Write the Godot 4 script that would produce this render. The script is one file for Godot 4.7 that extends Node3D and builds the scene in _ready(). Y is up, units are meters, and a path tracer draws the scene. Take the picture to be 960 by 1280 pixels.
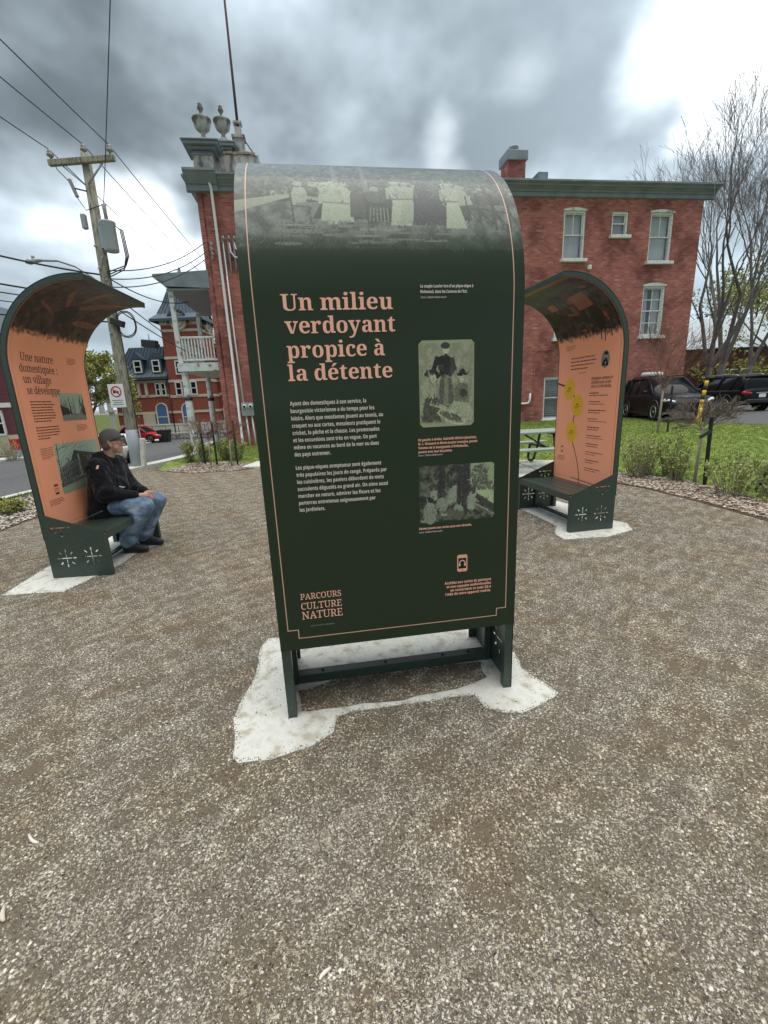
extends Node3D

var rng := RandomNumberGenerator.new()
var M := {}
var taken := {}
var noise := FastNoiseLite.new()

# shelter measures in metres (fitted to the photograph)
const SW := 1.219      # width
const SH := 2.0        # straight height of the posts
const SR := 0.741      # outer radius of the canopy
const SPHI := 1.674    # angle of the canopy arc
const SD := 0.567      # depth of the side plates
const SEAT := 0.45
const ARM := 0.65
const PB := 0.403      # lower edge of the back panel
const TH := 0.05       # depth of the post section

func _ready() -> void:
	rng.seed = 4711
	noise.seed = 7
	noise.frequency = 1.0
	noise.fractal_octaves = 4
	set_camera()
	set_sky()
	set_sun()
	make_materials()
	build_ground()
	build_brick_building()
	build_background()
	await build_shelters()
	build_person()
	build_street()
	build_cars()
	build_plants()
	build_small_things()
	build_stuff()

# ------------------------------------------------------------------ camera, sky, sun
func set_camera() -> void:
	var cam := Camera3D.new()
	cam.name = "camera"
	cam.keep_aspect = Camera3D.KEEP_HEIGHT
	cam.fov = 98.1
	cam.near = 0.05
	cam.far = 600.0
	cam.transform = Transform3D(Basis(Vector3(0.99904, -0.04242, 0.0108), Vector3(0.04377, 0.96817, -0.24643), Vector3(0.0, 0.24667, 0.9691)), Vector3(0, 1.592, 0))
	add_child(cam)
	cam.current = true

func set_sky() -> void:
	var w := 1280
	var h := 640
	var data := PackedFloat32Array()
	data.resize(w * h * 3)
	var fb := FastNoiseLite.new()
	fb.seed = 21
	fb.noise_type = FastNoiseLite.TYPE_SIMPLEX_SMOOTH
	fb.frequency = 0.62
	fb.fractal_octaves = 6
	fb.fractal_gain = 0.56
	var fc := FastNoiseLite.new()
	fc.seed = 5
	fc.frequency = 0.3
	fc.fractal_octaves = 3
	# thinner places in the cloud, read off the photograph: direction, width, strength
	var gaps := [[Vector3(0.51, 0.45, -0.74), 0.12, 1.2], [Vector3(0.60, 0.50, -0.65), 0.12, 1.1], [Vector3(0.43, 0.435, -0.79), 0.085, 0.5], [Vector3(0.125, 0.43, -0.89), 0.05, 0.32], [Vector3(0.14, 0.38, -0.91), 0.05, 0.3], [Vector3(-0.39, 0.33, -0.86), 0.075, 0.42], [Vector3(-0.42, 0.25, -0.88), 0.13, 0.14], [Vector3(0.25, 0.48, -0.84), 0.06, 0.18]]
	for g in gaps:
		g[0] = g[0].normalized()
	var sun := Vector3(0.50, 0.50, -0.74).normalized()
	for j in h:
		var el := (0.5 - (j + 0.5) / h) * PI
		for i in w:
			var k := (j * w + i) * 3
			if j > h / 2 + 8:
				data[k] = 0.20
				data[k + 1] = 0.19
				data[k + 2] = 0.18
				continue
			var az := (i + 0.5) / w * TAU
			var d := Vector3(sin(az) * cos(el), sin(el), -cos(az) * cos(el))
			var e: float = maxf(d.y, 0.0)
			var q := Vector3(d.x, 0.0, d.z) / (e + 0.30) * 1.5
			var n := fb.get_noise_3d(q.x, e * 0.6, q.z)
			var m := fc.get_noise_3d(q.x + 9.0, 2.0, q.z)
			n += 0.30 * fb.get_noise_3d(q.x * 3.7 + 4.0, 7.0, q.z * 3.7)
			var t: float = clampf(0.47 + n * 0.95 + m * 0.5, 0.0, 1.0)
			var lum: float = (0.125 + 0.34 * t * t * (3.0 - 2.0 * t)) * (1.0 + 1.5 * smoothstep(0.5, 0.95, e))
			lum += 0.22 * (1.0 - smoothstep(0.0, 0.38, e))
			var open := 0.0
			for g in gaps:
				var a: float = d.angle_to(g[0])
				if a < g[1] * 3.0:
					open += g[2] * smoothstep(0.22, 1.15, exp(-a * a / (g[1] * g[1])) + n * 0.7)
			var a2: float = d.angle_to(sun)
			lum += open + 0.20 * exp(-a2 * a2 / 0.22) + smoothstep(0.62, 1.0, t) * 0.12
			var cold: float = clampf(1.0 - open * 1.5 - 0.25 * t, 0.0, 1.0)
			data[k] = lum * (0.99 - 0.19 * cold)
			data[k + 1] = lum * (1.0 - 0.015 * cold)
			data[k + 2] = lum * (1.01 + 0.12 * cold)
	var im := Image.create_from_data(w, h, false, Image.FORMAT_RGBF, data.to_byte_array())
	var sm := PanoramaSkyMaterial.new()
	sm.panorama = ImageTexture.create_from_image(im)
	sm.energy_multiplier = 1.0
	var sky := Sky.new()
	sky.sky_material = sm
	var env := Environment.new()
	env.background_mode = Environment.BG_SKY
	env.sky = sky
	env.tonemap_mode = Environment.TONE_MAPPER_LINEAR
	env.tonemap_exposure = 1.8
	env.sdfgi_enabled = true
	env.ssao_enabled = true
	env.ssil_enabled = true
	var we := WorldEnvironment.new()
	we.name = "world"
	we.environment = env
	add_child(we)

func set_sun() -> void:
	var sun := DirectionalLight3D.new()
	sun.name = "sun"
	sun.light_energy = 0.5
	sun.light_angular_distance = 60.0
	sun.light_color = Color(1.0, 0.97, 0.92)
	sun.shadow_enabled = true
	add_child(sun)
	sun.look_at_from_position(Vector3(0.8, 10.0, 0.6), Vector3.ZERO, Vector3.BACK)

# ------------------------------------------------------------------ small helpers
func hgt(x: float, z: float) -> float:
	return 0.36 * smoothstep(9.5, 18.0, -z) * smoothstep(-3.0, 3.0, x) - 0.95 * smoothstep(7.2, 13.0, -x) - 0.45 * smoothstep(22.0, 50.0, -z) * smoothstep(6.0, 12.0, -x)

func lin(r: float, g: float, b: float) -> Color:
	return Color(r, g, b).linear_to_srgb()

func mat(key: String, c: Color, rough: float, metal := 0.0, spec := 0.5) -> StandardMaterial3D:
	var m := StandardMaterial3D.new()
	m.resource_name = key
	m.albedo_color = c
	m.roughness = rough
	m.metallic = metal
	m.metallic_specular = spec
	M[key] = m
	return m

func numbered(called: String) -> String:
	if not taken.has(called):
		taken[called] = 0
		return called
	taken[called] += 1
	return "%s_%03d" % [called, taken[called]]

func thing(called: String, label: String, category: String, at := Vector3.ZERO, turn := 0.0, group := "") -> Node3D:
	var o := Node3D.new()
	o.name = numbered(called)
	add_child(o)
	o.position = at
	o.rotation.y = turn
	o.set_meta("label", label)
	o.set_meta("category", category)
	if group:
		o.set_meta("group", group)
	return o

func inst(called: String, mesh: Mesh, m: Material, parent: Node3D, xf := Transform3D.IDENTITY) -> MeshInstance3D:
	var o := MeshInstance3D.new()
	o.name = called
	o.mesh = mesh
	o.material_override = m
	o.transform = xf
	parent.add_child(o, true)
	return o

func part(called: String, st: SurfaceTool, m: Material, parent: Node3D, xf := Transform3D.IDENTITY) -> MeshInstance3D:
	return inst(called, done(st), m, parent, xf)

func struct(called: String, st: SurfaceTool, m: Material) -> MeshInstance3D:
	var o := inst(numbered(called), done(st), m, self)
	o.set_meta("kind", "structure")
	return o

func tag(o: Node, label: String, category: String, group := "", kind := "") -> void:
	if label:
		o.set_meta("label", label)
	if category:
		o.set_meta("category", category)
	if group:
		o.set_meta("group", group)
	if kind:
		o.set_meta("kind", kind)

func new_st(smooth := false) -> SurfaceTool:
	var st := SurfaceTool.new()
	st.begin(Mesh.PRIMITIVE_TRIANGLES)
	st.set_smooth_group(0 if smooth else -1)
	return st

func done(st: SurfaceTool) -> ArrayMesh:
	st.generate_normals()
	return st.commit()

func tri(st: SurfaceTool, a: Vector3, b: Vector3, c: Vector3) -> void:
	st.add_vertex(a)
	st.add_vertex(b)
	st.add_vertex(c)

func quad(st: SurfaceTool, a: Vector3, b: Vector3, c: Vector3, d: Vector3) -> void:
	tri(st, a, b, c)
	tri(st, a, c, d)

func uvquad(st: SurfaceTool, a: Vector3, b: Vector3, c: Vector3, d: Vector3, ua: Vector2, ub: Vector2, uc: Vector2, ud: Vector2) -> void:
	var vs := [a, b, c, a, c, d]
	var us := [ua, ub, uc, ua, uc, ud]
	for i in 6:
		st.set_uv(us[i])
		st.add_vertex(vs[i])

# box with optional chamfer; front faces clockwise
func box(st: SurfaceTool, c: Vector3, s: Vector3, b := Basis.IDENTITY, bevel := 0.0) -> void:
	var h := s * 0.5
	if bevel <= 0.0:
		var p := []
		for i in 8:
			p.append(c + b * Vector3(h.x if i & 1 else -h.x, h.y if i & 2 else -h.y, h.z if i & 4 else -h.z))
		quad(st, p[4], p[6], p[7], p[5])
		quad(st, p[1], p[3], p[2], p[0])
		quad(st, p[5], p[7], p[3], p[1])
		quad(st, p[0], p[2], p[6], p[4])
		quad(st, p[6], p[2], p[3], p[7])
		quad(st, p[0], p[4], p[5], p[1])
		return
	var r: float = minf(bevel, minf(h.x, minf(h.y, h.z)) * 0.95)
	# for each corner, three points (one on each face)
	var f := {}
	for i in 8:
		var sg := Vector3(1 if i & 1 else -1, 1 if i & 2 else -1, 1 if i & 4 else -1)
		for ax in 3:
			var q := Vector3(sg.x * (h.x - r), sg.y * (h.y - r), sg.z * (h.z - r))
			q[ax] = sg[ax] * h[ax]
			f[i * 3 + ax] = c + b * q
	var face := func(i0: int, i1: int, i2: int, i3: int, ax: int) -> void:
		quad(st, f[i0 * 3 + ax], f[i1 * 3 + ax], f[i2 * 3 + ax], f[i3 * 3 + ax])
	face.call(4, 6, 7, 5, 2)
	face.call(1, 3, 2, 0, 2)
	face.call(5, 7, 3, 1, 0)
	face.call(0, 2, 6, 4, 0)
	face.call(6, 2, 3, 7, 1)
	face.call(0, 4, 5, 1, 1)
	# edges
	for ax in 3:
		var a1 := (ax + 1) % 3
		var a2 := (ax + 2) % 3
		for s1 in [0, 1]:
			for s2 in [0, 1]:
				var i0: int = (s1 << a1) | (s2 << a2)
				var i1: int = i0 | (1 << ax)
				if s1 == s2:
					quad(st, f[i0 * 3 + a1], f[i0 * 3 + a2], f[i1 * 3 + a2], f[i1 * 3 + a1])
				else:
					quad(st, f[i0 * 3 + a2], f[i0 * 3 + a1], f[i1 * 3 + a1], f[i1 * 3 + a2])
	for i in 8:
		var odd: bool = ((i & 1) + ((i >> 1) & 1) + ((i >> 2) & 1)) % 2 == 1
		if odd:
			tri(st, f[i * 3], f[i * 3 + 2], f[i * 3 + 1])
		else:
			tri(st, f[i * 3], f[i * 3 + 1], f[i * 3 + 2])

func mbox(s: Vector3, bevel := 0.0) -> ArrayMesh:
	var st := new_st()
	box(st, Vector3.ZERO, s, Basis.IDENTITY, bevel)
	return done(st)

func pbox(called: String, c: Vector3, s: Vector3, m: Material, parent: Node3D, bevel := 0.0, b := Basis.IDENTITY) -> MeshInstance3D:
	var st := new_st()
	box(st, c, s, b, bevel)
	return part(called, st, m, parent)

func tube(st: SurfaceTool, pts: Array, radii: Array, sides := 8, cap := true) -> void:
	var n := pts.size()
	var rings := []
	var up := Vector3.UP
	for i in n:
		var t: Vector3 = (pts[mini(i + 1, n - 1)] - pts[maxi(i - 1, 0)]).normalized()
		if i == 0:
			up = Vector3.UP if absf(t.y) < 0.9 else Vector3.RIGHT
		var side := t.cross(up).normalized()
		up = side.cross(t).normalized()
		var ring := []
		var r: float = radii[mini(i, radii.size() - 1)]
		for k in sides:
			var a := TAU * k / sides
			ring.append(pts[i] + (side * cos(a) + up * sin(a)) * r)
		rings.append(ring)
	for i in n - 1:
		for k in sides:
			var k2 := (k + 1) % sides
			quad(st, rings[i][k], rings[i][k2], rings[i + 1][k2], rings[i + 1][k])
	if cap:
		for k in range(1, sides - 1):
			tri(st, rings[0][0], rings[0][k + 1], rings[0][k])
			tri(st, rings[n - 1][0], rings[n - 1][k], rings[n - 1][k + 1])

func ptube(called: String, pts: Array, radii: Array, m: Material, parent: Node3D, sides := 8) -> MeshInstance3D:
	var st := new_st(true)
	tube(st, pts, radii, sides)
	return part(called, st, m, parent)

func lathe(st: SurfaceTool, prof: Array, seg: int, at := Vector3.ZERO, b := Basis.IDENTITY) -> void:
	for i in prof.size() - 1:
		for k in seg:
			var a := TAU * k / seg
			var a2 := TAU * (k + 1) / seg
			var p: Vector2 = prof[i]
			var q: Vector2 = prof[i + 1]
			var v0 := at + b * Vector3(cos(a) * p.x, p.y, sin(a) * p.x)
			var v1 := at + b * Vector3(cos(a2) * p.x, p.y, sin(a2) * p.x)
			var v2 := at + b * Vector3(cos(a2) * q.x, q.y, sin(a2) * q.x)
			var v3 := at + b * Vector3(cos(a) * q.x, q.y, sin(a) * q.x)
			if p.x > 0.0:
				tri(st, v0, v2, v1)
			if q.x > 0.0:
				tri(st, v0, v3, v2)

# polygon in x,y extruded from z=0 to z=depth, then placed
func prism(st: SurfaceTool, poly: PackedVector2Array, depth: float, xf := Transform3D.IDENTITY) -> void:
	if Geometry2D.is_polygon_clockwise(poly):
		poly.reverse()
	var idx := Geometry2D.triangulate_polygon(poly)
	for i in range(0, idx.size(), 3):
		var a := poly[idx[i]]
		var b := poly[idx[i + 1]]
		var c := poly[idx[i + 2]]
		if (b - a).cross(c - a) > 0.0:
			var tmp := b
			b = c
			c = tmp
		tri(st, xf * Vector3(a.x, a.y, depth), xf * Vector3(b.x, b.y, depth), xf * Vector3(c.x, c.y, depth))
		tri(st, xf * Vector3(a.x, a.y, 0), xf * Vector3(c.x, c.y, 0), xf * Vector3(b.x, b.y, 0))
	for i in poly.size():
		var a := poly[i]
		var b := poly[(i + 1) % poly.size()]
		quad(st, xf * Vector3(a.x, a.y, 0), xf * Vector3(a.x, a.y, depth), xf * Vector3(b.x, b.y, depth), xf * Vector3(b.x, b.y, 0))

# polygon on the ground (x,z) laid over the terrain
func drape(st: SurfaceTool, poly: PackedVector2Array, lift: float, cell: float, tint = null) -> void:
	var lo := poly[0]
	var hi := poly[0]
	for p in poly:
		lo = lo.min(p)
		hi = hi.max(p)
	var ix := int(floor(lo.x / cell))
	while ix * cell < hi.x:
		var iz := int(floor(lo.y / cell))
		while iz * cell < hi.y:
			var x0 := ix * cell
			var z0 := iz * cell
			var sq := PackedVector2Array([Vector2(x0, z0), Vector2(x0 + cell, z0), Vector2(x0 + cell, z0 + cell), Vector2(x0, z0 + cell)])
			for piece in Geometry2D.intersect_polygons(sq, poly):
				var idx := Geometry2D.triangulate_polygon(piece)
				for i in range(0, idx.size(), 3):
					var t := [piece[idx[i]], piece[idx[i + 1]], piece[idx[i + 2]]]
					if (t[1] - t[0]).cross(t[2] - t[0]) < 0.0:
						t = [t[0], t[2], t[1]]
					for q in t:
						if tint != null:
							st.set_color(tint.call(q))
						st.add_vertex(Vector3(q.x, hgt(q.x, q.y) + lift, q.y))
			iz += 1
		ix += 1

func rough_edge(poly: Array, amount: float, step: float, seed_at := 0.0) -> PackedVector2Array:
	var out := PackedVector2Array()
	for i in poly.size():
		var a: Vector2 = poly[i]
		var b: Vector2 = poly[(i + 1) % poly.size()]
		var n: int = maxi(1, int(a.distance_to(b) / step))
		for k in n:
			var p: Vector2 = a.lerp(b, float(k) / n)
			var d := Vector2(noise.get_noise_3d(p.x * 2.1, p.y * 2.1, seed_at), noise.get_noise_3d(p.x * 2.1, p.y * 2.1, seed_at + 50.0))
			d += 0.5 * Vector2(noise.get_noise_3d(p.x * 7.0, p.y * 7.0, seed_at), noise.get_noise_3d(p.x * 7.0, p.y * 7.0, seed_at + 50.0))
			out.append(p + d * amount)
	return out

func v2(a: Array) -> PackedVector2Array:
	var o := PackedVector2Array()
	for p in a:
		o.append(Vector2(p[0], p[1]))
	return o

func v2a(a: Array) -> Array:
	var o := []
	for p in a:
		o.append(Vector2(p[0], p[1]))
	return o

# ------------------------------------------------------------------ textures
func speckle(size: int, base: Color, spread: float, stones: int, tones: Array, rmin: float, rmax: float, sd: int, clump := 0.0) -> Array:
	var r := RandomNumberGenerator.new()
	r.seed = sd
	var c := PackedByteArray()
	c.resize(size * size * 3)
	var hmap := PackedByteArray()
	hmap.resize(size * size)
	for i in size * size:
		var g := r.randf_range(-spread, spread)
		c[i * 3] = int(clampf(base.r + g, 0, 1) * 255.0)
		c[i * 3 + 1] = int(clampf(base.g + g, 0, 1) * 255.0)
		c[i * 3 + 2] = int(clampf(base.b + g, 0, 1) * 255.0)
		hmap[i] = 40 + int(absf(g) / spread * 30.0)
	var waves := []
	for k in 30:
		var kx := r.randi_range(-13, 13)
		var ky := r.randi_range(-13, 13)
		waves.append(Vector3(kx, ky, r.randf() * TAU))
	for s in stones:
		var rad: float = rmin + (rmax - rmin) * pow(r.randf(), 2.2)
		var cx := r.randi() % size
		var cy := r.randi() % size
		var el := r.randf_range(0.55, 1.0)
		var an := r.randf() * PI
		var ca := cos(an)
		var sa := sin(an)
		var t: Color = tones[r.randi() % tones.size()]
		var dv := r.randf_range(-0.05, 0.05)
		if clump > 0.0:
			# paler stones gather in drifts, fines lie between them
			var f := 0.0
			for q in waves:
				f += cos((q.x * cx + q.y * cy) * TAU / size + q.z)
			f *= 0.26
			if r.randf() > 0.74 + f * clump:
				continue
			dv += f * 0.035
		var n := int(ceil(rad))
		for dy in range(-n, n + 1):
			for dx in range(-n, n + 1):
				var u := (dx * ca + dy * sa) / rad
				var v := (-dx * sa + dy * ca) / (rad * el)
				var q := u * u + v * v
				if q > 1.0:
					continue
				var k := posmod(cy + dy, size) * size + posmod(cx + dx, size)
				c[k * 3] = int(clampf(t.r + dv, 0, 1) * 255.0)
				c[k * 3 + 1] = int(clampf(t.g + dv, 0, 1) * 255.0)
				c[k * 3 + 2] = int(clampf(t.b + dv, 0, 1) * 255.0)
				hmap[k] = 90 + int((1.0 - q) * 160.0)
	var a := ImageTexture.create_from_image(Image.create_from_data(size, size, false, Image.FORMAT_RGB8, c))
	var b := ImageTexture.create_from_image(Image.create_from_data(size, size, false, Image.FORMAT_L8, hmap))
	return [a, b]

func ramp_noise(freq: float, cols: Array, offs: Array, sd: int, size := 512, octaves := 5) -> NoiseTexture2D:
	var t := NoiseTexture2D.new()
	var n := FastNoiseLite.new()
	n.seed = sd
	n.frequency = freq
	n.fractal_octaves = octaves
	t.noise = n
	t.width = size
	t.height = size
	t.seamless = true
	var g := Gradient.new()
	g.colors = PackedColorArray(cols)
	g.offsets = PackedFloat32Array(offs)
	t.color_ramp = g
	return t

func tri_tex(m: StandardMaterial3D, tex: Texture2D, size: Vector3, world := false) -> void:
	m.albedo_texture = tex
	m.uv1_triplanar = true
	m.uv1_world_triplanar = world
	m.uv1_triplanar_sharpness = 8.0
	m.uv1_scale = Vector3(1.0 / size.x, 1.0 / size.y, 1.0 / size.z)

func brick_texture() -> Array:
	var w := 704
	var h := 720
	var im := Image.create(w, h, false, Image.FORMAT_RGB8)
	var hm := Image.create(w, h, false, Image.FORMAT_L8)
	var r := RandomNumberGenerator.new()
	r.seed = 99
	im.fill(Color(0.66, 0.52, 0.48))
	hm.fill(Color(0.35, 0.35, 0.35))
	var bw := 88
	var bh := 30
	for j in 24:
		for i in 8:
			var off := 44 if j % 2 else 0
			var n := r.randf()
			var c := Color(0.665, 0.40, 0.365)
			if n < 0.22:
				c = Color(0.60, 0.355, 0.325)
			elif n > 0.82:
				c = Color(0.72, 0.475, 0.43)
			if r.randf() < 0.018:
				c = Color(0.75, 0.58, 0.52)
			c = c.lightened(r.randf() * 0.06)
			for part_x in [0, -w]:
				var rc := Rect2i(i * bw + off + part_x + 3, j * bh + 3, bw - 5, bh - 5)
				im.fill_rect(rc.intersection(Rect2i(0, 0, w, h)), c)
				hm.fill_rect(rc.intersection(Rect2i(0, 0, w, h)), Color(0.9, 0.9, 0.9))
	for k in 26000:
		var x := r.randi() % w
		var y := r.randi() % h
		var p := im.get_pixel(x, y)
		im.fill_rect(Rect2i(x, y, r.randi_range(1, 4), r.randi_range(1, 2)), p.lightened(0.12) if r.randf() < 0.5 else p.darkened(0.16))
	return [ImageTexture.create_from_image(im), ImageTexture.create_from_image(hm)]

func make_materials() -> void:
	var g := speckle(1536, Color(0.41, 0.37, 0.32), 0.10, 120000, [Color(0.74, 0.70, 0.63), Color(0.62, 0.575, 0.51), Color(0.55, 0.51, 0.455), Color(0.44, 0.405, 0.36), Color(0.35, 0.325, 0.295), Color(0.66, 0.61, 0.53), Color(0.84, 0.82, 0.77), Color(0.50, 0.455, 0.40), Color(0.58, 0.54, 0.48)], 1.4, 5.0, 3, 0.30)
	var m := mat("gravel", Color(1, 1, 1), 0.95, 0.0, 0.25)
	tri_tex(m, g[0], Vector3(1.9, 1.9, 1.9), true)
	m.vertex_color_use_as_albedo = true
	m.heightmap_enabled = true
	m.heightmap_texture = g[1]
	m.heightmap_scale = 0.6
	g = speckle(512, Color(0.82, 0.81, 0.78), 0.03, 1500, [Color(0.70, 0.69, 0.66), Color(0.86, 0.85, 0.82), Color(0.83, 0.82, 0.79)], 0.8, 2.2, 8)
	m = mat("concrete", Color(1, 1, 1), 0.9, 0.0, 0.3)
	tri_tex(m, g[0], Vector3(0.9, 0.9, 0.9), true)
	m.heightmap_enabled = true
	m.heightmap_texture = g[1]
	m.heightmap_scale = 0.08
	m.detail_enabled = true
	m.detail_blend_mode = BaseMaterial3D.BLEND_MODE_MUL
	m.detail_uv_layer = BaseMaterial3D.DETAIL_UV_1
	m.detail_albedo = ramp_noise(0.012, [Color(0.84, 0.81, 0.77), Color(0.95, 0.945, 0.93), Color(1, 1, 1), Color(0.96, 0.96, 0.955)], [0.15, 0.32, 0.55, 0.85], 12)
	g = speckle(512, Color(0.36, 0.36, 0.365), 0.04, 9000, [Color(0.44, 0.44, 0.44), Color(0.30, 0.30, 0.31), Color(0.5, 0.49, 0.48)], 1.0, 2.6, 17)
	m = mat("asphalt", Color(1, 1, 1), 0.9, 0.0, 0.3)
	tri_tex(m, g[0], Vector3(2.2, 2.2, 2.2), true)
	m.vertex_color_use_as_albedo = true
	m = mat("soil", Color(1, 1, 1), 0.95, 0.0, 0.2)
	tri_tex(m, ramp_noise(0.03, [Color(0.24, 0.19, 0.155), Color(0.40, 0.33, 0.28), Color(0.29, 0.235, 0.20), Color(0.45, 0.39, 0.33)], [0.2, 0.45, 0.6, 0.85], 31), Vector3(1.3, 1.3, 1.3), true)
	m = mat("lawn", Color(1, 1, 1), 0.95, 0.0, 0.15)
	tri_tex(m, ramp_noise(0.02, [Color(0.40, 0.46, 0.23), Color(0.47, 0.54, 0.28), Color(0.52, 0.56, 0.33)], [0.25, 0.5, 0.78], 41), Vector3(3.1, 3.1, 3.1), true)
	m = mat("field", Color(1, 1, 1), 0.95, 0.0, 0.15)
	tri_tex(m, ramp_noise(0.012, [Color(0.26, 0.32, 0.15), Color(0.36, 0.40, 0.22), Color(0.40, 0.40, 0.27)], [0.25, 0.5, 0.78], 42), Vector3(9, 9, 9), true)
	m = mat("blade", Color(1, 1, 1), 0.8, 0.0, 0.25)
	m.vertex_color_use_as_albedo = true
	m.backlight_enabled = true
	m.backlight = Color(0.3, 0.35, 0.12)
	m.cull_mode = BaseMaterial3D.CULL_DISABLED
	m = mat("chip", Color(1, 1, 1), 0.9, 0.0, 0.25)
	m.vertex_color_use_as_albedo = true
	# painted metal and print of the shelters
	var orange_peel := ramp_noise(0.09, [Color(0.45, 0.45, 0.45), Color(0.55, 0.55, 0.55)], [0.3, 0.7], 88, 256, 2)
	m = mat("green_metal", lin(0.031, 0.052, 0.040), 0.36)
	m.heightmap_enabled = true
	m.heightmap_texture = orange_peel
	m.heightmap_scale = 0.01
	m.uv1_triplanar = true
	m.uv1_scale = Vector3(14, 14, 14)
	m.detail_enabled = true
	m.detail_blend_mode = BaseMaterial3D.BLEND_MODE_MIX
	m.detail_uv_layer = BaseMaterial3D.DETAIL_UV_2
	m.uv2_triplanar = true
	m.uv2_scale = Vector3(1.7, 1.7, 1.7)
	m.detail_albedo = ramp_noise(0.03, [Color(0.42, 0.42, 0.38, 0.16), Color(0.4, 0.4, 0.36, 0.03), Color(0.4, 0.4, 0.36, 0.0), Color(0.5, 0.48, 0.42, 0.12)], [0.22, 0.4, 0.66, 0.86], 89)
	mat("salmon_ink", lin(0.93, 0.47, 0.34), 0.45)
	mat("dark_ink", lin(0.05, 0.03, 0.028), 0.5)
	mat("pale_ink", lin(0.72, 0.62, 0.55), 0.45)
	mat("grey_ink", lin(0.2, 0.22, 0.2), 0.5)
	# building
	var bt := brick_texture()
	m = mat("brick", Color(1.0, 1.0, 1.0), 0.92, 0.0, 0.25)
	tri_tex(m, bt[0], Vector3(1.76, 1.8, 1.76))
	m.heightmap_enabled = true
	m.heightmap_texture = bt[1]
	m.heightmap_scale = 0.6
	m.detail_enabled = true
	m.detail_blend_mode = BaseMaterial3D.BLEND_MODE_MUL
	m.detail_uv_layer = BaseMaterial3D.DETAIL_UV_2
	m.uv2_triplanar = true
	m.uv2_scale = Vector3(0.11, 0.11, 0.11)
	m.detail_albedo = ramp_noise(0.012, [Color(0.80, 0.77, 0.77), Color(0.97, 0.95, 0.95), Color(1, 0.97, 0.96)], [0.2, 0.5, 0.8], 51)
	m = mat("old_stone", Color(1, 1, 1), 0.9, 0.0, 0.3)
	tri_tex(m, ramp_noise(0.007, [Color(0.42, 0.40, 0.38), Color(0.62, 0.61, 0.60), Color(0.74, 0.73, 0.72), Color(0.60, 0.53, 0.49)], [0.2, 0.42, 0.7, 0.9], 61), Vector3(1.8, 2.6, 1.8))
	m = mat("rust_stone", Color(1, 1, 1), 0.9, 0.0, 0.3)
	tri_tex(m, ramp_noise(0.03, [Color(0.42, 0.36, 0.33), Color(0.70, 0.66, 0.62), Color(0.52, 0.40, 0.33)], [0.25, 0.55, 0.8], 63), Vector3(0.8, 0.8, 0.8))
	m = mat("cornice_paint", Color(1, 1, 1), 0.6, 0.0, 0.4)
	tri_tex(m, ramp_noise(0.006, [Color(0.45, 0.475, 0.50), Color(0.50, 0.525, 0.55), Color(0.54, 0.56, 0.58)], [0.2, 0.5, 0.8], 65), Vector3(3, 3, 3))
	m = mat("white_paint", Color(1, 1, 1), 0.65, 0.0, 0.4)
	tri_tex(m, ramp_noise(0.03, [Color(0.62, 0.61, 0.58), Color(0.84, 0.84, 0.82), Color(0.90, 0.90, 0.89)], [0.16, 0.36, 0.8], 67), Vector3(1.1, 1.6, 1.1))
	m = mat("peeling_paint", Color(1, 1, 1), 0.8, 0.0, 0.3)
	tri_tex(m, ramp_noise(0.008, [Color(0.50, 0.48, 0.45), Color(0.70, 0.70, 0.68), Color(0.80, 0.81, 0.80), Color(0.86, 0.87, 0.86)], [0.16, 0.26, 0.36, 0.8], 68), Vector3(1.6, 1.6, 1.6))
	mat("rusty_iron", lin(0.085, 0.05, 0.045), 0.8)
	mat("pvc", lin(0.72, 0.73, 0.72), 0.4)
	mat("grey_pipe", lin(0.32, 0.34, 0.36), 0.45)
	mat("plaster", lin(0.5, 0.47, 0.42), 0.9)
	mat("curtain", lin(0.42, 0.43, 0.45), 0.9)
	mat("blind", lin(0.30, 0.31, 0.33), 0.8)
	m = mat("glass", Color(0.75, 0.82, 0.86, 0.12), 0.03)
	m.transparency = BaseMaterial3D.TRANSPARENCY_ALPHA
	mat("dark_glass", lin(0.012, 0.014, 0.016), 0.06, 0.0, 0.3)
	mat("blue_reflection_glass", lin(0.10, 0.17, 0.33), 0.15)  # blue reflection of the arched windows put into the pane colour
	m = mat("slate_metal", lin(0.055, 0.075, 0.10), 0.5, 0.25)
	mat("far_brick", lin(0.34, 0.105, 0.075), 0.9, 0.0, 0.2)
	tri_tex(M.far_brick, ramp_noise(0.05, [Color(0.86, 0.84, 0.84), Color(1, 1, 1)], [0.3, 0.7], 71), Vector3(4, 4, 4))
	mat("cream_stone", lin(0.58, 0.50, 0.40), 0.85)
	mat("maroon", lin(0.13, 0.035, 0.045), 0.8)
	mat("beige", lin(0.50, 0.44, 0.34), 0.85)
	m = mat("barn_roof", lin(0.40, 0.43, 0.45), 0.45, 0.3)
	mat("barn_wall", lin(0.13, 0.045, 0.04), 0.85)
	# street
	m = mat("pole_wood", Color(1, 1, 1), 0.9, 0.0, 0.2)
	tri_tex(m, ramp_noise(0.03, [Color(0.42, 0.41, 0.36), Color(0.60, 0.58, 0.52), Color(0.66, 0.64, 0.58)], [0.2, 0.5, 0.85], 73), Vector3(0.9, 6.0, 0.9))
	mat("galvanised", lin(0.36, 0.39, 0.41), 0.45, 0.5)
	mat("transformer_paint", lin(0.38, 0.42, 0.45), 0.5)
	mat("wire", lin(0.025, 0.025, 0.028), 0.6)
	mat("porcelain", lin(0.30, 0.27, 0.25), 0.3)
	mat("black_plastic", lin(0.014, 0.014, 0.015), 0.5)
	mat("rubber", lin(0.018, 0.018, 0.018), 0.85)
	mat("sign_white", lin(0.75, 0.75, 0.74), 0.5)
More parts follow.
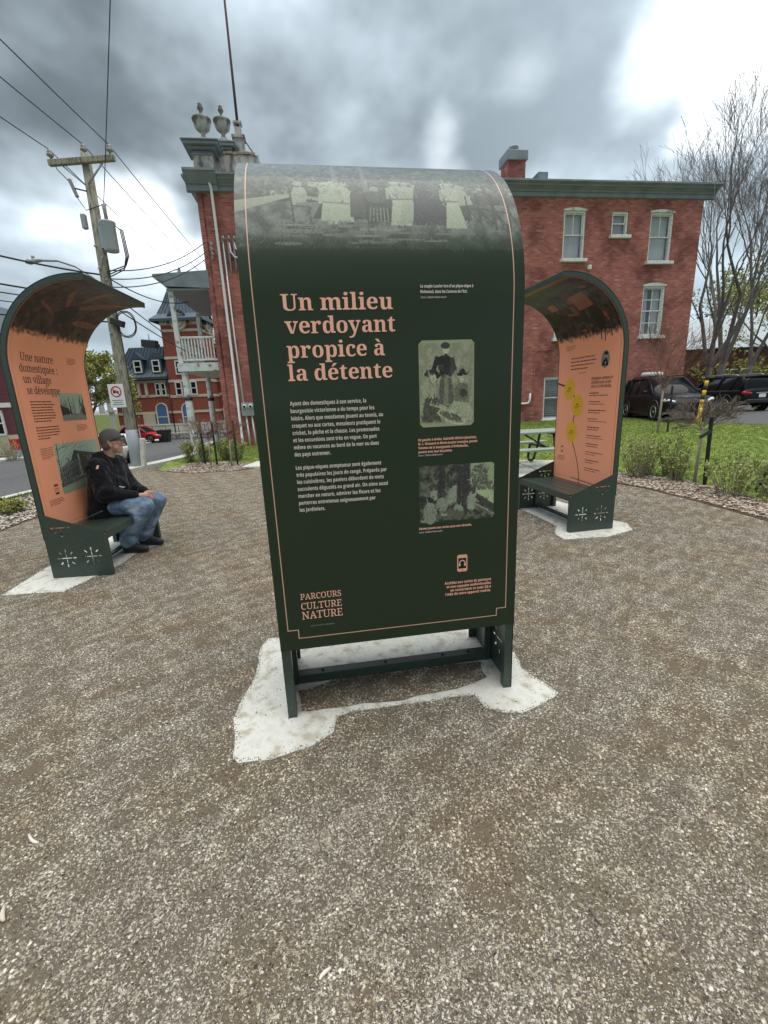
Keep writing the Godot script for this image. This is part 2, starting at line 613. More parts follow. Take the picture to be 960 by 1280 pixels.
	mat("sign_red", lin(0.55, 0.03, 0.03), 0.5)
	mat("yellow_plastic", lin(0.78, 0.47, 0.015), 0.45)
	mat("lens_red", lin(0.42, 0.012, 0.016), 0.15)
	mat("lens_amber", lin(0.75, 0.22, 0.03), 0.2)
	mat("lens_clear", lin(0.62, 0.64, 0.66), 0.12)
	mat("alloy", lin(0.55, 0.56, 0.57), 0.3, 0.8)
	for c in [["paint_black", lin(0.011, 0.011, 0.013)], ["paint_grey", lin(0.014, 0.014, 0.016)], ["paint_white", lin(0.74, 0.75, 0.75)], ["paint_red", lin(0.42, 0.02, 0.03)], ["paint_silver", lin(0.45, 0.46, 0.47)]]:
		m = mat(c[0], c[1], 0.4, 0.0, 0.22)
		m.clearcoat_enabled = true
		m.clearcoat = 0.12
		m.clearcoat_roughness = 0.05
	mat("table_top", lin(0.27, 0.31, 0.27), 0.55)
	# plants
	m = mat("bark", Color(1, 1, 1), 0.95, 0.0, 0.2)
	tri_tex(m, ramp_noise(0.05, [Color(0.34, 0.32, 0.31), Color(0.47, 0.45, 0.435), Color(0.56, 0.54, 0.52)], [0.2, 0.5, 0.85], 75), Vector3(0.5, 2.0, 0.5))
	mat("twig", lin(0.11, 0.098, 0.092), 0.95, 0.0, 0.2)
	mat("brown_twig", lin(0.19, 0.155, 0.125), 0.9)
	mat("young_bark", lin(0.33, 0.28, 0.22), 0.9)
	mat("red_twig", lin(0.20, 0.11, 0.08), 0.9)
	for c in [["leaf", lin(0.115, 0.165, 0.035)], ["leaf_yellow", lin(0.40, 0.40, 0.15)], ["leaf_shrub", lin(0.36, 0.39, 0.16)], ["needle", lin(0.035, 0.07, 0.055)]]:
		m = mat(c[0], c[1], 0.75, 0.0, 0.25)
		m.vertex_color_use_as_albedo = true
		m.backlight_enabled = true
		m.backlight = Color(0.35, 0.4, 0.15)
		m.cull_mode = BaseMaterial3D.CULL_DISABLED
	# person
	m = mat("skin", lin(0.56, 0.31, 0.235), 0.55)
	m.subsurf_scatter_enabled = true
	m.subsurf_scatter_strength = 0.15
	m = mat("hoodie", Color(1, 1, 1), 0.95, 0.0, 0.2)
	tri_tex(m, ramp_noise(0.06, [Color(0.10, 0.10, 0.115), Color(0.145, 0.145, 0.16)], [0.3, 0.7], 81), Vector3(0.3, 0.3, 0.3))
	m.rim_enabled = true
	m.rim = 0.25
	m.heightmap_enabled = true
	m.heightmap_texture = ramp_noise(0.006, [Color(0, 0, 0), Color(1, 1, 1)], [0.25, 0.75], 86, 256, 3)
	m.heightmap_scale = 2.2
	m = mat("denim", Color(1, 1, 1), 0.9, 0.0, 0.2)
	tri_tex(m, ramp_noise(0.006, [Color(0.40, 0.47, 0.56), Color(0.48, 0.56, 0.65), Color(0.62, 0.68, 0.75)], [0.25, 0.5, 0.8], 83), Vector3(0.8, 0.5, 0.8))
	m.heightmap_enabled = true
	m.heightmap_texture = ramp_noise(0.008, [Color(0, 0, 0), Color(1, 1, 1)], [0.25, 0.75], 87, 256, 3)
	m.heightmap_scale = 2.0
	m = mat("cap_cloth", Color(1, 1, 1), 0.95, 0.0, 0.2)
	tri_tex(m, ramp_noise(0.08, [Color(0.36, 0.35, 0.335), Color(0.44, 0.43, 0.41)], [0.3, 0.7], 85), Vector3(0.2, 0.2, 0.2))
	mat("hair", lin(0.11, 0.085, 0.07), 0.8)
	mat("shoe", lin(0.016, 0.016, 0.018), 0.6)
	mat("sole", lin(0.06, 0.06, 0.062), 0.8)
	mat("eye_white", lin(0.7, 0.68, 0.65), 0.3)

# ------------------------------------------------------------------ ground
func build_ground() -> void:
	# base sheet to the horizon
	var st := new_st(true)
	var xs := [-400.0, -200.0, -100.0, -60.0]
	var x := -46.0
	while x <= 46.0:
		xs.append(x)
		x += 2.0
	xs.append_array([60.0, 100.0, 200.0, 400.0])
	var zs := [-400.0, -200.0, -120.0]
	x = -90.0
	while x <= 14.0:
		zs.append(x)
		x += 2.0
	zs.append_array([40.0, 100.0, 300.0])
	for i in xs.size() - 1:
		for j in zs.size() - 1:
			var a := Vector3(xs[i], hgt(xs[i], zs[j]) - 0.16, zs[j])
			var b := Vector3(xs[i + 1], hgt(xs[i + 1], zs[j]) - 0.16, zs[j])
			var c := Vector3(xs[i + 1], hgt(xs[i + 1], zs[j + 1]) - 0.16, zs[j + 1])
			var d := Vector3(xs[i], hgt(xs[i], zs[j + 1]) - 0.16, zs[j + 1])
			quad(st, a, b, c, d)
	struct("ground", st, M.field)
	# lawn
	st = new_st(true)
	drape(st, v2([[-6.55, -13.6], [-6.4, -15.3], [-6.9, -18.0], [-8.4, -24.0], [-9.5, -30.0], [10.6, -24.0], [10.45, -19.0], [10.95, -16.43], [11.73, -15.5], [12.64, -14.67], [16.0, -12.0], [24.0, -8.0], [24.0, 6.0], [4.7, 6.0], [4.7, -5.0], [3.4, -8.0], [-1.0, -10.6], [-4.6, -10.9], [-6.0, -11.9]]), 0.0, 1.0)
	struct("lawn", st, M.lawn)
	st = new_st(true)
	drape(st, rough_edge(v2a([[-7.95, 6.0], [-7.35, -4.6], [-7.4, -9.8], [-6.8, -12.2], [-6.2, -11.0], [-6.5, -6.0], [-6.4, 6.0]]), 0.05, 0.3, 3.0), 0.0, 1.0)
	struct("grass_verge", st, M.lawn)
	# gravel square
	st = new_st(true)
	var gravel := rough_edge(v2a([[-5.6, 5.0], [-5.35, -3.0], [-5.43, -6.07], [-5.5, -6.8], [-5.9, -9.0], [-6.45, -11.2], [-6.95, -12.2], [-5.65, -11.5], [-4.7, -10.95], [-3.6, -11.15], [-3.0, -11.3], [-1.0, -11.0], [1.5, -9.6], [2.6, -8.55], [3.6, -8.3], [4.05, -7.42], [4.21, -7.1], [4.41, -6.07], [4.5, -5.2], [4.55, -2.0], [4.7, 5.0]]), 0.06, 0.25, 1.0)
	drape(st, gravel, 0.006, 0.12, gravel_tint)
	struct("gravel_path", st, M.gravel)
	# mulch beds
	st = new_st(true)
	drape(st, rough_edge(v2a([[3.45, -8.2], [4.05, -7.42], [4.21, -7.1], [4.41, -6.07], [4.5, -5.2], [4.55, -2.0], [4.7, 5.0], [5.4, 5.0], [5.25, -5.9], [5.25, -6.74], [5.19, -7.6], [4.72, -8.41], [4.2, -8.8]]), 0.07, 0.25, 2.0), 0.012, 0.5)
	struct("mulch_bed", st, M.soil)
	st = new_st(true)
	drape(st, rough_edge(v2a([[-5.6, 5.0], [-5.35, -3.0], [-5.43, -6.07], [-5.5, -6.8], [-5.9, -9.0], [-6.45, -11.2], [-7.0, -11.6], [-7.25, -9.8], [-7.2, -8.3], [-6.9, -3.0], [-6.6, 5.0]]), 0.07, 0.25, 4.0), 0.012, 0.5)
	struct("mulch_bed", st, M.soil)
	st = new_st(true)
	drape(st, rough_edge(v2a([[-5.75, -11.6], [-4.7, -10.95], [-3.6, -11.15], [-3.2, -11.5], [-3.6, -12.3], [-4.6, -12.9], [-5.5, -12.9]]), 0.07, 0.25, 5.0), 0.014, 0.5)
	struct("mulch_bed", st, M.soil)
	# road, kerbs, pavement across the street
	var near := [[-8.6, 8], [-8.0, -5], [-7.75, -8.8], [-7.35, -12.2], [-7.0, -14], [-6.85, -15.3], [-7.6, -18.5], [-9.0, -24], [-10.5, -32], [-11.5, -60], [-12.0, -90]]
	var far := [[-22.0, -90], [-21.3, -60], [-20.9, -45], [-20.4, -38], [-21.6, -31], [-22.5, -26], [-23, -15], [-23.5, 8]]
	st = new_st(true)
	var road := near.duplicate()
	road.append_array(far)
	drape(st, v2(road), -0.095, 1.0, func(q: Vector2) -> Color: return tone(1.0 + 0.2 * noise.get_noise_2d(q.x * 1.3, q.y * 0.15)))
	struct("road", st, M.asphalt)
	strip_kerb("kerb", near, 0.42, 0.02)
	var far_r := far.duplicate()
	far_r.reverse()
	strip_kerb("pavement", far_r, -1.9, 0.02)
	# parking lot
	st = new_st(true)
	drape(st, rough_edge(v2a([[10.43, -18.96], [10.95, -16.43], [11.73, -15.5], [12.64, -14.67], [16, -12], [30, -8], [60, -10], [60, -32], [24, -33.4], [14.2, -33.4], [13.9, -20.7], [10.6, -20.2]]), 0.08, 0.5, 9.0), 0.006, 1.0, func(q: Vector2) -> Color: return tone(1.05 + 0.25 * noise.get_noise_2d(q.x * 0.8, q.y * 0.8)))
	struct("parking_lot", st, M.asphalt)
	# concrete slabs
	slab("concrete_slab", [[2.0, -8.42], [3.0, -8.46], [4.2, -10.3], [2.6, -10.9], [1.2, -9.6]], 0.03)
	slab("concrete_slab", [[-3.62, -11.45], [-2.5, -11.2], [-2.4, -12.3], [-3.5, -12.5]], 0.05)

func tone(k: float) -> Color:
	return Color(k, k, k)

func gravel_tint(q: Vector2) -> Color:
	# patches of brown fines among paler, stonier gravel
	var n := noise.get_noise_2d(q.x * 0.9, q.y * 0.9) + 0.8 * noise.get_noise_2d(q.x * 2.2 + 7.0, q.y * 3.2)
	var k: float = smoothstep(0.0, 1.0, 0.5 + n * 1.3)
	return Color(0.98, 0.92, 0.85).lerp(Color(1.24, 1.205, 1.15), k)

func strip_kerb(called: String, line: Array, wide: float, lift: float) -> void:
	var st := new_st()
	for i in line.size() - 1:
		var a := Vector2(line[i][0], line[i][1])
		var b := Vector2(line[i + 1][0], line[i + 1][1])
		var n: int = maxi(1, int(a.distance_to(b) / 2.0))
		for k in n:
			var p := a.lerp(b, float(k) / n)
			var q := a.lerp(b, float(k + 1) / n)
			var hp := hgt(p.x, p.y) + lift
			var hq := hgt(q.x, q.y) + lift
			var w := Vector2(wide, 0)
			var t0 := Vector3(p.x, hp, p.y)
			var t1 := Vector3(q.x, hq, q.y)
			var u0 := Vector3(p.x + w.x, hp, p.y)
			var u1 := Vector3(q.x + w.x, hq, q.y)
			var dn := Vector3(0, -0.2, 0)
			if wide > 0:
				quad(st, t0, t1, u1, u0)
				quad(st, t0 + dn, t1 + dn, t1, t0)
				quad(st, u0, u1, u1 + dn, u0 + dn)
			else:
				quad(st, u0, u1, t1, t0)
				quad(st, t0, t1, t1 + dn, t0 + dn)
				quad(st, u0 + dn, u1 + dn, u1, u0)
	struct(called, st, M.concrete)

func slab(called: String, pts: Array, high: float) -> void:
	var st := new_st()
	var poly := v2(pts)
	var y := hgt(pts[0][0], pts[0][1])
	# prism lies in x,y: turn it so that its y runs along -z of the world
	var flat := PackedVector2Array()
	for p in poly:
		flat.append(Vector2(p.x, -p.y))
	prism(st, flat, high + 0.1, Transform3D(Basis(Vector3(1, 0, 0), Vector3(0, 0, -1), Vector3(0, 1, 0)), Vector3(0, y - 0.1, 0)))
	struct(called, st, M.concrete)

# ------------------------------------------------------------------ brick building
func holed_wall(st: SurfaceTool, x0: float, x1: float, y0: float, y1: float, holes: Array, deep: float) -> void:
	var xs := [x0, x1]
	var ys := [y0, y1]
	for h in holes:
		xs.append_array([h[0], h[1]])
		ys.append_array([h[2], h[3]])
	xs.sort()
	ys.sort()
	for i in xs.size() - 1:
		for j in ys.size() - 1:
			if xs[i + 1] - xs[i] < 0.001 or ys[j + 1] - ys[j] < 0.001:
				continue
			var cx: float = (xs[i] + xs[i + 1]) / 2
			var cy: float = (ys[j] + ys[j + 1]) / 2
			var inside := false
			for h in holes:
				if cx > h[0] and cx < h[1] and cy > h[2] and cy < h[3]:
					inside = true
			if not inside:
				quad(st, Vector3(xs[i], ys[j], 0), Vector3(xs[i], ys[j + 1], 0), Vector3(xs[i + 1], ys[j + 1], 0), Vector3(xs[i + 1], ys[j], 0))
	for h in holes:
		var a := Vector3(h[0], h[2], 0)
		var b := Vector3(h[0], h[3], 0)
		var c := Vector3(h[1], h[3], 0)
		var d := Vector3(h[1], h[2], 0)
		var k := Vector3(0, 0, -deep)
		quad(st, a, a + k, b + k, b)
		quad(st, d, c, c + k, d + k)
		quad(st, b, b + k, c + k, c)
		quad(st, a, d, d + k, a + k)

func sash_window(parent: Node3D, x0: float, x1: float, y0: float, y1: float, arch: float, style: int) -> void:
	var w := Node3D.new()
	w.name = "window"
	parent.add_child(w, true)
	var cx := (x0 + x1) / 2
	var wd := x1 - x0
	var ym := y0 + (y1 - y0) * 0.5
	var st := new_st()
	var fr := 0.075
	box(st, Vector3(x0 + fr / 2, (y0 + y1) / 2, -0.1), Vector3(fr, y1 - y0, 0.1))
	box(st, Vector3(x1 - fr / 2, (y0 + y1) / 2, -0.1), Vector3(fr, y1 - y0, 0.1))
	box(st, Vector3(cx, y1 - 0.045, -0.1), Vector3(wd - 2 * fr, 0.09, 0.1))
	box(st, Vector3(cx, y0 + 0.03, -0.1), Vector3(wd - 2 * fr, 0.06, 0.1))
	part("frame", st, M.white_paint, w)
	if arch > 0:
		st = new_st()
		var p := PackedVector2Array([Vector2(x0 - 0.03, y1 - 0.02)])
		for i in 9:
			var t := i / 8.0
			p.append(Vector2(lerpf(x0 - 0.03, x1 + 0.03, t), y1 + 0.02 + arch * sin(t * PI)))
		p.append(Vector2(x1 + 0.03, y1 - 0.02))
		prism(st, p, 0.05, Transform3D(Basis.IDENTITY, Vector3(0, 0, -0.04)))
		part("arch_head", st, M.peeling_paint, w)
	# upper and lower sash
	var sash := [[ym, y1 - 0.09, -0.13], [y0 + 0.06, ym + 0.03, -0.16]]
	for k in 2:
		var s: Array = sash[k]
		st = new_st()
		var z: float = s[2]
		box(st, Vector3(x0 + fr + 0.02, (s[0] + s[1]) / 2, z), Vector3(0.04, s[1] - s[0], 0.04))
		box(st, Vector3(x1 - fr - 0.02, (s[0] + s[1]) / 2, z), Vector3(0.04, s[1] - s[0], 0.04))
		box(st, Vector3(cx, s[1] - 0.02, z), Vector3(wd - 2 * fr - 0.08, 0.04, 0.04))
		box(st, Vector3(cx, s[0] + 0.02, z), Vector3(wd - 2 * fr - 0.08, 0.04, 0.04))
		if style == 1:
			box(st, Vector3(cx, (s[0] + s[1]) / 2, z), Vector3(0.03, s[1] - s[0] - 0.08, 0.03))
			box(st, Vector3(cx, (s[0] + s[1]) / 2, z - 0.002), Vector3(wd - 2 * fr - 0.08, 0.03, 0.03))
		elif k == 0 and style == 0:
			box(st, Vector3(cx, (s[0] + s[1]) / 2, z), Vector3(0.03, s[1] - s[0] - 0.08, 0.03))
		part("sash", st, M.white_paint if style == 1 or k == 0 else M.grey_pipe, w)
		st = new_st()
		quad(st, Vector3(x0 + fr, s[0], z - 0.005), Vector3(x0 + fr, s[1], z - 0.005), Vector3(x1 - fr, s[1], z - 0.005), Vector3(x1 - fr, s[0], z - 0.005))
		part("pane", st, M.glass, w)
	# sill
	pbox("sill", Vector3(cx, y0 - 0.06, 0.02), Vector3(wd + 0.18, 0.12, 0.26), M.white_paint, w, 0.01)
	# curtains: folded cloth behind the glass
	if style != 2:
		st = new_st(true)
		var spans := [[x0 + fr, cx - 0.10], [cx + 0.10, x1 - fr]] if style == 1 else [[x0 + fr, x1 - fr]]
		for sp in spans:
			var n := 22
			for i in n:
				var a: float = lerpf(sp[0], sp[1], float(i) / n)
				var b: float = lerpf(sp[0], sp[1], float(i + 1) / n)
				var za := -0.27 + 0.02 * sin(a * 75.0)
				var zb := -0.27 + 0.02 * sin(b * 75.0)
				quad(st, Vector3(a, y0 + 0.1, za), Vector3(a, y1 - 0.1, za), Vector3(b, y1 - 0.1, zb), Vector3(b, y0 + 0.1, zb))
		part("curtain", st, M.curtain, w)
	else:
		st = new_st()
		for i in 18:
			box(st, Vector3(cx, lerpf(y0 + 0.1, y1 - 0.1, i / 17.0), -0.25), Vector3(wd - 0.2, 0.035, 0.02))
		part("blind", st, M.blind, w)

func profile_x(st: SurfaceTool, poly: PackedVector2Array, x0: float, x1: float) -> void:
	prism(st, poly, x1 - x0, Transform3D(Basis(Vector3(0, 0, 1), Vector3(0, 1, 0), Vector3(-1, 0, 0)), Vector3(x1, 0, 0)))

func profile_z(st: SurfaceTool, poly: PackedVector2Array, z0: float, z1: float) -> void:
	prism(st, poly, z1 - z0, Transform3D(Basis.IDENTITY, Vector3(0, 0, z0)))

func urn(parent: Node3D, at: Vector3, s: float) -> void:
	var st := new_st(true)
	lathe(st, [Vector2(0.17, 0), Vector2(0.17, 0.06), Vector2(0.12, 0.10), Vector2(0.07, 0.16), Vector2(0.055, 0.24), Vector2(0.09, 0.27), Vector2(0.20, 0.36), Vector2(0.235, 0.46), Vector2(0.245, 0.54), Vector2(0.27, 0.56), Vector2(0.27, 0.60), Vector2(0.18, 0.64), Vector2(0.05, 0.68), Vector2(0.032, 0.78), Vector2(0.07, 0.83), Vector2(0.085, 0.88), Vector2(0.055, 0.94), Vector2(0.06, 0.97), Vector2(0.0, 1.03)], 18)
	var o := part("urn", st, M.old_stone, parent)
	o.position = at
	o.scale = Vector3.ONE * s

func build_brick_building() -> void:
	var b := thing("brick_building", "large red brick building with grey cornice, urns and a porch balcony beside the square", "building", Vector3(-5.95, 0, -18.0), deg_to_rad(7.626))
	var holes := [[13.69, 14.63, 6.74, 8.5], [15.76, 16.48, 7.6, 8.48], [17.46, 18.5, 6.64, 8.47], [17.42, 18.46, 3.74, 5.74], [13.5, 14.5, 3.74, 5.74], [13.16, 14.2, 0.42, 2.2]]
	var st := new_st()
	holed_wall(st, 0.0, 19.76, -0.4, 8.93, holes, 0.3)
	quad(st, Vector3(0, -0.4, -14), Vector3(0, 9.26, -14), Vector3(0, 9.26, 0), Vector3(0, -0.4, 0))
	quad(st, Vector3(19.76, -0.4, 0), Vector3(19.76, 9.26, 0), Vector3(19.76, 9.26, -14), Vector3(19.76, -0.4, -14))
	quad(st, Vector3(19.76, -0.4, -14), Vector3(19.76, 9.26, -14), Vector3(0, 9.26, -14), Vector3(0, -0.4, -14))
	part("wall", st, M.brick, b)
	st = new_st()
	box(st, Vector3(9.88, 4.4, -4.0), Vector3(19.6, 9.6, 0.12))
	box(st, Vector3(16.9, 4.4, -2.1), Vector3(0.12, 9.6, 3.6))
	box(st, Vector3(12.0, 4.4, -2.1), Vector3(0.12, 9.6, 3.6))
	box(st, Vector3(9.88, 6.1, -2.2), Vector3(19.6, 0.2, 3.6))
	box(st, Vector3(9.88, 2.9, -2.2), Vector3(19.6, 0.2, 3.6))
	part("inner_walls", st, M.plaster, b)
	st = new_st()
	box(st, Vector3(9.88, 9.3, -7.1), Vector3(19.7, 0.1, 13.6))
	part("roof", st, M.galvanised, b)
	# corner pier of the front
	pbox("corner_pier", Vector3(-0.05, 4.3, -0.55), Vector3(0.22, 9.2, 1.1), M.brick, b)
	sash_window(b, 13.69, 14.63, 6.74, 8.5, 0.07, 0)
	sash_window(b, 15.76, 16.48, 7.6, 8.48, 0.0, 2)
	sash_window(b, 17.46, 18.5, 6.64, 8.47, 0.07, 0)
	sash_window(b, 17.42, 18.46, 3.74, 5.74, 0.08, 1)
	sash_window(b, 13.5, 14.5, 3.74, 5.74, 0.08, 0)
	sash_window(b, 13.16, 14.2, 0.42, 2.2, 0.0, 2)
	# cornice along the side
	st = new_st()
	profile_x(st, v2([[0.0, 8.9], [0.08, 8.93], [0.08, 9.06], [0.13, 9.08], [0.13, 9.13], [0.25, 9.21], [0.29, 9.22], [0.29, 9.27], [0.38, 9.32], [0.40, 9.32], [0.40, 9.38], [-0.3, 9.41]]), -0.02, 20.2)
	part("cornice", st, M.cornice_paint, b)
	# projecting return of the cornice at the front corner
	st = new_st()
	profile_x(st, v2([[0.0, 8.88], [0.14, 8.90], [0.14, 9.08], [0.2, 9.1], [0.36, 9.28], [0.40, 9.36], [0.46, 9.40], [0.46, 9.47], [-0.6, 9.49]]), -0.45, 0.62)
	profile_z(st, v2([[0.1, 8.87], [-0.22, 8.89], [-0.22, 9.11], [-0.30, 9.14], [-0.44, 9.28], [-0.48, 9.35], [-0.6, 9.39], [-0.6, 9.46], [0.1, 9.48]]), -13.0, 0.0)
	part("cornice", st, M.cornice_paint, b)
	# parapet with piers and urns
	st = new_st()
	box(st, Vector3(0.22, 9.75, -0.28), Vector3(0.66, 0.6, 0.66))
	box(st, Vector3(1.25, 9.85, -0.62), Vector3(1.62, 0.86, 0.3))
	box(st, Vector3(-0.02, 10.1, -4.0), Vector3(0.34, 1.2, 6.6))
	part("parapet", st, M.old_stone, b)
	for i in 7:
		pbox("coping_stone", Vector3(0.66 + i * 0.2, 10.32 + 0.012 * (i % 3), -0.62), Vector3(0.19, 0.09, 0.36), M.rust_stone, b, 0.01)
	for q in [[0.22, -0.28, 10.0, 0.46, 0.33], [0.82, -0.85, 10.3, 0.30, 0.27]]:
		st = new_st()
		var cy: float = q[2]
		for lay in [[0.0, 0.07, 0.05], [0.07, 0.08, 0.0], [0.15, 0.09, 0.17], [0.24, 0.10, 0.34], [0.34, 0.05, 0.40]]:
			var hw: float = q[4] + lay[2] * q[3] * 1.6
			box(st, Vector3(q[0], cy + lay[0] + lay[1] / 2, q[1]), Vector3(hw * 2, lay[1], hw * 2), Basis.IDENTITY, 0.012)
		part("pier_cap", st, M.cornice_paint, b)
		pbox("urn_base", Vector3(q[0] + 0.05, cy + 0.44, q[1]), Vector3(0.5, 0.12, 0.5), M.rust_stone, b, 0.01)
		urn(b, Vector3(q[0] + 0.05, cy + 0.50, q[1]), 1.2 if q[0] < 0.5 else 1.15)
	st = new_st()
	box(st, Vector3(1.42, 10.55, -0.75), Vector3(0.34, 0.62, 0.34))
	box(st, Vector3(1.42, 10.9, -0.75), Vector3(0.46, 0.08, 0.46))
	box(st, Vector3(1.42, 11.08, -0.75), Vector3(0.22, 0.3, 0.22))
	box(st, Vector3(1.42, 11.36, -0.75), Vector3(0.30, 0.06, 0.30))
	part("flagpole_base", st, M.old_stone, b)
	ptube("flagpole", [Vector3(1.42, 11.3, -0.75), Vector3(1.42, 13.0, -0.75), Vector3(1.42, 17.5, -0.75)], [0.05, 0.042, 0.03], M.rusty_iron, b, 8)
	ptube("brace", [Vector3(1.62, 10.9, -0.8), Vector3(2.1, 10.3, -1.3)], [0.035], M.galvanised, b, 6)
	# chimney and hatch on the roof
	var ch := pbox("chimney", Vector3(11.93, 9.95, -0.95), Vector3(0.72, 0.95, 0.72), M.brick, b)
	pbox("chimney_cap", Vector3(11.93, 10.57, -0.95), Vector3(0.86, 0.34, 0.86), M.cornice_paint, ch, 0.015)
	st = new_st(true)
	lathe(st, [Vector2(0.11, 0), Vector2(0.11, 0.2), Vector2(0.2, 0.21), Vector2(0.2, 0.26), Vector2(0.0, 0.33)], 14, Vector3(11.93, 10.74, -0.95))
	part("flue", st, M.galvanised, ch)
	st = new_st()
	profile_x(st, v2([[-0.9, 9.5], [-0.9, 9.95], [-0.4, 9.95], [-0.4, 9.62], [-0.35, 9.5]]), 12.75, 13.15)
	part("roof_hatch", st, M.cornice_paint, b)
	# pipes and meters by the corner
	ptube("downspout", [Vector3(0.33, 9.22, 0.2), Vector3(0.39, 9.0, 0.14), Vector3(0.40, 6.0, 0.085), Vector3(0.42, 0.12, 0.085), Vector3(0.42, 0.02, 0.2)], [0.05], M.pvc, b, 10)
	ptube("conduit", [Vector3(0.56, 7.35, 0.06), Vector3(0.58, 4.0, 0.06), Vector3(0.62, 1.66, 0.06)], [0.03], M.pvc, b, 8)
	for i in 3:
		var xx := 0.55 + i * 0.19
		ptube("service_head", [Vector3(xx, 6.2 + i * 0.1, 0.06), Vector3(xx, 7.25, 0.06), Vector3(xx, 7.42, 0.10), Vector3(xx + 0.06, 7.45, 0.2), Vector3(xx + 0.10, 7.36, 0.24)], [0.032], M.grey_pipe, b, 8)
	for i in 2:
		ptube("conduit", [Vector3(0.78 + i * 0.18, 7.3, 0.07), Vector3(0.80 + i * 0.18, 7.0 + i * 0.12, 0.07), Vector3(0.92 + i * 0.18, 6.82 + i * 0.16, 0.07), Vector3(1.6, 6.76 + i * 0.2, 0.07)], [0.03], M.pvc, b, 8)
	pbox("wall_bracket", Vector3(0.14, 7.05, 0.06), Vector3(0.05, 0.55, 0.07), M.galvanised, b)
	for i in 3:
		st = new_st(true)
		lathe(st, [Vector2(0.0, 0), Vector2(0.04, 0.01), Vector2(0.04, 0.09), Vector2(0.0, 0.1)], 10, Vector3(0.17, 6.86 + i * 0.16, 0.11))
		part("insulator", st, M.porcelain, b)
	var mt := pbox("meter_bank", Vector3(0.9, 1.42, 0.1), Vector3(0.72, 0.5, 0.17), M.grey_pipe, b, 0.01)
	for i in 3:
		st = new_st(true)
		lathe(st, [Vector2(0.0, 0.0), Vector2(0.09, 0.0), Vector2(0.09, 0.07), Vector2(0.07, 0.11), Vector2(0.0, 0.12)], 18, Vector3(0.67 + i * 0.23, 1.53, 0.185), Basis(Vector3.RIGHT, PI / 2))
		part("meter", st, M.lens_clear, mt)
		st = new_st(true)
		lathe(st, [Vector2(0.0, 0.122), Vector2(0.05, 0.12), Vector2(0.05, 0.124), Vector2(0.0, 0.126)], 12, Vector3(0.67 + i * 0.23, 1.53, 0.185), Basis(Vector3.RIGHT, PI / 2))
		part("dial", st, M.dark_glass, mt)
	for i in 3:
		ptube("conduit", [Vector3(0.68 + i * 0.22, 1.17, 0.09), Vector3(0.7 + i * 0.22, 0.0, 0.09)], [0.035], M.pvc, b, 8)
	# fittings on the side wall
	ptube("conduit", [Vector3(13.5, 3.28, 0.03), Vector3(12.78, 3.28, 0.03), Vector3(12.7, 3.2, 0.03), Vector3(12.7, 1.3, 0.03), Vector3(12.6, 1.1, 0.03), Vector3(11.5, 1.05, 0.03)], [0.022], M.brick, b, 6)
	ptube("vent_pipe", [Vector3(11.9, 1.14, 0.02), Vector3(12.3, 1.14, 0.12), Vector3(12.42, 1.16, 0.13), Vector3(12.48, 1.26, 0.13), Vector3(12.49, 1.55, 0.13)], [0.045], M.pvc, b, 10)
	pbox("wall_lamp", Vector3(14.87, 6.42, 0.07), Vector3(0.14, 0.17, 0.14), M.white_paint, b, 0.02)
	# porch on the front
	st = new_st()
	box(st, Vector3(-0.82, 3.08, -2.6), Vector3(1.72, 0.30, 5.0))
	part("porch_floor", st, M.peeling_paint, b)
	st = new_st()
	profile_z(st, v2([[-0.1, 5.82], [-1.7, 5.9], [-1.72, 6.05], [-1.95, 6.16], [-2.05, 6.2], [-2.05, 6.3], [-0.1, 6.42]]), -5.2, 0.02)
	var pr := part("porch_roof", st, M.cornice_paint, b)
	pbox("soffit", Vector3(-0.85, 5.80, -2.6), Vector3(1.6, 0.06, 5.1), M.blind, pr)
	for z in [-0.28, -4.1]:
		var po := pbox("porch_post", Vector3(-1.57, 4.55, z), Vector3(0.17, 2.62, 0.17), M.peeling_paint, b, 0.01)
		pbox("capital", Vector3(-1.57, 5.8, z), Vector3(0.24, 0.1, 0.24), M.peeling_paint, po)
		st = new_st(true)
		lathe(st, [Vector2(0.16, -0.1), Vector2(0.15, 0.5), Vector2(0.12, 2.9)], 14, Vector3(-1.5, 0.0, z))
		var pl := part("porch_post", st, M.peeling_paint, b)
		st = new_st(true)
		lathe(st, [Vector2(0.15, 1.85), Vector2(0.152, 1.86), Vector2(0.15, 1.98), Vector2(0.13, 1.985)], 14, Vector3(-1.5, 0.0, z))
		part("strap", st, M.black_plastic, pl)
	for end in 2:
		var along: Array = [Vector3(-1.48, 0, -0.28), Vector3(-0.02, 0, -0.28)] if end == 0 else [Vector3(-1.57, 0, -0.37), Vector3(-1.57, 0, -4.0)]
		var p0: Vector3 = along[0]
		var p1: Vector3 = along[1]
		var rl := Node3D.new()
		rl.name = "railing"
		b.add_child(rl, true)
		var ln := p0.distance_to(p1)
		for yy in [4.17, 3.36]:
			pbox("rail", (p0 + p1) / 2 + Vector3(0, yy, 0), Vector3(ln if end == 0 else 0.08, 0.07, ln if end == 1 else 0.08), M.white_paint, rl)
		var n := 13 if end == 0 else 30
		for i in n:
			var p := p0.lerp(p1, (i + 0.5) / n)
			inst("baluster", mbox(Vector3(0.045, 0.75, 0.045)), M.white_paint, rl, Transform3D(Basis.IDENTITY, p + Vector3(0, 3.77, 0)))
	st = new_st(true)
	lathe(st, [Vector2(0.12, 0.0), Vector2(0.05, 0.06), Vector2(0.06, 0.2), Vector2(0.0, 0.3)], 10, Vector3(-1.2, 6.35, -0.4))
	part("finial", st, M.cornice_paint, pr)

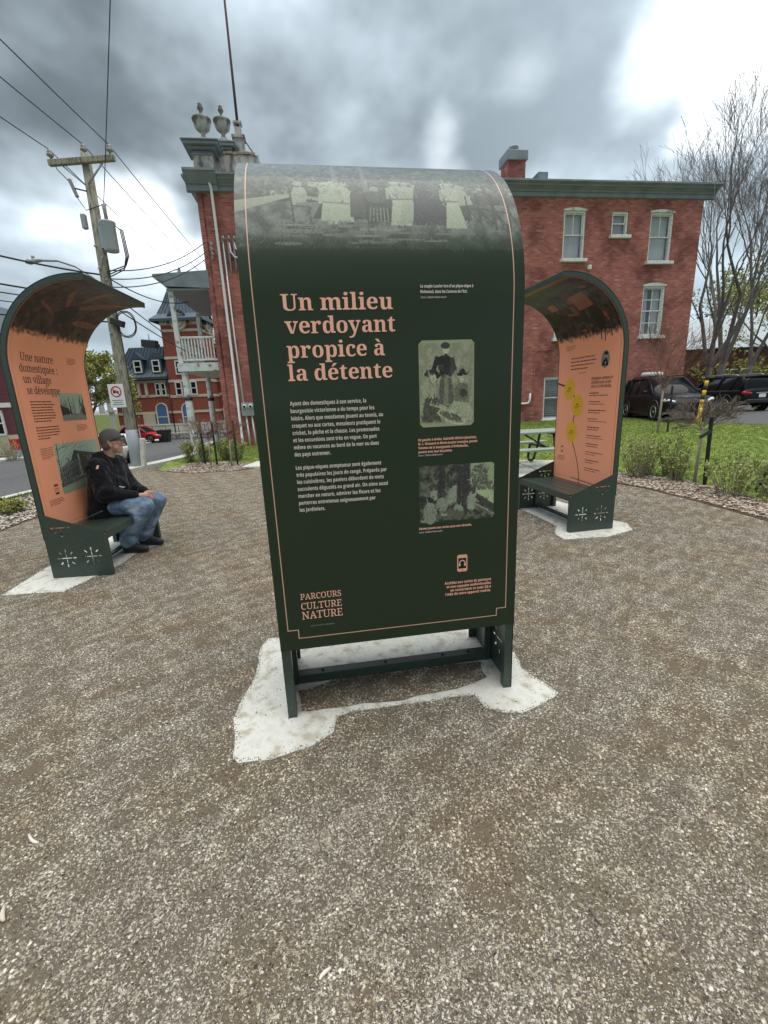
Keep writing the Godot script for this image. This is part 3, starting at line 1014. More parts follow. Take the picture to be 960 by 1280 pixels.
# ------------------------------------------------------------------ far buildings
func far_window(parent: Node3D, c: Vector3, w: float, h: float, glass: Material, arched := false) -> void:
	var n := Node3D.new()
	n.name = "window"
	parent.add_child(n, true)
	var st := new_st()
	var f := 0.12
	box(st, c + Vector3(-w / 2, 0, 0.04), Vector3(f, h, 0.14))
	box(st, c + Vector3(w / 2, 0, 0.04), Vector3(f, h, 0.14))
	box(st, c + Vector3(0, -h / 2, 0.04), Vector3(w + f, f, 0.16))
	box(st, c + Vector3(0, 0, 0.03), Vector3(w - f, f * 0.7, 0.1))
	if arched:
		for i in 8:
			var a0 := PI * i / 8.0
			var a1 := PI * (i + 1) / 8.0
			var p0 := c + Vector3(cos(a0) * w / 2, h / 2 + sin(a0) * w / 2, 0.04)
			var p1 := c + Vector3(cos(a1) * w / 2, h / 2 + sin(a1) * w / 2, 0.04)
			box(st, (p0 + p1) / 2, Vector3(p0.distance_to(p1) + 0.05, f, 0.14), Basis(Vector3.BACK, (p1 - p0).angle_to(Vector3.RIGHT) * (1.0 if (p1 - p0).y > 0 else -1.0)))
	else:
		box(st, c + Vector3(0, h / 2, 0.04), Vector3(w + f, f, 0.16))
	part("frame", st, M.white_paint, n)
	st = new_st()
	if arched:
		var p := PackedVector2Array([Vector2(-w / 2, -h / 2)])
		for i in 13:
			p.append(Vector2(-cos(PI * i / 12.0) * w / 2, h / 2 + sin(PI * i / 12.0) * w / 2))
		p.append(Vector2(w / 2, -h / 2))
		prism(st, p, 0.05, Transform3D(Basis.IDENTITY, c))
	else:
		box(st, c + Vector3(0, 0, 0.015), Vector3(w, h, 0.05))
	part("pane", st, glass, n)

func frustum(st: SurfaceTool, rings: Array) -> void:
	# rings: [x0, x1, z0, z1, y]
	for i in rings.size() - 1:
		var a: Array = rings[i]
		var b: Array = rings[i + 1]
		var A := [Vector3(a[0], a[4], a[3]), Vector3(a[1], a[4], a[3]), Vector3(a[1], a[4], a[2]), Vector3(a[0], a[4], a[2])]
		var B := [Vector3(b[0], b[4], b[3]), Vector3(b[1], b[4], b[3]), Vector3(b[1], b[4], b[2]), Vector3(b[0], b[4], b[2])]
		for k in 4:
			var k2 := (k + 1) % 4
			quad(st, A[k], B[k], B[k2], A[k2])
	var t: Array = rings[rings.size() - 1]
	quad(st, Vector3(t[0], t[4], t[3]), Vector3(t[0], t[4], t[2]), Vector3(t[1], t[4], t[2]), Vector3(t[1], t[4], t[3]))

func build_background() -> void:
	# clock tower building across the street, local origin at the tower's front left corner on the ground
	var c := thing("clock_tower_building", "red brick building with cream bands, dark blue mansard roof and clock tower across street", "building", Vector3(-22.5, -1.45, -50.0))
	var st := new_st()
	box(st, Vector3(2.0, 5.95, -2.0), Vector3(4.0, 12.1, 4.0))
	part("tower_wall", st, M.far_brick, c)
	st = new_st()
	box(st, Vector3(-3.1, 3.0, -4.3), Vector3(6.2, 6.2, 8.2))
	part("wing_wall", st, M.far_brick, c)
	st = new_st()
	box(st, Vector3(9.0, 3.0, -7.0), Vector3(10.0, 6.2, 7.0))
	part("wing_wall", st, M.far_brick, c)
	for y in [11.7, 10.9, 8.2, 5.85, 4.25, 2.6]:
		var hh := 0.55 if y > 11.0 else 0.26
		pbox("stone_band", Vector3(2.0, y, -2.0), Vector3(4.12, hh, 4.12), M.cream_stone, c)
	for y in [5.9, 4.4, 2.62]:
		pbox("stone_band", Vector3(-3.1, y, -4.28), Vector3(6.26, 0.26, 8.3), M.cream_stone, c)
		pbox("stone_band", Vector3(9.0, y, -7.0), Vector3(10.1, 0.26, 7.1), M.cream_stone, c)
	pbox("plinth", Vector3(-0.6, 0.75, -2.2), Vector3(11.0, 1.3, 4.6), M.concrete, c)
	st = new_st()
	frustum(st, [[-0.75, 4.75, -4.75, 0.75, 11.75], [-0.75, 4.75, -4.75, 0.75, 12.0], [-0.1, 4.1, -4.1, 0.1, 12.55], [0.35, 3.65, -3.65, -0.35, 13.5], [0.9, 3.1, -3.1, -0.9, 15.0]])
	for i in 12:
		var t := i / 11.0
		tube(st, [Vector3(lerpf(-0.1, 4.1, t), 12.58, 0.1), Vector3(lerpf(0.35, 3.65, t), 13.52, -0.33), Vector3(lerpf(0.9, 3.1, t), 15.02, -0.88)], [0.035], 4)
	var tr := part("tower_roof", st, M.slate_metal, c)
	ptube("finial", [Vector3(2, 15, -2), Vector3(2, 16.4, -2)], [0.1, 0.03], M.slate_metal, tr)
	for f in 2:
		var xf := Transform3D(Basis.IDENTITY, Vector3(2.0, 11.75, 0.15)) if f == 0 else Transform3D(Basis(Vector3.UP, PI / 2), Vector3(4.15, 11.75, -2.0))
		st = new_st(true)
		lathe(st, [Vector2(0.0, 0.0), Vector2(0.62, 0.0), Vector2(0.62, 0.12), Vector2(0.0, 0.12)], 24, Vector3.ZERO, Basis(Vector3.RIGHT, PI / 2))
		var cf := part("clock_face", st, M.white_paint, c, xf)
		st = new_st()
		for i in 18:
			var a := PI * (i + 0.5) / 18.0 * 2.0
			box(st, Vector3(cos(a) * 0.72, sin(a) * 0.72, 0.05), Vector3(0.24, 0.27, 0.3), Basis(Vector3.BACK, a))
		part("clock_surround", st, M.cream_stone, cf)
		st = new_st()
		for i in 9:
			var a := PI * i / 8.0
			box(st, Vector3(cos(a) * 0.98, sin(a) * 0.98, -0.1), Vector3(0.22, 0.46, 0.9), Basis(Vector3.BACK, a))
		part("clock_hood", st, M.slate_metal, cf)
		st = new_st()
		box(st, Vector3(0.12, 0.1, 0.14), Vector3(0.38, 0.06, 0.02), Basis(Vector3.BACK, 0.7))
		box(st, Vector3(0.02, -0.2, 0.142), Vector3(0.05, 0.45, 0.02))
		part("clock_hands", st, M.black_plastic, cf)
		for i in 12:
			var a := TAU * i / 12.0
			pbox("hour_mark", Vector3(cos(a) * 0.5, sin(a) * 0.5, 0.13), Vector3(0.12, 0.04, 0.02), M.black_plastic, cf, 0.0, Basis(Vector3.BACK, a))
	st = new_st()
	frustum(st, [[-6.6, 0.0, -8.8, 0.35, 6.1], [-6.6, 0.0, -8.8, 0.35, 6.35], [-5.6, 0.0, -8.2, -0.35, 7.2], [-4.2, 0.0, -7.4, -1.0, 9.5]])
	for i in 13:
		var t := i / 12.0
		tube(st, [Vector3(lerpf(-6.5, -0.1, t), 6.38, 0.33), Vector3(lerpf(-5.5, -0.1, t), 7.22, -0.33), Vector3(lerpf(-4.1, -0.1, t), 9.5, -0.97)], [0.035], 4)
	part("mansard_roof", st, M.slate_metal, c)
	st = new_st()
	frustum(st, [[4.0, 14.4, -10.8, -3.2, 6.1], [4.0, 14.4, -10.8, -3.2, 6.35], [4.0, 13.2, -9.8, -4.2, 8.9]])
	part("mansard_roof", st, M.slate_metal, c)
	for x in [-3.0, -1.05]:
		st = new_st()
		box(st, Vector3(x, 7.45, -0.55), Vector3(1.15, 1.5, 1.2))
		prism(st, v2([[-0.75, 0], [0.75, 0], [0, 0.75]]), 1.5, Transform3D(Basis.IDENTITY, Vector3(x, 8.15, -1.3)))
		var dm := part("dormer", st, M.slate_metal, c)
		far_window(dm, Vector3(x, 7.45, 0.06), 0.72, 1.15, M.dark_glass)
	for x in [-4.2, -3.4, -2.6]:
		pbox("pilaster", Vector3(x, 5.1, -0.12), Vector3(0.28, 1.3, 0.2), M.cream_stone, c)
	for x in [-1.35, -0.75]:
		far_window(c, Vector3(x, 5.05, -0.17), 0.42, 1.25, M.dark_glass)
	far_window(c, Vector3(-1.2, 2.15, 0.02), 1.2, 1.7, M.blue_reflection_glass, true)
	far_window(c, Vector3(1.6, 2.05, 0.02), 1.2, 1.7, M.blue_reflection_glass, true)
	far_window(c, Vector3(4.9, 2.0, -3.46), 1.1, 1.6, M.blue_reflection_glass, true)
	pbox("boarded_window", Vector3(-2.75, 1.95, -0.1), Vector3(1.3, 1.35, 0.16), M.cream_stone, c)
	for q in [[1.0, 5.05], [2.6, 5.05], [1.3, 7.2]]:
		far_window(c, Vector3(q[0], q[1], 0.02), 0.6, 1.3, M.dark_glass)
	for x in [5.2, 6.4, 8.0, 9.4]:
		far_window(c, Vector3(x, 5.0, -3.46), 0.7, 1.3, M.dark_glass)
	# porch at the end of the wing
	st = new_st()
	box(st, Vector3(-6.7, 5.95, 0.4), Vector3(1.5, 0.28, 2.6))
	part("porch_roof", st, M.slate_metal, c)
	for q in [[-6.5, 4.3, 0.5, 3.0], [-6.2, 1.6, 0.9, 3.0], [-7.0, 4.3, 1.2, 3.0]]:
		var pc := pbox("porch_column", Vector3(q[0], q[1], q[2]), Vector3(0.42, q[3], 0.42), M.white_paint, c, 0.03)
		pbox("capital", Vector3(q[0], q[1] + q[3] / 2 - 0.1, q[2]), Vector3(0.7, 0.2, 0.7), M.white_paint, pc)
	ptube("downpipe", [Vector3(-0.15, 6.1, 0.12), Vector3(-0.05, 0.0, 0.12)], [0.06], M.black_plastic, c, 6)
	# low stone wall and fence in front
	var lw := thing("stone_wall", "low grey stone wall in front of the clock tower building", "wall", Vector3(-24.0, -1.4, -45.2))
	for i in 26:
		for j in 2:
			var sh := rng.randf_range(0.9, 1.0)
			inst("stone", mbox(Vector3(0.66, 0.3 * sh, 0.4), 0.03), M.old_stone, lw, Transform3D(Basis.IDENTITY, Vector3(i * 0.68 + (0.34 if j else 0.0), 0.12 + j * 0.31, rng.randf_range(-0.03, 0.03))))
	for i in 14:
		ptube("fence_post", [Vector3(i * 1.3, 0.6, 0), Vector3(i * 1.3, 1.35, 0)], [0.03], M.black_plastic, lw, 5)
	for y in [0.75, 1.3]:
		ptube("fence_rail", [Vector3(0, y, 0), Vector3(17.0, y, 0)], [0.02], M.black_plastic, lw, 5)
	# maroon house on the far side of the road
	var h := thing("maroon_house", "maroon clapboard house with white trim on beige foundation across the road", "house", Vector3(-24.6, -1.1, -30.5))
	st = new_st()
	box(st, Vector3(-5, 4.6, -4), Vector3(10, 6.4, 8))
	part("wall", st, M.maroon, h)
	for i in 26:
		pbox("clapboard", Vector3(-5, 1.45 + i * 0.245, -4), Vector3(10.03, 0.2, 8.03), M.maroon, h, 0.0, Basis(Vector3.RIGHT, 0.0))
	pbox("foundation", Vector3(-5, 0.7, -4), Vector3(10.2, 1.4, 8.2), M.beige, h)
	st = new_st()
	prism(st, v2([[-5.6, 0], [5.6, 0], [0, 3.2]]), 9.0, Transform3D(Basis.IDENTITY, Vector3(-5, 7.8, -8.5)))
	part("roof", st, M.slate_metal, h)
	pbox("trim_board", Vector3(-5, 3.35, -3.98), Vector3(10.12, 0.3, 8.12), M.white_paint, h)
	far_window(h, Vector3(-0.95, 2.2, 0.03), 1.0, 1.5, M.dark_glass)
	far_window(h, Vector3(-2.9, 2.2, 0.03), 1.0, 1.5, M.dark_glass)
	far_window(h, Vector3(-1.6, 5.3, 0.03), 0.9, 1.5, M.dark_glass)
	# shed with a metal roof behind the parked cars
	var s := thing("brick_shed", "long low brick red shed with pale ribbed metal roof behind the trees", "shed", Vector3(20.0, 0.3, -34.0))
	pbox("wall", Vector3(14, 1.8, -4), Vector3(30, 3.8, 8), M.barn_wall, s)
	pbox("eave_board", Vector3(14, 3.72, 0.12), Vector3(30.3, 0.18, 0.16), M.black_plastic, s)
	st = new_st()
	var n := 90
	for i in n:
		var x0 := -1.0 + 30.0 * i / n
		var w := 30.0 / n
		var prof := [[x0, 0.0], [x0 + w * 0.55, 0.0], [x0 + w * 0.7, 0.05], [x0 + w * 0.85, 0.05], [x0 + w, 0.0]]
		for k in 4:
			var a: Array = prof[k]
			var b: Array = prof[k + 1]
			quad(st, Vector3(a[0], 3.8 + a[1], 0.35), Vector3(a[0], 6.7 + a[1], -6.5), Vector3(b[0], 6.7 + b[1], -6.5), Vector3(b[0], 3.8 + b[1], 0.35))
	part("roof", st, M.barn_roof, s)
	# wheelie bin and red litter bin
	var bin := thing("black_bin", "black open topped bin standing on the verge across the street", "bin", Vector3(-19.6, -1.35, -41.0))
	st = new_st()
	frustum(st, [[-0.75, 0.75, -0.5, 0.5, 0.0], [-0.95, 0.95, -0.6, 0.6, 1.35]])
	part("body", st, M.black_plastic, bin)
	pbox("rim", Vector3(0, 1.37, 0), Vector3(2.0, 0.09, 1.3), M.rubber, bin, 0.02)
	pbox("hinge", Vector3(-0.6, 1.46, -0.5), Vector3(0.4, 0.12, 0.2), M.galvanised, bin)
	pbox("hinge", Vector3(0.6, 1.46, -0.5), Vector3(0.4, 0.12, 0.2), M.galvanised, bin)
	bin.scale = Vector3(0.55, 0.75, 0.55)
	var rb := thing("red_bin", "red bin with grey base beside the maroon house", "bin", Vector3(-22.9, hgt(-22.9, -28.4), -28.4))
	st = new_st()
	frustum(st, [[-0.35, 0.35, -0.35, 0.35, 0.6], [-0.42, 0.42, -0.4, 0.4, 1.35]])
	part("body", st, M.paint_red, rb)
	pbox("base", Vector3(0, 0.3, 0), Vector3(0.72, 0.6, 0.7), M.grey_pipe, rb, 0.03)
	pbox("lid", Vector3(0, 1.39, 0), Vector3(0.9, 0.08, 0.86), M.paint_red, rb, 0.02)
	rb.scale = Vector3(0.62, 0.8, 0.62)

# ------------------------------------------------------------------ printed panels
var cv: Image
var cs := 1.0
var ch_m := 1.0

func canvas(w_m: float, h_m: float, ppm: float, base: Color) -> void:
	cs = ppm
	ch_m = h_m
	cv = Image.create(int(w_m * ppm), int(h_m * ppm), false, Image.FORMAT_RGB8)
	cv.fill(base)

func c_rect(x0: float, y0: float, x1: float, y1: float, c: Color) -> void:
	var ax: int = int(round(minf(x0, x1) * cs))
	var bx: int = int(round(maxf(x0, x1) * cs))
	var ay: int = int(round((ch_m - maxf(y0, y1)) * cs))
	var by: int = int(round((ch_m - minf(y0, y1)) * cs))
	cv.fill_rect(Rect2i(ax, ay, maxi(1, bx - ax), maxi(1, by - ay)).intersection(Rect2i(0, 0, cv.get_width(), cv.get_height())), c)

func c_poly(pts: Array, c: Color) -> void:
	var lo := 1e9
	var hi := -1e9
	for p in pts:
		lo = minf(lo, p[1])
		hi = maxf(hi, p[1])
	var r0: int = int((ch_m - hi) * cs)
	var r1: int = int((ch_m - lo) * cs)
	for r in range(maxi(r0, 0), mini(r1 + 1, cv.get_height())):
		var y := ch_m - (r + 0.5) / cs
		var xs := []
		for i in pts.size():
			var a: Array = pts[i]
			var b: Array = pts[(i + 1) % pts.size()]
			if (a[1] > y) != (b[1] > y):
				xs.append(a[0] + (y - a[1]) * (b[0] - a[0]) / (b[1] - a[1]))
		xs.sort()
		for k in range(0, xs.size() - 1, 2):
			var x0: int = int(round(xs[k] * cs))
			var x1: int = int(round(xs[k + 1] * cs))
			if x1 > x0:
				cv.fill_rect(Rect2i(x0, r, x1 - x0, 1).intersection(Rect2i(0, 0, cv.get_width(), cv.get_height())), c)

func c_ell(x: float, y: float, rx: float, ry: float, c: Color, turn := 0.0) -> void:
	var pts := []
	for i in 20:
		var a := TAU * i / 20.0
		var u := cos(a) * rx
		var v := sin(a) * ry
		pts.append([x + u * cos(turn) - v * sin(turn), y + u * sin(turn) + v * cos(turn)])
	c_poly(pts, c)

func c_line(pts: Array, w: float, c: Color) -> void:
	for i in pts.size() - 1:
		var a := Vector2(pts[i][0], pts[i][1])
		var b := Vector2(pts[i + 1][0], pts[i + 1][1])
		var t := (b - a).normalized() * w * 0.5
		var n := Vector2(-t.y, t.x)
		var q := [a - t + n, b + t + n, b + t - n, a - t - n]
		c_poly([[q[0].x, q[0].y], [q[1].x, q[1].y], [q[2].x, q[2].y], [q[3].x, q[3].y]], c)

# mottled tone over a rectangle of the print (grain of an old photograph)
func c_grain(x0: float, y0: float, x1: float, y1: float, lo: Color, hi: Color, freq: float, amount: float, sd: float, mask = null) -> void:
	var ax: int = maxi(0, int(x0 * cs))
	var bx: int = mini(cv.get_width(), int(x1 * cs))
	var ay: int = maxi(0, int((ch_m - y1) * cs))
	var by: int = mini(cv.get_height(), int((ch_m - y0) * cs))
	for j in range(ay, by):
		for i in range(ax, bx):
			var n := noise.get_noise_3d(i / cs * freq, j / cs * freq, sd)
			var k := amount
			if mask != null:
				k = mask.call(i / cs, ch_m - j / cs)
			if k <= 0.0:
				continue
			var t: float = clampf(0.5 + n * 1.6, 0.0, 1.0)
			cv.set_pixel(i, j, cv.get_pixel(i, j).lerp(lo.lerp(hi, t), k))

# lines of print too small to read, as runs of word lengths
func c_lines(x0: float, x1: float, ytop: float, lines: int, pitch: float, high: float, c: Color, last := 0.7, right := false) -> void:
	for i in lines:
		var ln: float = (x1 - x0) * (last if i == lines - 1 else rng.randf_range(0.86, 1.0))
		var x: float = x0 if not right else x1 - ln
		var e: float = x + ln
		while x < e - 0.004:
			var w: float = minf(rng.randf_range(0.012, 0.042) * high / 0.008, e - x)
			c_rect(x, ytop - i * pitch - high, x + w, ytop - i * pitch, c)
			x += w + high * 0.7

func woman(x: float, y0: float, h: float, light: Color, dark: Color) -> void:
	c_poly([[x - h * 0.17, y0], [x + h * 0.17, y0], [x + h * 0.09, y0 + h * 0.52], [x - h * 0.09, y0 + h * 0.52]], light)
	c_poly([[x - h * 0.10, y0 + h * 0.5], [x + h * 0.10, y0 + h * 0.5], [x + h * 0.15, y0 + h * 0.8], [x + h * 0.05, y0 + h * 0.86], [x - h * 0.05, y0 + h * 0.86], [x - h * 0.15, y0 + h * 0.8]], light.darkened(0.06))
	c_line([[x - h * 0.1, y0 + h * 0.52], [x + h * 0.1, y0 + h * 0.52]], h * 0.03, light.lerp(dark, 0.6))
	c_line([[x - h * 0.15, y0 + h * 0.78], [x - h * 0.16, y0 + h * 0.55]], h * 0.05, light.lerp(dark, 0.25))
	c_ell(x, y0 + h * 0.91, h * 0.06, h * 0.07, light.lerp(dark, 0.3))
	c_ell(x, y0 + h * 0.97, h * 0.12, h * 0.035, light.lerp(dark, 0.12))

func chair_print(x: float, y0: float, s: float, c: Color) -> void:
	c_line([[x, y0], [x + s * 0.04, y0 + s]], s * 0.05, c)
	c_line([[x + s * 0.35, y0 + 0.01], [x + s * 0.40, y0 + s * 0.98]], s * 0.05, c)
	c_line([[x - s * 0.12, y0 + s * 0.5], [x + s * 0.42, y0 + s * 0.44]], s * 0.05, c)
	c_line([[x + s * 0.05, y0 + s * 0.45], [x + s * 0.32, y0]], s * 0.04, c)
	c_line([[x + s * 0.40, y0 + s * 0.42], [x + s * 0.58, y0 - s * 0.02]], s * 0.04, c)

func back_print() -> ImageTexture:
	var flat := SH - PB
	var total := flat + SR * SPHI
	var base := Color(0.172, 0.212, 0.155)
	canvas(SW, total, 680.0, base)
	var lo := Color(0.20, 0.225, 0.205)
	var mid := Color(0.285, 0.305, 0.285)
	var hi := Color(0.605, 0.63, 0.555)
	var g0 := flat + 0.17
	# garden party over the bend of the canopy: lawn, shrubs, figures
	c_grain(0, g0, SW, flat + 0.46, mid.darkened(0.1), mid.lightened(0.22), 14.0, 1.0, 1.0, func(_x: float, y: float) -> float: return smoothstep(g0, g0 + 0.14, y + 0.03 * noise.get_noise_1d(_x * 9.0)))
	c_grain(0, flat + 0.42, SW, total, lo.darkened(0.1), mid.darkened(0.05), 11.0, 1.0, 2.0)
	c_grain(0, flat + 0.46, SW, flat + 0.75, lo, mid.lightened(0.12), 34.0, 0.75, 3.0)
	for i in 60:
		var bx := rng.randf_range(0.0, SW)
		var by := flat + rng.randf_range(0.45, 0.95)
		for k in 10:
			c_ell(bx + rng.randf_range(-0.06, 0.06), by + rng.randf_range(-0.03, 0.03), rng.randf_range(0.004, 0.016), rng.randf_range(0.003, 0.011), lo.lerp(hi, rng.randf_range(0.0, 0.45)))
	c_poly([[0.0, flat + 0.36], [0.24, flat + 0.455], [0.24, flat + 0.475], [0.0, flat + 0.425]], hi.darkened(0.12))
	for i in 26:
		c_ell(rng.randf_range(0.2, 1.0), flat + rng.randf_range(0.22, 0.31), rng.randf_range(0.02, 0.10), rng.randf_range(0.003, 0.008), mid.lerp(hi, rng.randf_range(0.2, 0.6)))
	for t in [0.42, 0.55]:
		c_poly([[t - 0.012, flat + 0.50], [t + 0.014, flat + 0.50], [t + 0.008, flat + 0.78], [t - 0.006, flat + 0.78]], mid.lightened(0.12))
	var f := flat + 0.315
	c_poly([[0.30, f + 0.02], [1.0, f + 0.02], [1.0, f + 0.16], [0.30, f + 0.16]], lo)
	# seated man on the left
	c_poly([[0.225, f + 0.09], [0.29, f + 0.085], [0.30, f + 0.19], [0.26, f + 0.215], [0.225, f + 0.18]], hi.darkened(0.1))
	c_ell(0.262, f + 0.228, 0.022, 0.018, hi.darkened(0.12))
	c_line([[0.26, f + 0.09], [0.335, f + 0.095], [0.305, f + 0.03], [0.285, f]], 0.024, mid.lightened(0.15))
	c_line([[0.27, f + 0.14], [0.34, f + 0.125]], 0.02, hi.darkened(0.15))
	c_line([[0.225, f + 0.19], [0.235, f + 0.005]], 0.007, lo)
	c_line([[0.235, f + 0.085], [0.30, f + 0.08], [0.305, f]], 0.007, lo)
	# two seated women
	c_poly([[0.345, f + 0.01], [0.485, f + 0.005], [0.475, f + 0.11], [0.36, f + 0.11]], hi)
	c_poly([[0.34, f + 0.10], [0.49, f + 0.09], [0.475, f + 0.20], [0.40, f + 0.235], [0.35, f + 0.20]], hi.darkened(0.05))
	c_ell(0.335, f + 0.225, 0.035, 0.02, hi.darkened(0.1))
	c_ell(0.395, f + 0.235, 0.042, 0.014, hi.darkened(0.02))
	c_ell(0.445, f + 0.225, 0.032, 0.012, hi.darkened(0.08))
	for x in [0.385, 0.41]:
		c_ell(x, f, 0.010, 0.008, hi)
	c_line([[0.36, f + 0.11], [0.48, f + 0.10]], 0.004, mid)
	# child with a cart, and dark figures
	c_ell(0.59, f + 0.13, 0.062, 0.05, lo)
	c_ell(0.59, f + 0.14, 0.045, 0.035, mid)
	c_ell(0.585, f + 0.20, 0.02, 0.02, hi.darkened(0.2))
	c_poly([[0.54, f], [0.65, f + 0.01], [0.64, f + 0.09], [0.55, f + 0.09]], lo)
	for k in 6:
		c_line([[0.55 + k * 0.016, f + 0.01], [0.56 + k * 0.014, f + 0.08]], 0.005, hi.darkened(0.2))
	c_poly([[0.47, f + 0.03], [0.54, f + 0.03], [0.54, f + 0.15], [0.48, f + 0.17]], mid.darkened(0.05))
	# standing group
	woman(0.685, f - 0.01, 0.275, hi, lo)
	woman(0.725, f + 0.0, 0.26, hi.darkened(0.08), lo)
	c_poly([[0.735, f - 0.005], [0.90, f - 0.005], [0.87, f + 0.10], [0.845, f + 0.19], [0.80, f + 0.225], [0.765, f + 0.19], [0.75, f + 0.10]], Color(0.21, 0.225, 0.245))
	c_ell(0.805, f + 0.25, 0.022, 0.022, Color(0.22, 0.23, 0.24))
	c_ell(0.805, f + 0.268, 0.026, 0.01, mid)
	woman(0.925, f - 0.02, 0.28, hi, lo)
	c_poly([[0.95, f + 0.10], [1.02, f + 0.11], [1.0, f + 0.20], [0.96, f + 0.21]], hi.darkened(0.12))
	c_ell(0.975, f + 0.225, 0.024, 0.02, hi.darkened(0.2))
	# empty chairs and a far group
	for q in [[0.985, 0.01, 0.15], [1.035, 0.0, 0.18], [1.105, -0.02, 0.19]]:
		chair_print(q[0], f + q[1], q[2], lo.darkened(0.1))
	for i in 12:
		c_ell(1.02 + rng.randf_range(0, 0.19), f + rng.randf_range(0.17, 0.22), 0.014, 0.010, hi.darkened(rng.randf_range(0.1, 0.5)))
	c_strokes(0.21, f - 0.01, 1.2, f + 0.25, 420, 0.018, lo.darkened(0.2), hi, 0.16)
	c_strokes(0.0, flat + 0.45, SW, flat + 1.1, 1400, 0.03, lo.darkened(0.2), hi, 0.26)
	c_strokes(0.0, flat + 0.19, SW, flat + 0.33, 900, 0.014, lo, hi, 0.3)
	c_grain(0, flat + 0.2, SW, flat + 0.6, lo, hi, 75.0, 0.10, 8.0)
	c_grain(0, flat + 0.2, SW, flat + 0.6, lo, hi, 190.0, 0.10, 9.0)
	soften(0.0, flat + 0.16, SW, total - 0.3, 2)
	# pink rule
	var pink := Color(0.86, 0.66, 0.58)
	var l := 0.0445
	var r := SW - 0.052
	var w := 0.0042
	c_line([[l, total - 0.02], [l, 0.107], [l + 0.05, 0.107], [l + 0.05, 0.062], [r - 0.05, 0.062], [r - 0.05, 0.102], [r, 0.102], [r, total - 0.02], [l, total - 0.02]], w, pink)
	# two portrait photographs
	photo_women(0.615 + 0.115, 1.455 - PB, 0.255, 0.375, hi, lo)
	photo_cards(0.615 + 0.105, 1.0 - PB, 0.37, 0.275, hi, lo, base)
	# telephone pictogram with headphones
	var px := 0.61 + 0.295
	var py := 0.73 - PB
	c_rect(px, py + 0.004, px + 0.052, py + 0.086, Color(0.93, 0.66, 0.55))
	c_rect(px + 0.004, py, px + 0.048, py + 0.09, Color(0.93, 0.66, 0.55))
	c_rect(px + 0.006, py + 0.016, px + 0.046, py + 0.072, Color(0.13, 0.12, 0.11))
	c_ell(px + 0.026, py + 0.044, 0.017, 0.018, Color(0.85, 0.74, 0.66))
	c_ell(px + 0.026, py + 0.043, 0.0125, 0.0135, Color(0.13, 0.12, 0.11))
	c_rect(px + 0.012, py + 0.020, px + 0.040, py + 0.034, Color(0.13, 0.12, 0.11))
	c_ell(px + 0.0125, py + 0.037, 0.0052, 0.009, Color(0.85, 0.74, 0.66))
	c_ell(px + 0.0395, py + 0.037, 0.0052, 0.009, Color(0.85, 0.74, 0.66))
	c_ell(px + 0.026, py + 0.009, 0.003, 0.003, Color(0.2, 0.15, 0.13))
	return ImageTexture.create_from_image(cv)

# short strokes a little darker or paler than what they cross: folds, leaves, faces of an old photograph
func c_strokes(x0: float, y0: float, x1: float, y1: float, n: int, size: float, dark: Color, pale: Color, most: float) -> void:
	for i in n:
		var x := rng.randf_range(x0, x1)
		var y := rng.randf_range(y0, y1)
		var now := cv.get_pixel(clampi(int(x * cs), 0, cv.get_width() - 1), clampi(int((ch_m - y) * cs), 0, cv.get_height() - 1))
		var a := rng.randf_range(0.9, 2.2) if rng.randf() < 0.6 else rng.randf() * PI
		var l := size * rng.randf_range(0.4, 1.3)
		var ex: float = clampf(x + cos(a) * l, x0, x1)
		var ey: float = clampf(y + sin(a) * l, y0, y1)
		c_line([[x, y], [ex, ey]], size * rng.randf_range(0.10, 0.30), now.lerp(dark if rng.randf() < 0.55 else pale, rng.randf_range(0.08, most)))

# the blur of an enlarged old photograph
func soften(x0: float, y0: float, x1: float, y1: float, k: int) -> void:
	var rc := Rect2i(int(x0 * cs), int((ch_m - y1) * cs), int((x1 - x0) * cs), int((y1 - y0) * cs)).intersection(Rect2i(0, 0, cv.get_width(), cv.get_height()))
	var p := cv.get_region(rc)
	p.resize(maxi(1, rc.size.x / k), maxi(1, rc.size.y / k), Image.INTERPOLATE_LANCZOS)
	p.resize(rc.size.x, rc.size.y, Image.INTERPOLATE_CUBIC)
	cv.blit_rect(p, Rect2i(Vector2i.ZERO, rc.size), rc.position)

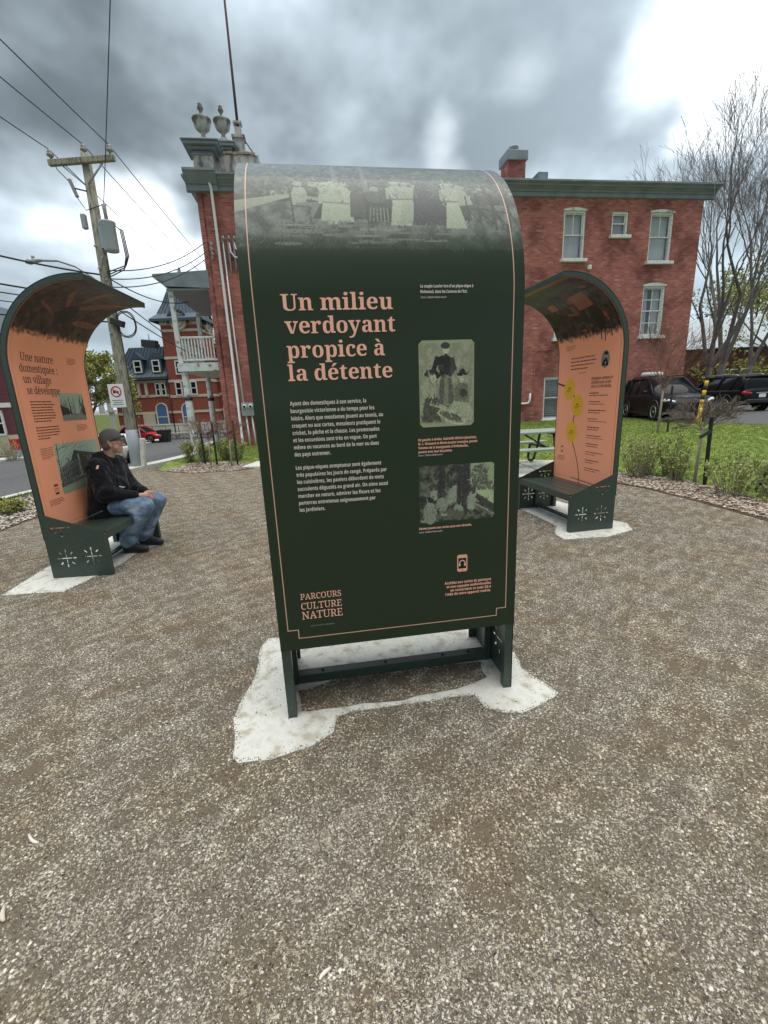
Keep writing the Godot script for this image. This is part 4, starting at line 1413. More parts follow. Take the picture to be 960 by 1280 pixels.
func photo_women(x: float, y: float, w: float, h: float, hi: Color, lo: Color) -> void:
	var ground := Color(0.60, 0.61, 0.50)
	var k := 0.014
	c_poly([[x + k, y], [x + w - k, y], [x + w, y + k], [x + w, y + h - k], [x + w - k, y + h], [x + k, y + h], [x, y + h - k], [x, y + k]], ground)
	c_grain(x + 0.002, y + 0.012, x + w - 0.002, y + h - 0.012, ground.darkened(0.12), ground.lightened(0.1), 18.0, 0.7, 31.0)
	var d := Color(0.16, 0.16, 0.16)
	var m := Color(0.36, 0.36, 0.31)
	var s := Color(0.74, 0.75, 0.62)
	# standing woman
	c_poly([[x + 0.085, y + 0.10], [x + 0.165, y + 0.10], [x + 0.145, y + 0.235], [x + 0.10, y + 0.235]], m)
	c_poly([[x + 0.11, y + 0.10], [x + 0.135, y + 0.10], [x + 0.135, y + 0.23], [x + 0.12, y + 0.23]], Color(0.50, 0.50, 0.41))
	c_poly([[x + 0.095, y + 0.225], [x + 0.145, y + 0.225], [x + 0.155, y + 0.295], [x + 0.135, y + 0.31], [x + 0.105, y + 0.31], [x + 0.08, y + 0.30]], d)
	c_line([[x + 0.083, y + 0.298], [x + 0.067, y + 0.25], [x + 0.085, y + 0.225]], 0.02, d)
	c_line([[x + 0.153, y + 0.29], [x + 0.162, y + 0.255], [x + 0.145, y + 0.23]], 0.02, Color(0.24, 0.24, 0.23))
	c_ell(x + 0.124, y + 0.335, 0.015, 0.021, s)
	c_ell(x + 0.122, y + 0.352, 0.021, 0.014, Color(0.24, 0.23, 0.21))
	c_rect(x + 0.118, y + 0.306, x + 0.13, y + 0.318, d)
	# seated woman on the left
	c_poly([[x + 0.005, y + 0.02], [x + 0.10, y + 0.02], [x + 0.085, y + 0.13], [x + 0.03, y + 0.15]], Color(0.31, 0.31, 0.27))
	c_poly([[x + 0.02, y + 0.13], [x + 0.08, y + 0.13], [x + 0.075, y + 0.20], [x + 0.04, y + 0.21], [x + 0.005, y + 0.18]], Color(0.63, 0.64, 0.53))
	c_ell(x + 0.062, y + 0.218, 0.016, 0.02, s)
	c_ell(x + 0.05, y + 0.238, 0.028, 0.014, Color(0.22, 0.21, 0.20), 0.3)
	# seated woman on the right
	c_poly([[x + 0.12, y + 0.02], [x + 0.25, y + 0.02], [x + 0.235, y + 0.11], [x + 0.16, y + 0.12]], Color(0.66, 0.68, 0.56))
	c_poly([[x + 0.165, y + 0.11], [x + 0.235, y + 0.10], [x + 0.225, y + 0.185], [x + 0.185, y + 0.195], [x + 0.16, y + 0.16]], Color(0.42, 0.42, 0.36))
	c_ell(x + 0.192, y + 0.208, 0.015, 0.019, s)
	c_ell(x + 0.20, y + 0.228, 0.026, 0.008, d)
	c_ell(x + 0.20, y + 0.238, 0.015, 0.012, d)
	c_ell(x + 0.205, y + 0.145, 0.018, 0.02, Color(0.24, 0.24, 0.23))
	# bicycle laid across the front
	for i in 26:
		var a0 := TAU * i / 26.0
		var a1 := TAU * (i + 1) / 26.0
		c_line([[x + 0.15 + cos(a0) * 0.062, y + 0.042 + sin(a0) * 0.026 - cos(a0) * 0.022], [x + 0.15 + cos(a1) * 0.062, y + 0.042 + sin(a1) * 0.026 - cos(a1) * 0.022]], 0.006, s)
	c_ell(x + 0.15, y + 0.042, 0.05, 0.016, Color(0.36, 0.36, 0.31), -0.35)
	c_line([[x + 0.05, y + 0.10], [x + 0.13, y + 0.075]], 0.006, s)
	c_line([[x + 0.05, y + 0.10], [x + 0.062, y + 0.13]], 0.005, s)
	c_line([[x + 0.08, y + 0.115], [x + 0.14, y + 0.085]], 0.005, m)
	c_line([[x + 0.13, y + 0.075], [x + 0.15, y + 0.042]], 0.005, s)
	c_strokes(x + 0.004, y + 0.014, x + w - 0.004, y + 0.27, 600, 0.014, d, s, 0.28)
	c_grain(x + 0.004, y + 0.014, x + w - 0.004, y + h - 0.014, d, s, 95.0, 0.1, 33.0)
	soften(x + 0.004, y + 0.014, x + w - 0.004, y + h - 0.014, 2)

func photo_cards(x: float, y: float, w: float, h: float, hi: Color, lo: Color, base: Color) -> void:
	var d := Color(0.19, 0.19, 0.18)
	c_rect(x, y, x + w, y + h, Color(0.30, 0.30, 0.28))
	c_grain(x, y, x + w, y + h, d, Color(0.42, 0.43, 0.37), 26.0, 1.0, 41.0)
	# bright garden seen past the veranda posts
	c_rect(x + 0.25, y + 0.10, x + w, y + h, Color(0.62, 0.67, 0.52))
	for i in 120:
		var a := rng.randf() * TAU
		var q := sqrt(rng.randf())
		c_ell(x + 0.295 + cos(a) * q * 0.04, y + 0.215 + sin(a) * q * 0.05, 0.006, 0.005, Color(0.30, 0.31, 0.26).lerp(hi, rng.randf() * 0.5))
	for i in 40:
		c_ell(x + rng.randf_range(0.25, w), y + rng.randf_range(0.145, 0.18), 0.009, 0.008, Color(0.32, 0.33, 0.28).lerp(hi, rng.randf() * 0.4))
	c_poly([[x + 0.25, y + 0.10], [x + w, y + 0.06], [x + w, y + 0.14], [x + 0.27, y + 0.145]], Color(0.70, 0.75, 0.58))
	c_poly([[x + 0.27, y + 0.11], [x + w, y + 0.02], [x + w, y + 0.07], [x + 0.29, y + 0.125]], Color(0.26, 0.26, 0.25))
	c_line([[x + 0.28, y + 0.075], [x + w, y + 0.02]], 0.008, Color(0.58, 0.60, 0.50))
	c_rect(x + 0.185, y + 0.04, x + 0.248, y + h, Color(0.235, 0.225, 0.225))
	c_rect(x + 0.09, y + 0.09, x + 0.125, y + h, Color(0.22, 0.21, 0.21))
	# players
	for q in [[0.05, 0.0, 0.10, 0.055], [0.11, 0.055, 0.065, 0.05], [0.155, 0.085, 0.075, 0.035], [0.255, 0.05, 0.08, 0.04], [0.07, 0.11, 0.05, 0.03], [0.19, 0.04, 0.04, 0.04]]:
		c_ell(x + q[0], y + q[1] + q[2] * 0.45, q[3] * 0.62, q[2] * 0.55, hi.darkened(rng.randf_range(0.0, 0.12)))
		c_ell(x + q[0] + 0.008, y + q[1] + q[2] + 0.012, 0.015, 0.016, Color(0.25, 0.24, 0.22))
	c_poly([[x + 0.14, y + 0.09], [x + 0.18, y + 0.09], [x + 0.183, y + 0.17], [x + 0.165, y + 0.18], [x + 0.15, y + 0.14]], hi.darkened(0.05))
	c_ell(x + 0.15, y + 0.03, 0.075, 0.024, Color(0.36, 0.37, 0.32))
	c_poly([[x + 0.10, y + 0.03], [x + 0.13, y + 0.026], [x + 0.138, y + 0.036], [x + 0.108, y + 0.04]], hi)
	c_poly([[x, y + 0.10], [x + 0.075, y + 0.10], [x + 0.06, y + 0.125], [x, y + 0.13]], d)
	c_poly([[x, y], [x + 0.07, y], [x + 0.06, y + 0.012], [x, y + 0.014]], hi.darkened(0.1))
	c_strokes(x + 0.002, y + 0.002, x + w - 0.002, y + h - 0.002, 900, 0.016, d.darkened(0.3), hi, 0.25)
	c_grain(x, y, x + w, y + h, d, hi, 90.0, 0.1, 43.0)
	soften(x, y, x + w, y + h, 2)
	# rounded corners
	for cx in [[x, 1.0], [x + w, -1.0]]:
		for cy in [[y, 1.0], [y + h, -1.0]]:
			c_poly([[cx[0], cy[0]], [cx[0] + cx[1] * 0.012, cy[0]], [cx[0] + cx[1] * 0.004, cy[0] + cy[1] * 0.004], [cx[0], cy[0] + cy[1] * 0.012]], base)

func front_print(kind: int) -> ImageTexture:
	var flat := SH - SEAT
	var total := flat + (SR - TH) * SPHI
	var base := Color(1.0, 0.665, 0.52)
	canvas(SW, total, 500.0, base)
	var ink := Color(0.34, 0.18, 0.15)
	var dark := Color(0.175, 0.125, 0.125)
	var s0 := flat + (0.30 if kind == 0 else 0.17)
	var H := SW / 2
	# dark photograph under the canopy
	c_grain(0, s0 - 0.05, SW, total, dark.darkened(0.25), dark.lightened(0.12), 9.0, 1.0, 60.0 + kind, func(x: float, y: float) -> float: return smoothstep(s0, s0 + 0.10, y + 0.05 * noise.get_noise_2d(x * 14.0, y * 14.0)))
	if kind == 0:
		for q in [[0.95, 0.86, 0.30, 0.055, 0.5], [1.0, 0.55, 0.22, 0.04, 0.05], [0.42, 0.80, 0.20, 0.03, 2.3], [0.30, 0.62, 0.16, 0.018, 2.8], [0.62, 1.0, 0.2, 0.05, 1.7]]:
			var c := Color(0.52, 0.31, 0.25)
			c_ell(q[0], flat + q[1], q[2], q[3], c, q[4])
		c_grain(0, s0 + 0.06, SW, total, dark, Color(0.50, 0.30, 0.24), 12.0, 0.35, 66.0)
		c_ell(0.62, flat + 0.62, 0.13, 0.12, dark.darkened(0.3))
	else:
		for i in 46:
			var x := rng.randf_range(0.05, SW - 0.15)
			var y := flat + rng.randf_range(0.25, 0.95)
			var t := rng.randf_range(-0.1, 0.1)
			var w := rng.randf_range(0.05, 0.20)
			var hh := rng.randf_range(0.04, 0.16)
			var c := dark.lerp(Color(0.62, 0.36, 0.28), rng.randf() * rng.randf())
			c_poly([[x, y], [x + w, y + t * w], [x + w, y + hh + t * w], [x, y + hh]], c)
			c_line([[x, y], [x + w, y + t * w], [x + w, y + hh + t * w], [x, y + hh], [x, y]], 0.008, dark.darkened(0.3))
		c_poly([[0.66, flat + 0.52], [0.95, flat + 0.55], [0.95, flat + 0.76], [0.66, flat + 0.73]], Color(0.52, 0.31, 0.25))
		for q in [[0.88, 0.24], [0.94, 0.22], [1.06, 0.26]]:
			c_line([[q[0], flat + q[1]], [q[0] - 0.01, flat + q[1] - 0.09]], 0.014, dark)
		c_ell(0.92, flat + 0.40, 0.09, 0.15, dark.darkened(0.3))
		c_rect(0, total - 0.10, SW, total, Color(0.55, 0.35, 0.16))
	# thin rule round the sheet
	var e := 0.035
	c_line([[e, s0], [e, 0.06], [SW - e, 0.06], [SW - e, s0]], 0.003, ink.lerp(base, 0.25))
	var fx := func(x: float) -> float: return H - x
	var fy := func(y: float) -> float: return y - SEAT
	if kind == 0:
		c_lines(fx.call(-0.27), fx.call(-0.44), fy.call(2.16), 5, 0.014, 0.005, ink.lerp(base, 0.3))
		c_lines(fx.call(0.45), fx.call(0.08), fy.call(1.72), 8, 0.026, 0.009, ink)
		c_lines(fx.call(0.45), fx.call(0.08), fy.call(1.48), 5, 0.026, 0.009, ink, 0.5)
		c_lines(fx.call(-0.22), fx.call(-0.44), fy.call(1.47), 5, 0.014, 0.005, ink.lerp(base, 0.3))
		c_lines(fx.call(0.46), fx.call(0.26), fy.call(1.28), 7, 0.016, 0.005, ink.lerp(base, 0.2))
		c_lines(fx.call(0.50), fx.call(0.26), fy.call(0.78), 4, 0.016, 0.006, ink)
		photo_street(fx.call(-0.01), fy.call(1.52), 0.45, 0.28)
		photo_house(fx.call(0.25), fy.call(0.80), 0.82, 0.50)
		c_rect(fx.call(0.38), fy.call(0.82), fx.call(0.32), fy.call(0.92), ink)
		c_rect(fx.call(0.376), fy.call(0.84), fx.call(0.324), fy.call(0.90), base)
		c_ell(fx.call(0.35), fy.call(0.87), 0.016, 0.016, ink)
		c_ell(fx.call(0.35), fy.call(0.868), 0.011, 0.011, base)
	else:
		c_lines(fx.call(0.45), fx.call(0.24), fy.call(2.14), 4, 0.016, 0.005, ink.lerp(base, 0.35))
		c_lines(fx.call(0.34), fx.call(-0.18), fy.call(1.99), 4, 0.042, 0.012, ink.lerp(base, 0.1))
		c_lines(fx.call(0.16), fx.call(-0.04), fy.call(1.81), 1, 0.02, 0.005, ink.lerp(base, 0.3))
		c_ell(fx.call(-0.33), fy.call(1.93), 0.075, 0.095, Color(0.50, 0.52, 0.47))
		c_poly([[fx.call(-0.27), fy.call(1.86)], [fx.call(-0.39), fy.call(1.86)], [fx.call(-0.365), fy.call(1.925)], [fx.call(-0.30), fy.call(1.925)]], Color(0.10, 0.10, 0.10))
		c_ell(fx.call(-0.335), fy.call(1.96), 0.03, 0.042, Color(0.60, 0.58, 0.52))
		c_ell(fx.call(-0.337), fy.call(1.992), 0.034, 0.02, Color(0.14, 0.13, 0.12))
		c_ell(fx.call(-0.335), fy.call(1.93), 0.02, 0.02, Color(0.22, 0.2, 0.19))
		c_poly([[fx.call(-0.325), fy.call(1.90)], [fx.call(-0.345), fy.call(1.90)], [fx.call(-0.335), fy.call(1.87)]], Color(0.85, 0.85, 0.82))
		for i in 10:
			var y: float = 1.57 - i * 0.099
			c_lines(fx.call(-0.08), fx.call(-0.08 - rng.randf_range(0.16, 0.34)), fy.call(y), 1, 0.02, 0.011, ink, 1.0)
			c_lines(fx.call(-0.08), fx.call(-0.08 - rng.randf_range(0.14, 0.36)), fy.call(y - 0.028), 1, 0.02, 0.009, ink.lerp(base, 0.15), 1.0)
		var br := Color(0.36, 0.22, 0.14)
		c_line([[fx.call(0.61), fy.call(1.70)], [fx.call(0.44), fy.call(1.66)]], 0.022, br)
		c_line([[fx.call(0.25), fy.call(1.56)], [fx.call(0.21), fy.call(1.50)]], 0.018, br)
		c_line([[fx.call(0.20), fy.call(1.31)], [fx.call(0.225), fy.call(1.21)]], 0.018, br)
		var prev := []
		for i in 13:
			var t := i / 12.0
			prev.append([fx.call(lerpf(0.22, 0.02, sin(t * PI / 2))), fy.call(lerpf(0.99, 0.45, t))])
		c_line(prev, 0.014, br)
		for q in [[0.34, 1.62], [0.15, 1.42], [0.24, 1.09]]:
			c_ell(fx.call(q[0]), fy.call(q[1]), 0.12, 0.13, Color(0.91, 0.70, 0.20))
			c_lines(fx.call(q[0] + 0.03), fx.call(q[0] - 0.03), fy.call(q[1] + 0.02), 1, 0.02, 0.011, ink, 1.0)
			c_lines(fx.call(q[0] + 0.06), fx.call(q[0] - 0.06), fy.call(q[1] - 0.005), 2, 0.02, 0.006, ink, 0.6)
		c_rect(fx.call(0.46), fy.call(0.82), fx.call(0.41), fy.call(0.90), ink)
		c_rect(fx.call(0.456), fy.call(0.835), fx.call(0.414), fy.call(0.885), base)
		c_lines(fx.call(0.54), fx.call(0.34), fy.call(0.77), 4, 0.018, 0.006, ink.lerp(base, 0.15))
	return ImageTexture.create_from_image(cv)

func photo_street(x: float, y: float, w: float, h: float) -> void:
	var sky := Color(0.68, 0.74, 0.65)
	var d := Color(0.19, 0.18, 0.18)
	c_rect(x, y, x + w, y + h, sky)
	c_poly([[x, y], [x + w, y], [x + w, y + h * 0.2], [x + w * 0.6, y + h * 0.28], [x, y + h * 0.24]], Color(0.52, 0.54, 0.49))
	for i in 26:
		var t := rng.randf()
		c_line([[x + w * (0.05 + 0.52 * t), y + h * 0.24], [x + w * (0.05 + 0.52 * t) + rng.randf_range(-0.01, 0.01), y + h * rng.randf_range(0.5, 0.95 - 0.3 * absf(t - 0.5))]], 0.008, d.lightened(rng.randf() * 0.2))
	for i in 14:
		c_line([[x + w * rng.randf_range(0.74, 1.0), y + h * 0.25], [x + w * rng.randf_range(0.76, 0.98), y + h * rng.randf_range(0.6, 0.95)]], 0.008, d.lightened(rng.randf() * 0.2))
	c_poly([[x, y + h * 0.2], [x + w * 0.35, y + h * 0.26], [x + w * 0.3, y + h * 0.48], [x, y + h * 0.58]], d)
	c_line([[x, y + h * 0.60], [x + w * 0.32, y + h * 0.46]], 0.01, sky.darkened(0.15))
	c_poly([[x + w * 0.86, y + h * 0.2], [x + w, y + h * 0.18], [x + w, y + h * 0.5], [x + w * 0.88, y + h * 0.4]], d)
	c_rect(x + w * 0.56, y + h * 0.26, x + w * 0.66, y + h * 0.31, Color(0.75, 0.78, 0.70))
	c_grain(x, y, x + w, y + h, d, sky.lightened(0.2), 60.0, 0.18, 71.0)

func photo_house(x: float, y: float, w: float, h: float) -> void:
	var sky := Color(0.70, 0.76, 0.66)
	var d := Color(0.20, 0.19, 0.19)
	c_rect(x, y, x + w, y + h, sky)
	c_rect(x, y, x + w, y + h * 0.20, Color(0.60, 0.66, 0.55))
	c_poly([[x, y + h * 0.14], [x + w, y + h * 0.26], [x + w, y + h * 0.32], [x, y + h * 0.22]], Color(0.36, 0.36, 0.33))
	c_poly([[x + w * 0.04, y + h * 0.18], [x + w * 0.48, y + h * 0.30], [x + w * 0.48, y + h * 0.72], [x + w * 0.04, y + h * 0.52]], Color(0.42, 0.42, 0.40))
	c_poly([[x + w * 0.48, y + h * 0.30], [x + w * 0.74, y + h * 0.28], [x + w * 0.74, y + h * 0.68], [x + w * 0.48, y + h * 0.72]], Color(0.27, 0.26, 0.26))
	c_poly([[x + w * 0.28, y + h * 0.60], [x + w * 0.60, y + h * 0.66], [x + w * 0.40, y + h * 0.84]], Color(0.23, 0.22, 0.22))
	c_poly([[x + w * 0.40, y + h * 0.84], [x + w * 0.44, y + h * 0.82], [x + w * 0.95, y + h * 0.68], [x + w * 0.90, y + h * 0.64], [x + w * 0.58, y + h * 0.68]], Color(0.25, 0.25, 0.25))
	c_rect(x + w * 0.46, y + h * 0.28, x + w * 0.49, y + h * 0.74, Color(0.66, 0.70, 0.60))
	for i in 9:
		for j in 3:
			c_rect(x + w * (0.08 + i * 0.045), y + h * (0.24 + j * 0.10 + i * 0.012), x + w * (0.10 + i * 0.045), y + h * (0.30 + j * 0.10 + i * 0.012), d)
	for i in 34:
		var a := rng.randf_range(0.1, 1.5)
		var px := x + w * rng.randf_range(0.0, 0.5)
		var py := y + h * rng.randf_range(0.45, 0.95)
		c_line([[px, py], [px + cos(a) * w * 0.16, py + sin(a) * h * 0.14]], 0.004, d.lightened(0.25))
	c_line([[x + w * 0.02, y + h * 0.15], [x + w * 0.06, y + h]], 0.012, d)
	c_strokes(x + 0.01, y + h * 0.15, x + w * 0.75, y + h * 0.7, 500, 0.03, d, sky, 0.4)
	c_grain(x, y, x + w, y + h, d, sky.lightened(0.2), 55.0, 0.14, 73.0)
	soften(x, y, x + w, y + h, 2)

func lettering(parent: Node3D, txt: String, x: float, baseline: float, em: float, width: float, m: Material, serif: bool, front: bool, off: float, align_right := false, pitch := 0.0, bold := false) -> void:
	var f := SystemFont.new()
	f.font_names = PackedStringArray(["Droid Serif" if serif else "Droid Sans"])
	f.font_weight = 700 if bold else 400
	var made := []
	var widest := 0.0
	var foot := 0.0
	var lines := Array(txt.split("\n"))
	lines.append("H")
	for ln in lines:
		var t := TextMesh.new()
		t.text = ln
		t.font = f
		t.font_size = 64
		t.pixel_size = 1.0 / 64.0
		t.depth = 0.02
		t.curve_step = 3.0
		t.horizontal_alignment = HORIZONTAL_ALIGNMENT_LEFT
		t.vertical_alignment = VERTICAL_ALIGNMENT_TOP
		made.append(t)
	foot = made.pop_back().get_aabb().position.y
	for t in made:
		widest = maxf(widest, t.get_aabb().size.x)
	var sx: float = width / widest if width > 0.0 else em
	for i in made.size():
		if lines[i] == "":
			continue
		var bb: AABB = made[i].get_aabb()
		var o := MeshInstance3D.new()
		o.name = "lettering"
		o.mesh = made[i]
		o.material_override = m
		var b := Basis.from_scale(Vector3(sx, em, 0.05))
		var oy := baseline - i * pitch - foot * em
		var y_mid := baseline - i * pitch + em * 0.35
		var d := off
		var lean := 0.0
		if y_mid > SH:
			# follow the bend of the sheet
			var rr := SR - TH if front else SR
			var a := asin((y_mid - SH) / rr)
			d = off + (1 if front else -1) * rr * (1.0 - cos(a))
			lean = a
		if front:
			b = Basis(Vector3.RIGHT, -lean) * Basis(Vector3.UP, PI) * b
			o.transform = Transform3D(b, Vector3(x + bb.position.x * sx, oy, -d))
		else:
			b = Basis(Vector3.RIGHT, -lean) * b
			var ox := x - (bb.end.x if align_right else bb.position.x) * sx
			o.transform = Transform3D(b, Vector3(ox, oy, d))
		if lean != 0.0:
			# turn about the middle of the line, not about the text's own origin
			var rel := Vector3(0, y_mid - oy, 0)
			o.position += rel - Basis(Vector3.RIGHT, -lean) * rel
		parent.add_child(o, true)

# ------------------------------------------------------------------ shelters
func arc_pts(o: float, y0: float, n: int) -> Array:
	# points (forward, up, running length, forward part of the outward normal, up part)
	var pts := []
	pts.append([o, y0, 0.0])
	pts.append([o, SH, SH - y0])
	for i in range(1, n + 1):
		var a := SPHI * i / n
		pts.append([SR - (SR - o) * cos(a), SH + (SR - o) * sin(a), SH - y0 + (SR - o) * a])
	return pts

func sheet(out: float, inn: float, y0: float, hw: float, back: bool) -> ArrayMesh:
	var st := new_st(true)
	var a := arc_pts(out, y0, 40)
	var b := arc_pts(inn, y0, 40)
	var total: float = (a if back else b)[a.size() - 1][2]
	var n := a.size()
	for i in n - 1:
		for side in 2:
			var q: Array = a if side == 0 else b
			var p0 := Vector3(-hw, q[i][1], -q[i][0])
			var p1 := Vector3(hw, q[i][1], -q[i][0])
			var p2 := Vector3(hw, q[i + 1][1], -q[i + 1][0])
			var p3 := Vector3(-hw, q[i + 1][1], -q[i + 1][0])
			var s0: float = 1.0 - (a if back else b)[i][2] / total
			var s1: float = 1.0 - (a if back else b)[i + 1][2] / total
			st.set_smooth_group(side)
			if side == 0:
				uvquad(st, p0, p3, p2, p1, Vector2(0, s0), Vector2(0, s1), Vector2(1, s1), Vector2(1, s0))
			else:
				uvquad(st, p1, p2, p3, p0, Vector2(0, s0), Vector2(0, s1), Vector2(1, s1), Vector2(1, s0))
		for sx in [-1.0, 1.0]:
			st.set_smooth_group(-1)
			var e0 := Vector3(hw * sx, a[i][1], -a[i][0])
			var e1 := Vector3(hw * sx, a[i + 1][1], -a[i + 1][0])
			var e2 := Vector3(hw * sx, b[i + 1][1], -b[i + 1][0])
			var e3 := Vector3(hw * sx, b[i][1], -b[i][0])
			if sx > 0:
				uvquad(st, e0, e1, e2, e3, Vector2(0.01, 0.9), Vector2(0.01, 0.9), Vector2(0.01, 0.9), Vector2(0.01, 0.9))
			else:
				uvquad(st, e3, e2, e1, e0, Vector2(0.01, 0.9), Vector2(0.01, 0.9), Vector2(0.01, 0.9), Vector2(0.01, 0.9))
	return done(st)

func plate_mesh() -> ArrayMesh:
	var comb := CSGCombiner3D.new()
	var body := CSGPolygon3D.new()
	body.polygon = v2([[0.004, 0.0], [SD, 0.0], [SD, SEAT], [TH, ARM], [0.004, ARM]])
	body.depth = 0.005
	comb.add_child(body)
	for fl in [[0.17, 0.21, 0], [0.41, 0.215, 0], [0.17, 0.52, 1]]:
		for k in 8:
			var a := TAU * k / 8.0
			if fl[2] == 1 and (sin(a) > 0.1):
				continue
			var segs := [[0.012, 0.050], [0.060, 0.092]] if k % 2 == 0 else [[0.058, 0.090]]
			for s in segs:
				var bx := CSGBox3D.new()
				var w := 0.013 if k % 2 == 1 else (0.009 if s[0] < 0.02 else 0.013)
				bx.size = Vector3(s[1] - s[0], w, 0.03)
				bx.transform = Transform3D(Basis(Vector3.BACK, a), Vector3(fl[0] + cos(a) * (s[0] + s[1]) / 2, fl[1] + sin(a) * (s[0] + s[1]) / 2, -0.0025))
				bx.operation = CSGShape3D.OPERATION_SUBTRACTION
				comb.add_child(bx)
		var hub := CSGBox3D.new()
		hub.size = Vector3(0.04, 0.009, 0.03)
		hub.transform = Transform3D(Basis.IDENTITY, Vector3(fl[0], fl[1], -0.0025))
		hub.operation = CSGShape3D.OPERATION_SUBTRACTION
		comb.add_child(hub)
	comb.name = "cutting"
	add_child(comb)
	await get_tree().process_frame
	var m := comb.bake_static_mesh()
	remove_child(comb)
	comb.free()
	return m

func make_shelter(pose: Array, label: String, back_m: Material, front_m: Material) -> Node3D:
	var t := thing("shelter_bench", label, "bench shelter", Vector3(pose[0], 0, pose[1]), -pose[2], "bench shelters on the gravel square")
	var turn := Basis(Vector3(0, 0, -1), Vector3(0, 1, 0), Vector3(1, 0, 0))
	var W := SW / 2
	var a := arc_pts(0.004, 0.0, 36)
	var b := arc_pts(TH - 0.003, 0.0, 36)
	var poly := PackedVector2Array()
	for p in a:
		poly.append(Vector2(p[0], p[1]))
	b.reverse()
	for p in b:
		poly.append(Vector2(p[0], p[1]))
	for s in [-1.0, 1.0]:
		var st := new_st()
		prism(st, poly, 0.045, Transform3D(turn, Vector3(-W + 0.001 if s < 0 else W - 0.046, 0, 0)))
		part("post", st, M.green_metal, t)
		var pl := inst("side_plate", plate, M.green_metal, t, Transform3D(turn, Vector3(-W + 0.0056 if s < 0 else W - 0.0004, 0, 0)))
		# flanges of the side plate
		var cx: float = s * (W - 0.028)
		pbox("front_flange", Vector3(cx, SEAT / 2 - 0.01, -(SD - 0.003)), Vector3(0.045, SEAT - 0.02, 0.006), M.green_metal, t)
		pbox("foot_flange", Vector3(cx, 0.006, -SD / 2 - 0.02), Vector3(0.045, 0.008, SD - 0.06), M.green_metal, t)
		pbox("brace", Vector3(s * (W - 0.03), SEAT / 2 - 0.02, -0.30), Vector3(0.04, SEAT - 0.06, 0.04), M.green_metal, t, 0.004)
		var ang := atan2(ARM - SEAT, SD - TH)
		pbox("armrest", Vector3(cx + s * 0.003, (ARM + SEAT) / 2 + 0.004, -(SD + TH) / 2), Vector3(0.05, 0.007, Vector2(ARM - SEAT, SD - TH).length() + 0.004), M.green_metal, t, 0.002, Basis(Vector3.RIGHT, ang))
	# printed sheets
	var bp := inst("back_panel", back_sheet, back_m, t)
	var fp := inst("front_panel", front_sheet, front_m, t)
	# end of the canopy
	var n := Vector3(0, sin(SPHI), cos(SPHI))
	var mid := Vector3(0, SH + (SR - TH / 2) * sin(SPHI), -(SR - (SR - TH / 2) * cos(SPHI)))
	pbox("canopy_edge", mid, Vector3(SW - 0.004, TH + 0.006, 0.012), M.green_metal, t, 0.003, Basis(Vector3.RIGHT, Vector3.UP.signed_angle_to(n, Vector3.RIGHT)))
	# seat of four slotted planks with a front apron
	var seat := Node3D.new()
	seat.name = "seat"
	t.add_child(seat, true)
	var sw := (SD - TH - 0.02 - 3 * 0.010) / 4
	for i in 4:
		pbox("slat", Vector3(0, SEAT - 0.012, -(TH + 0.012 + sw / 2 + i * (sw + 0.010))), Vector3(SW - 0.1, 0.022, sw), M.green_metal, seat, 0.003)
	pbox("apron", Vector3(0, SEAT - 0.04, -(SD - 0.006)), Vector3(SW - 0.096, 0.075, 0.010), M.green_metal, seat, 0.002)
	for x in [-0.4, 0.0, 0.4]:
		pbox("bearer", Vector3(x, SEAT - 0.04, -0.31), Vector3(0.04, 0.03, 0.48), M.green_metal, seat)
	var st2 := new_st()
	box(st2, Vector3(0, 0.072, -0.30), Vector3(SW - 0.1, 0.006, 0.06))
	box(st2, Vector3(0, 0.046, -0.272), Vector3(SW - 0.1, 0.046, 0.006))
	part("base_rail", st2, M.green_metal, t)
	for x in [-0.42, -0.05, 0.3, 0.46]:
		var sb := new_st(true)
		lathe(sb, [Vector2(0.009, 0), Vector2(0.009, 0.006), Vector2(0.0, 0.008)], 8, Vector3(x, 0.075, -0.30))
		part("bolt", sb, M.black_plastic, t)
	return t

var plate: ArrayMesh
var back_sheet: ArrayMesh
var front_sheet: ArrayMesh
const POSE_M := [0.063, -2.055, -0.146]
const POSE_L := [-3.339, -4.737, 1.499]
const POSE_R := [2.555, -5.567, -1.760]

func printed(key: String, tex: Texture2D) -> StandardMaterial3D:
	var m := mat(key, Color(1, 1, 1), 0.42, 0.0, 0.3)
	m.albedo_texture = tex
	m.texture_repeat = false
	m.clearcoat_enabled = true
	m.clearcoat = 0.12
	m.clearcoat_roughness = 0.1
	return m

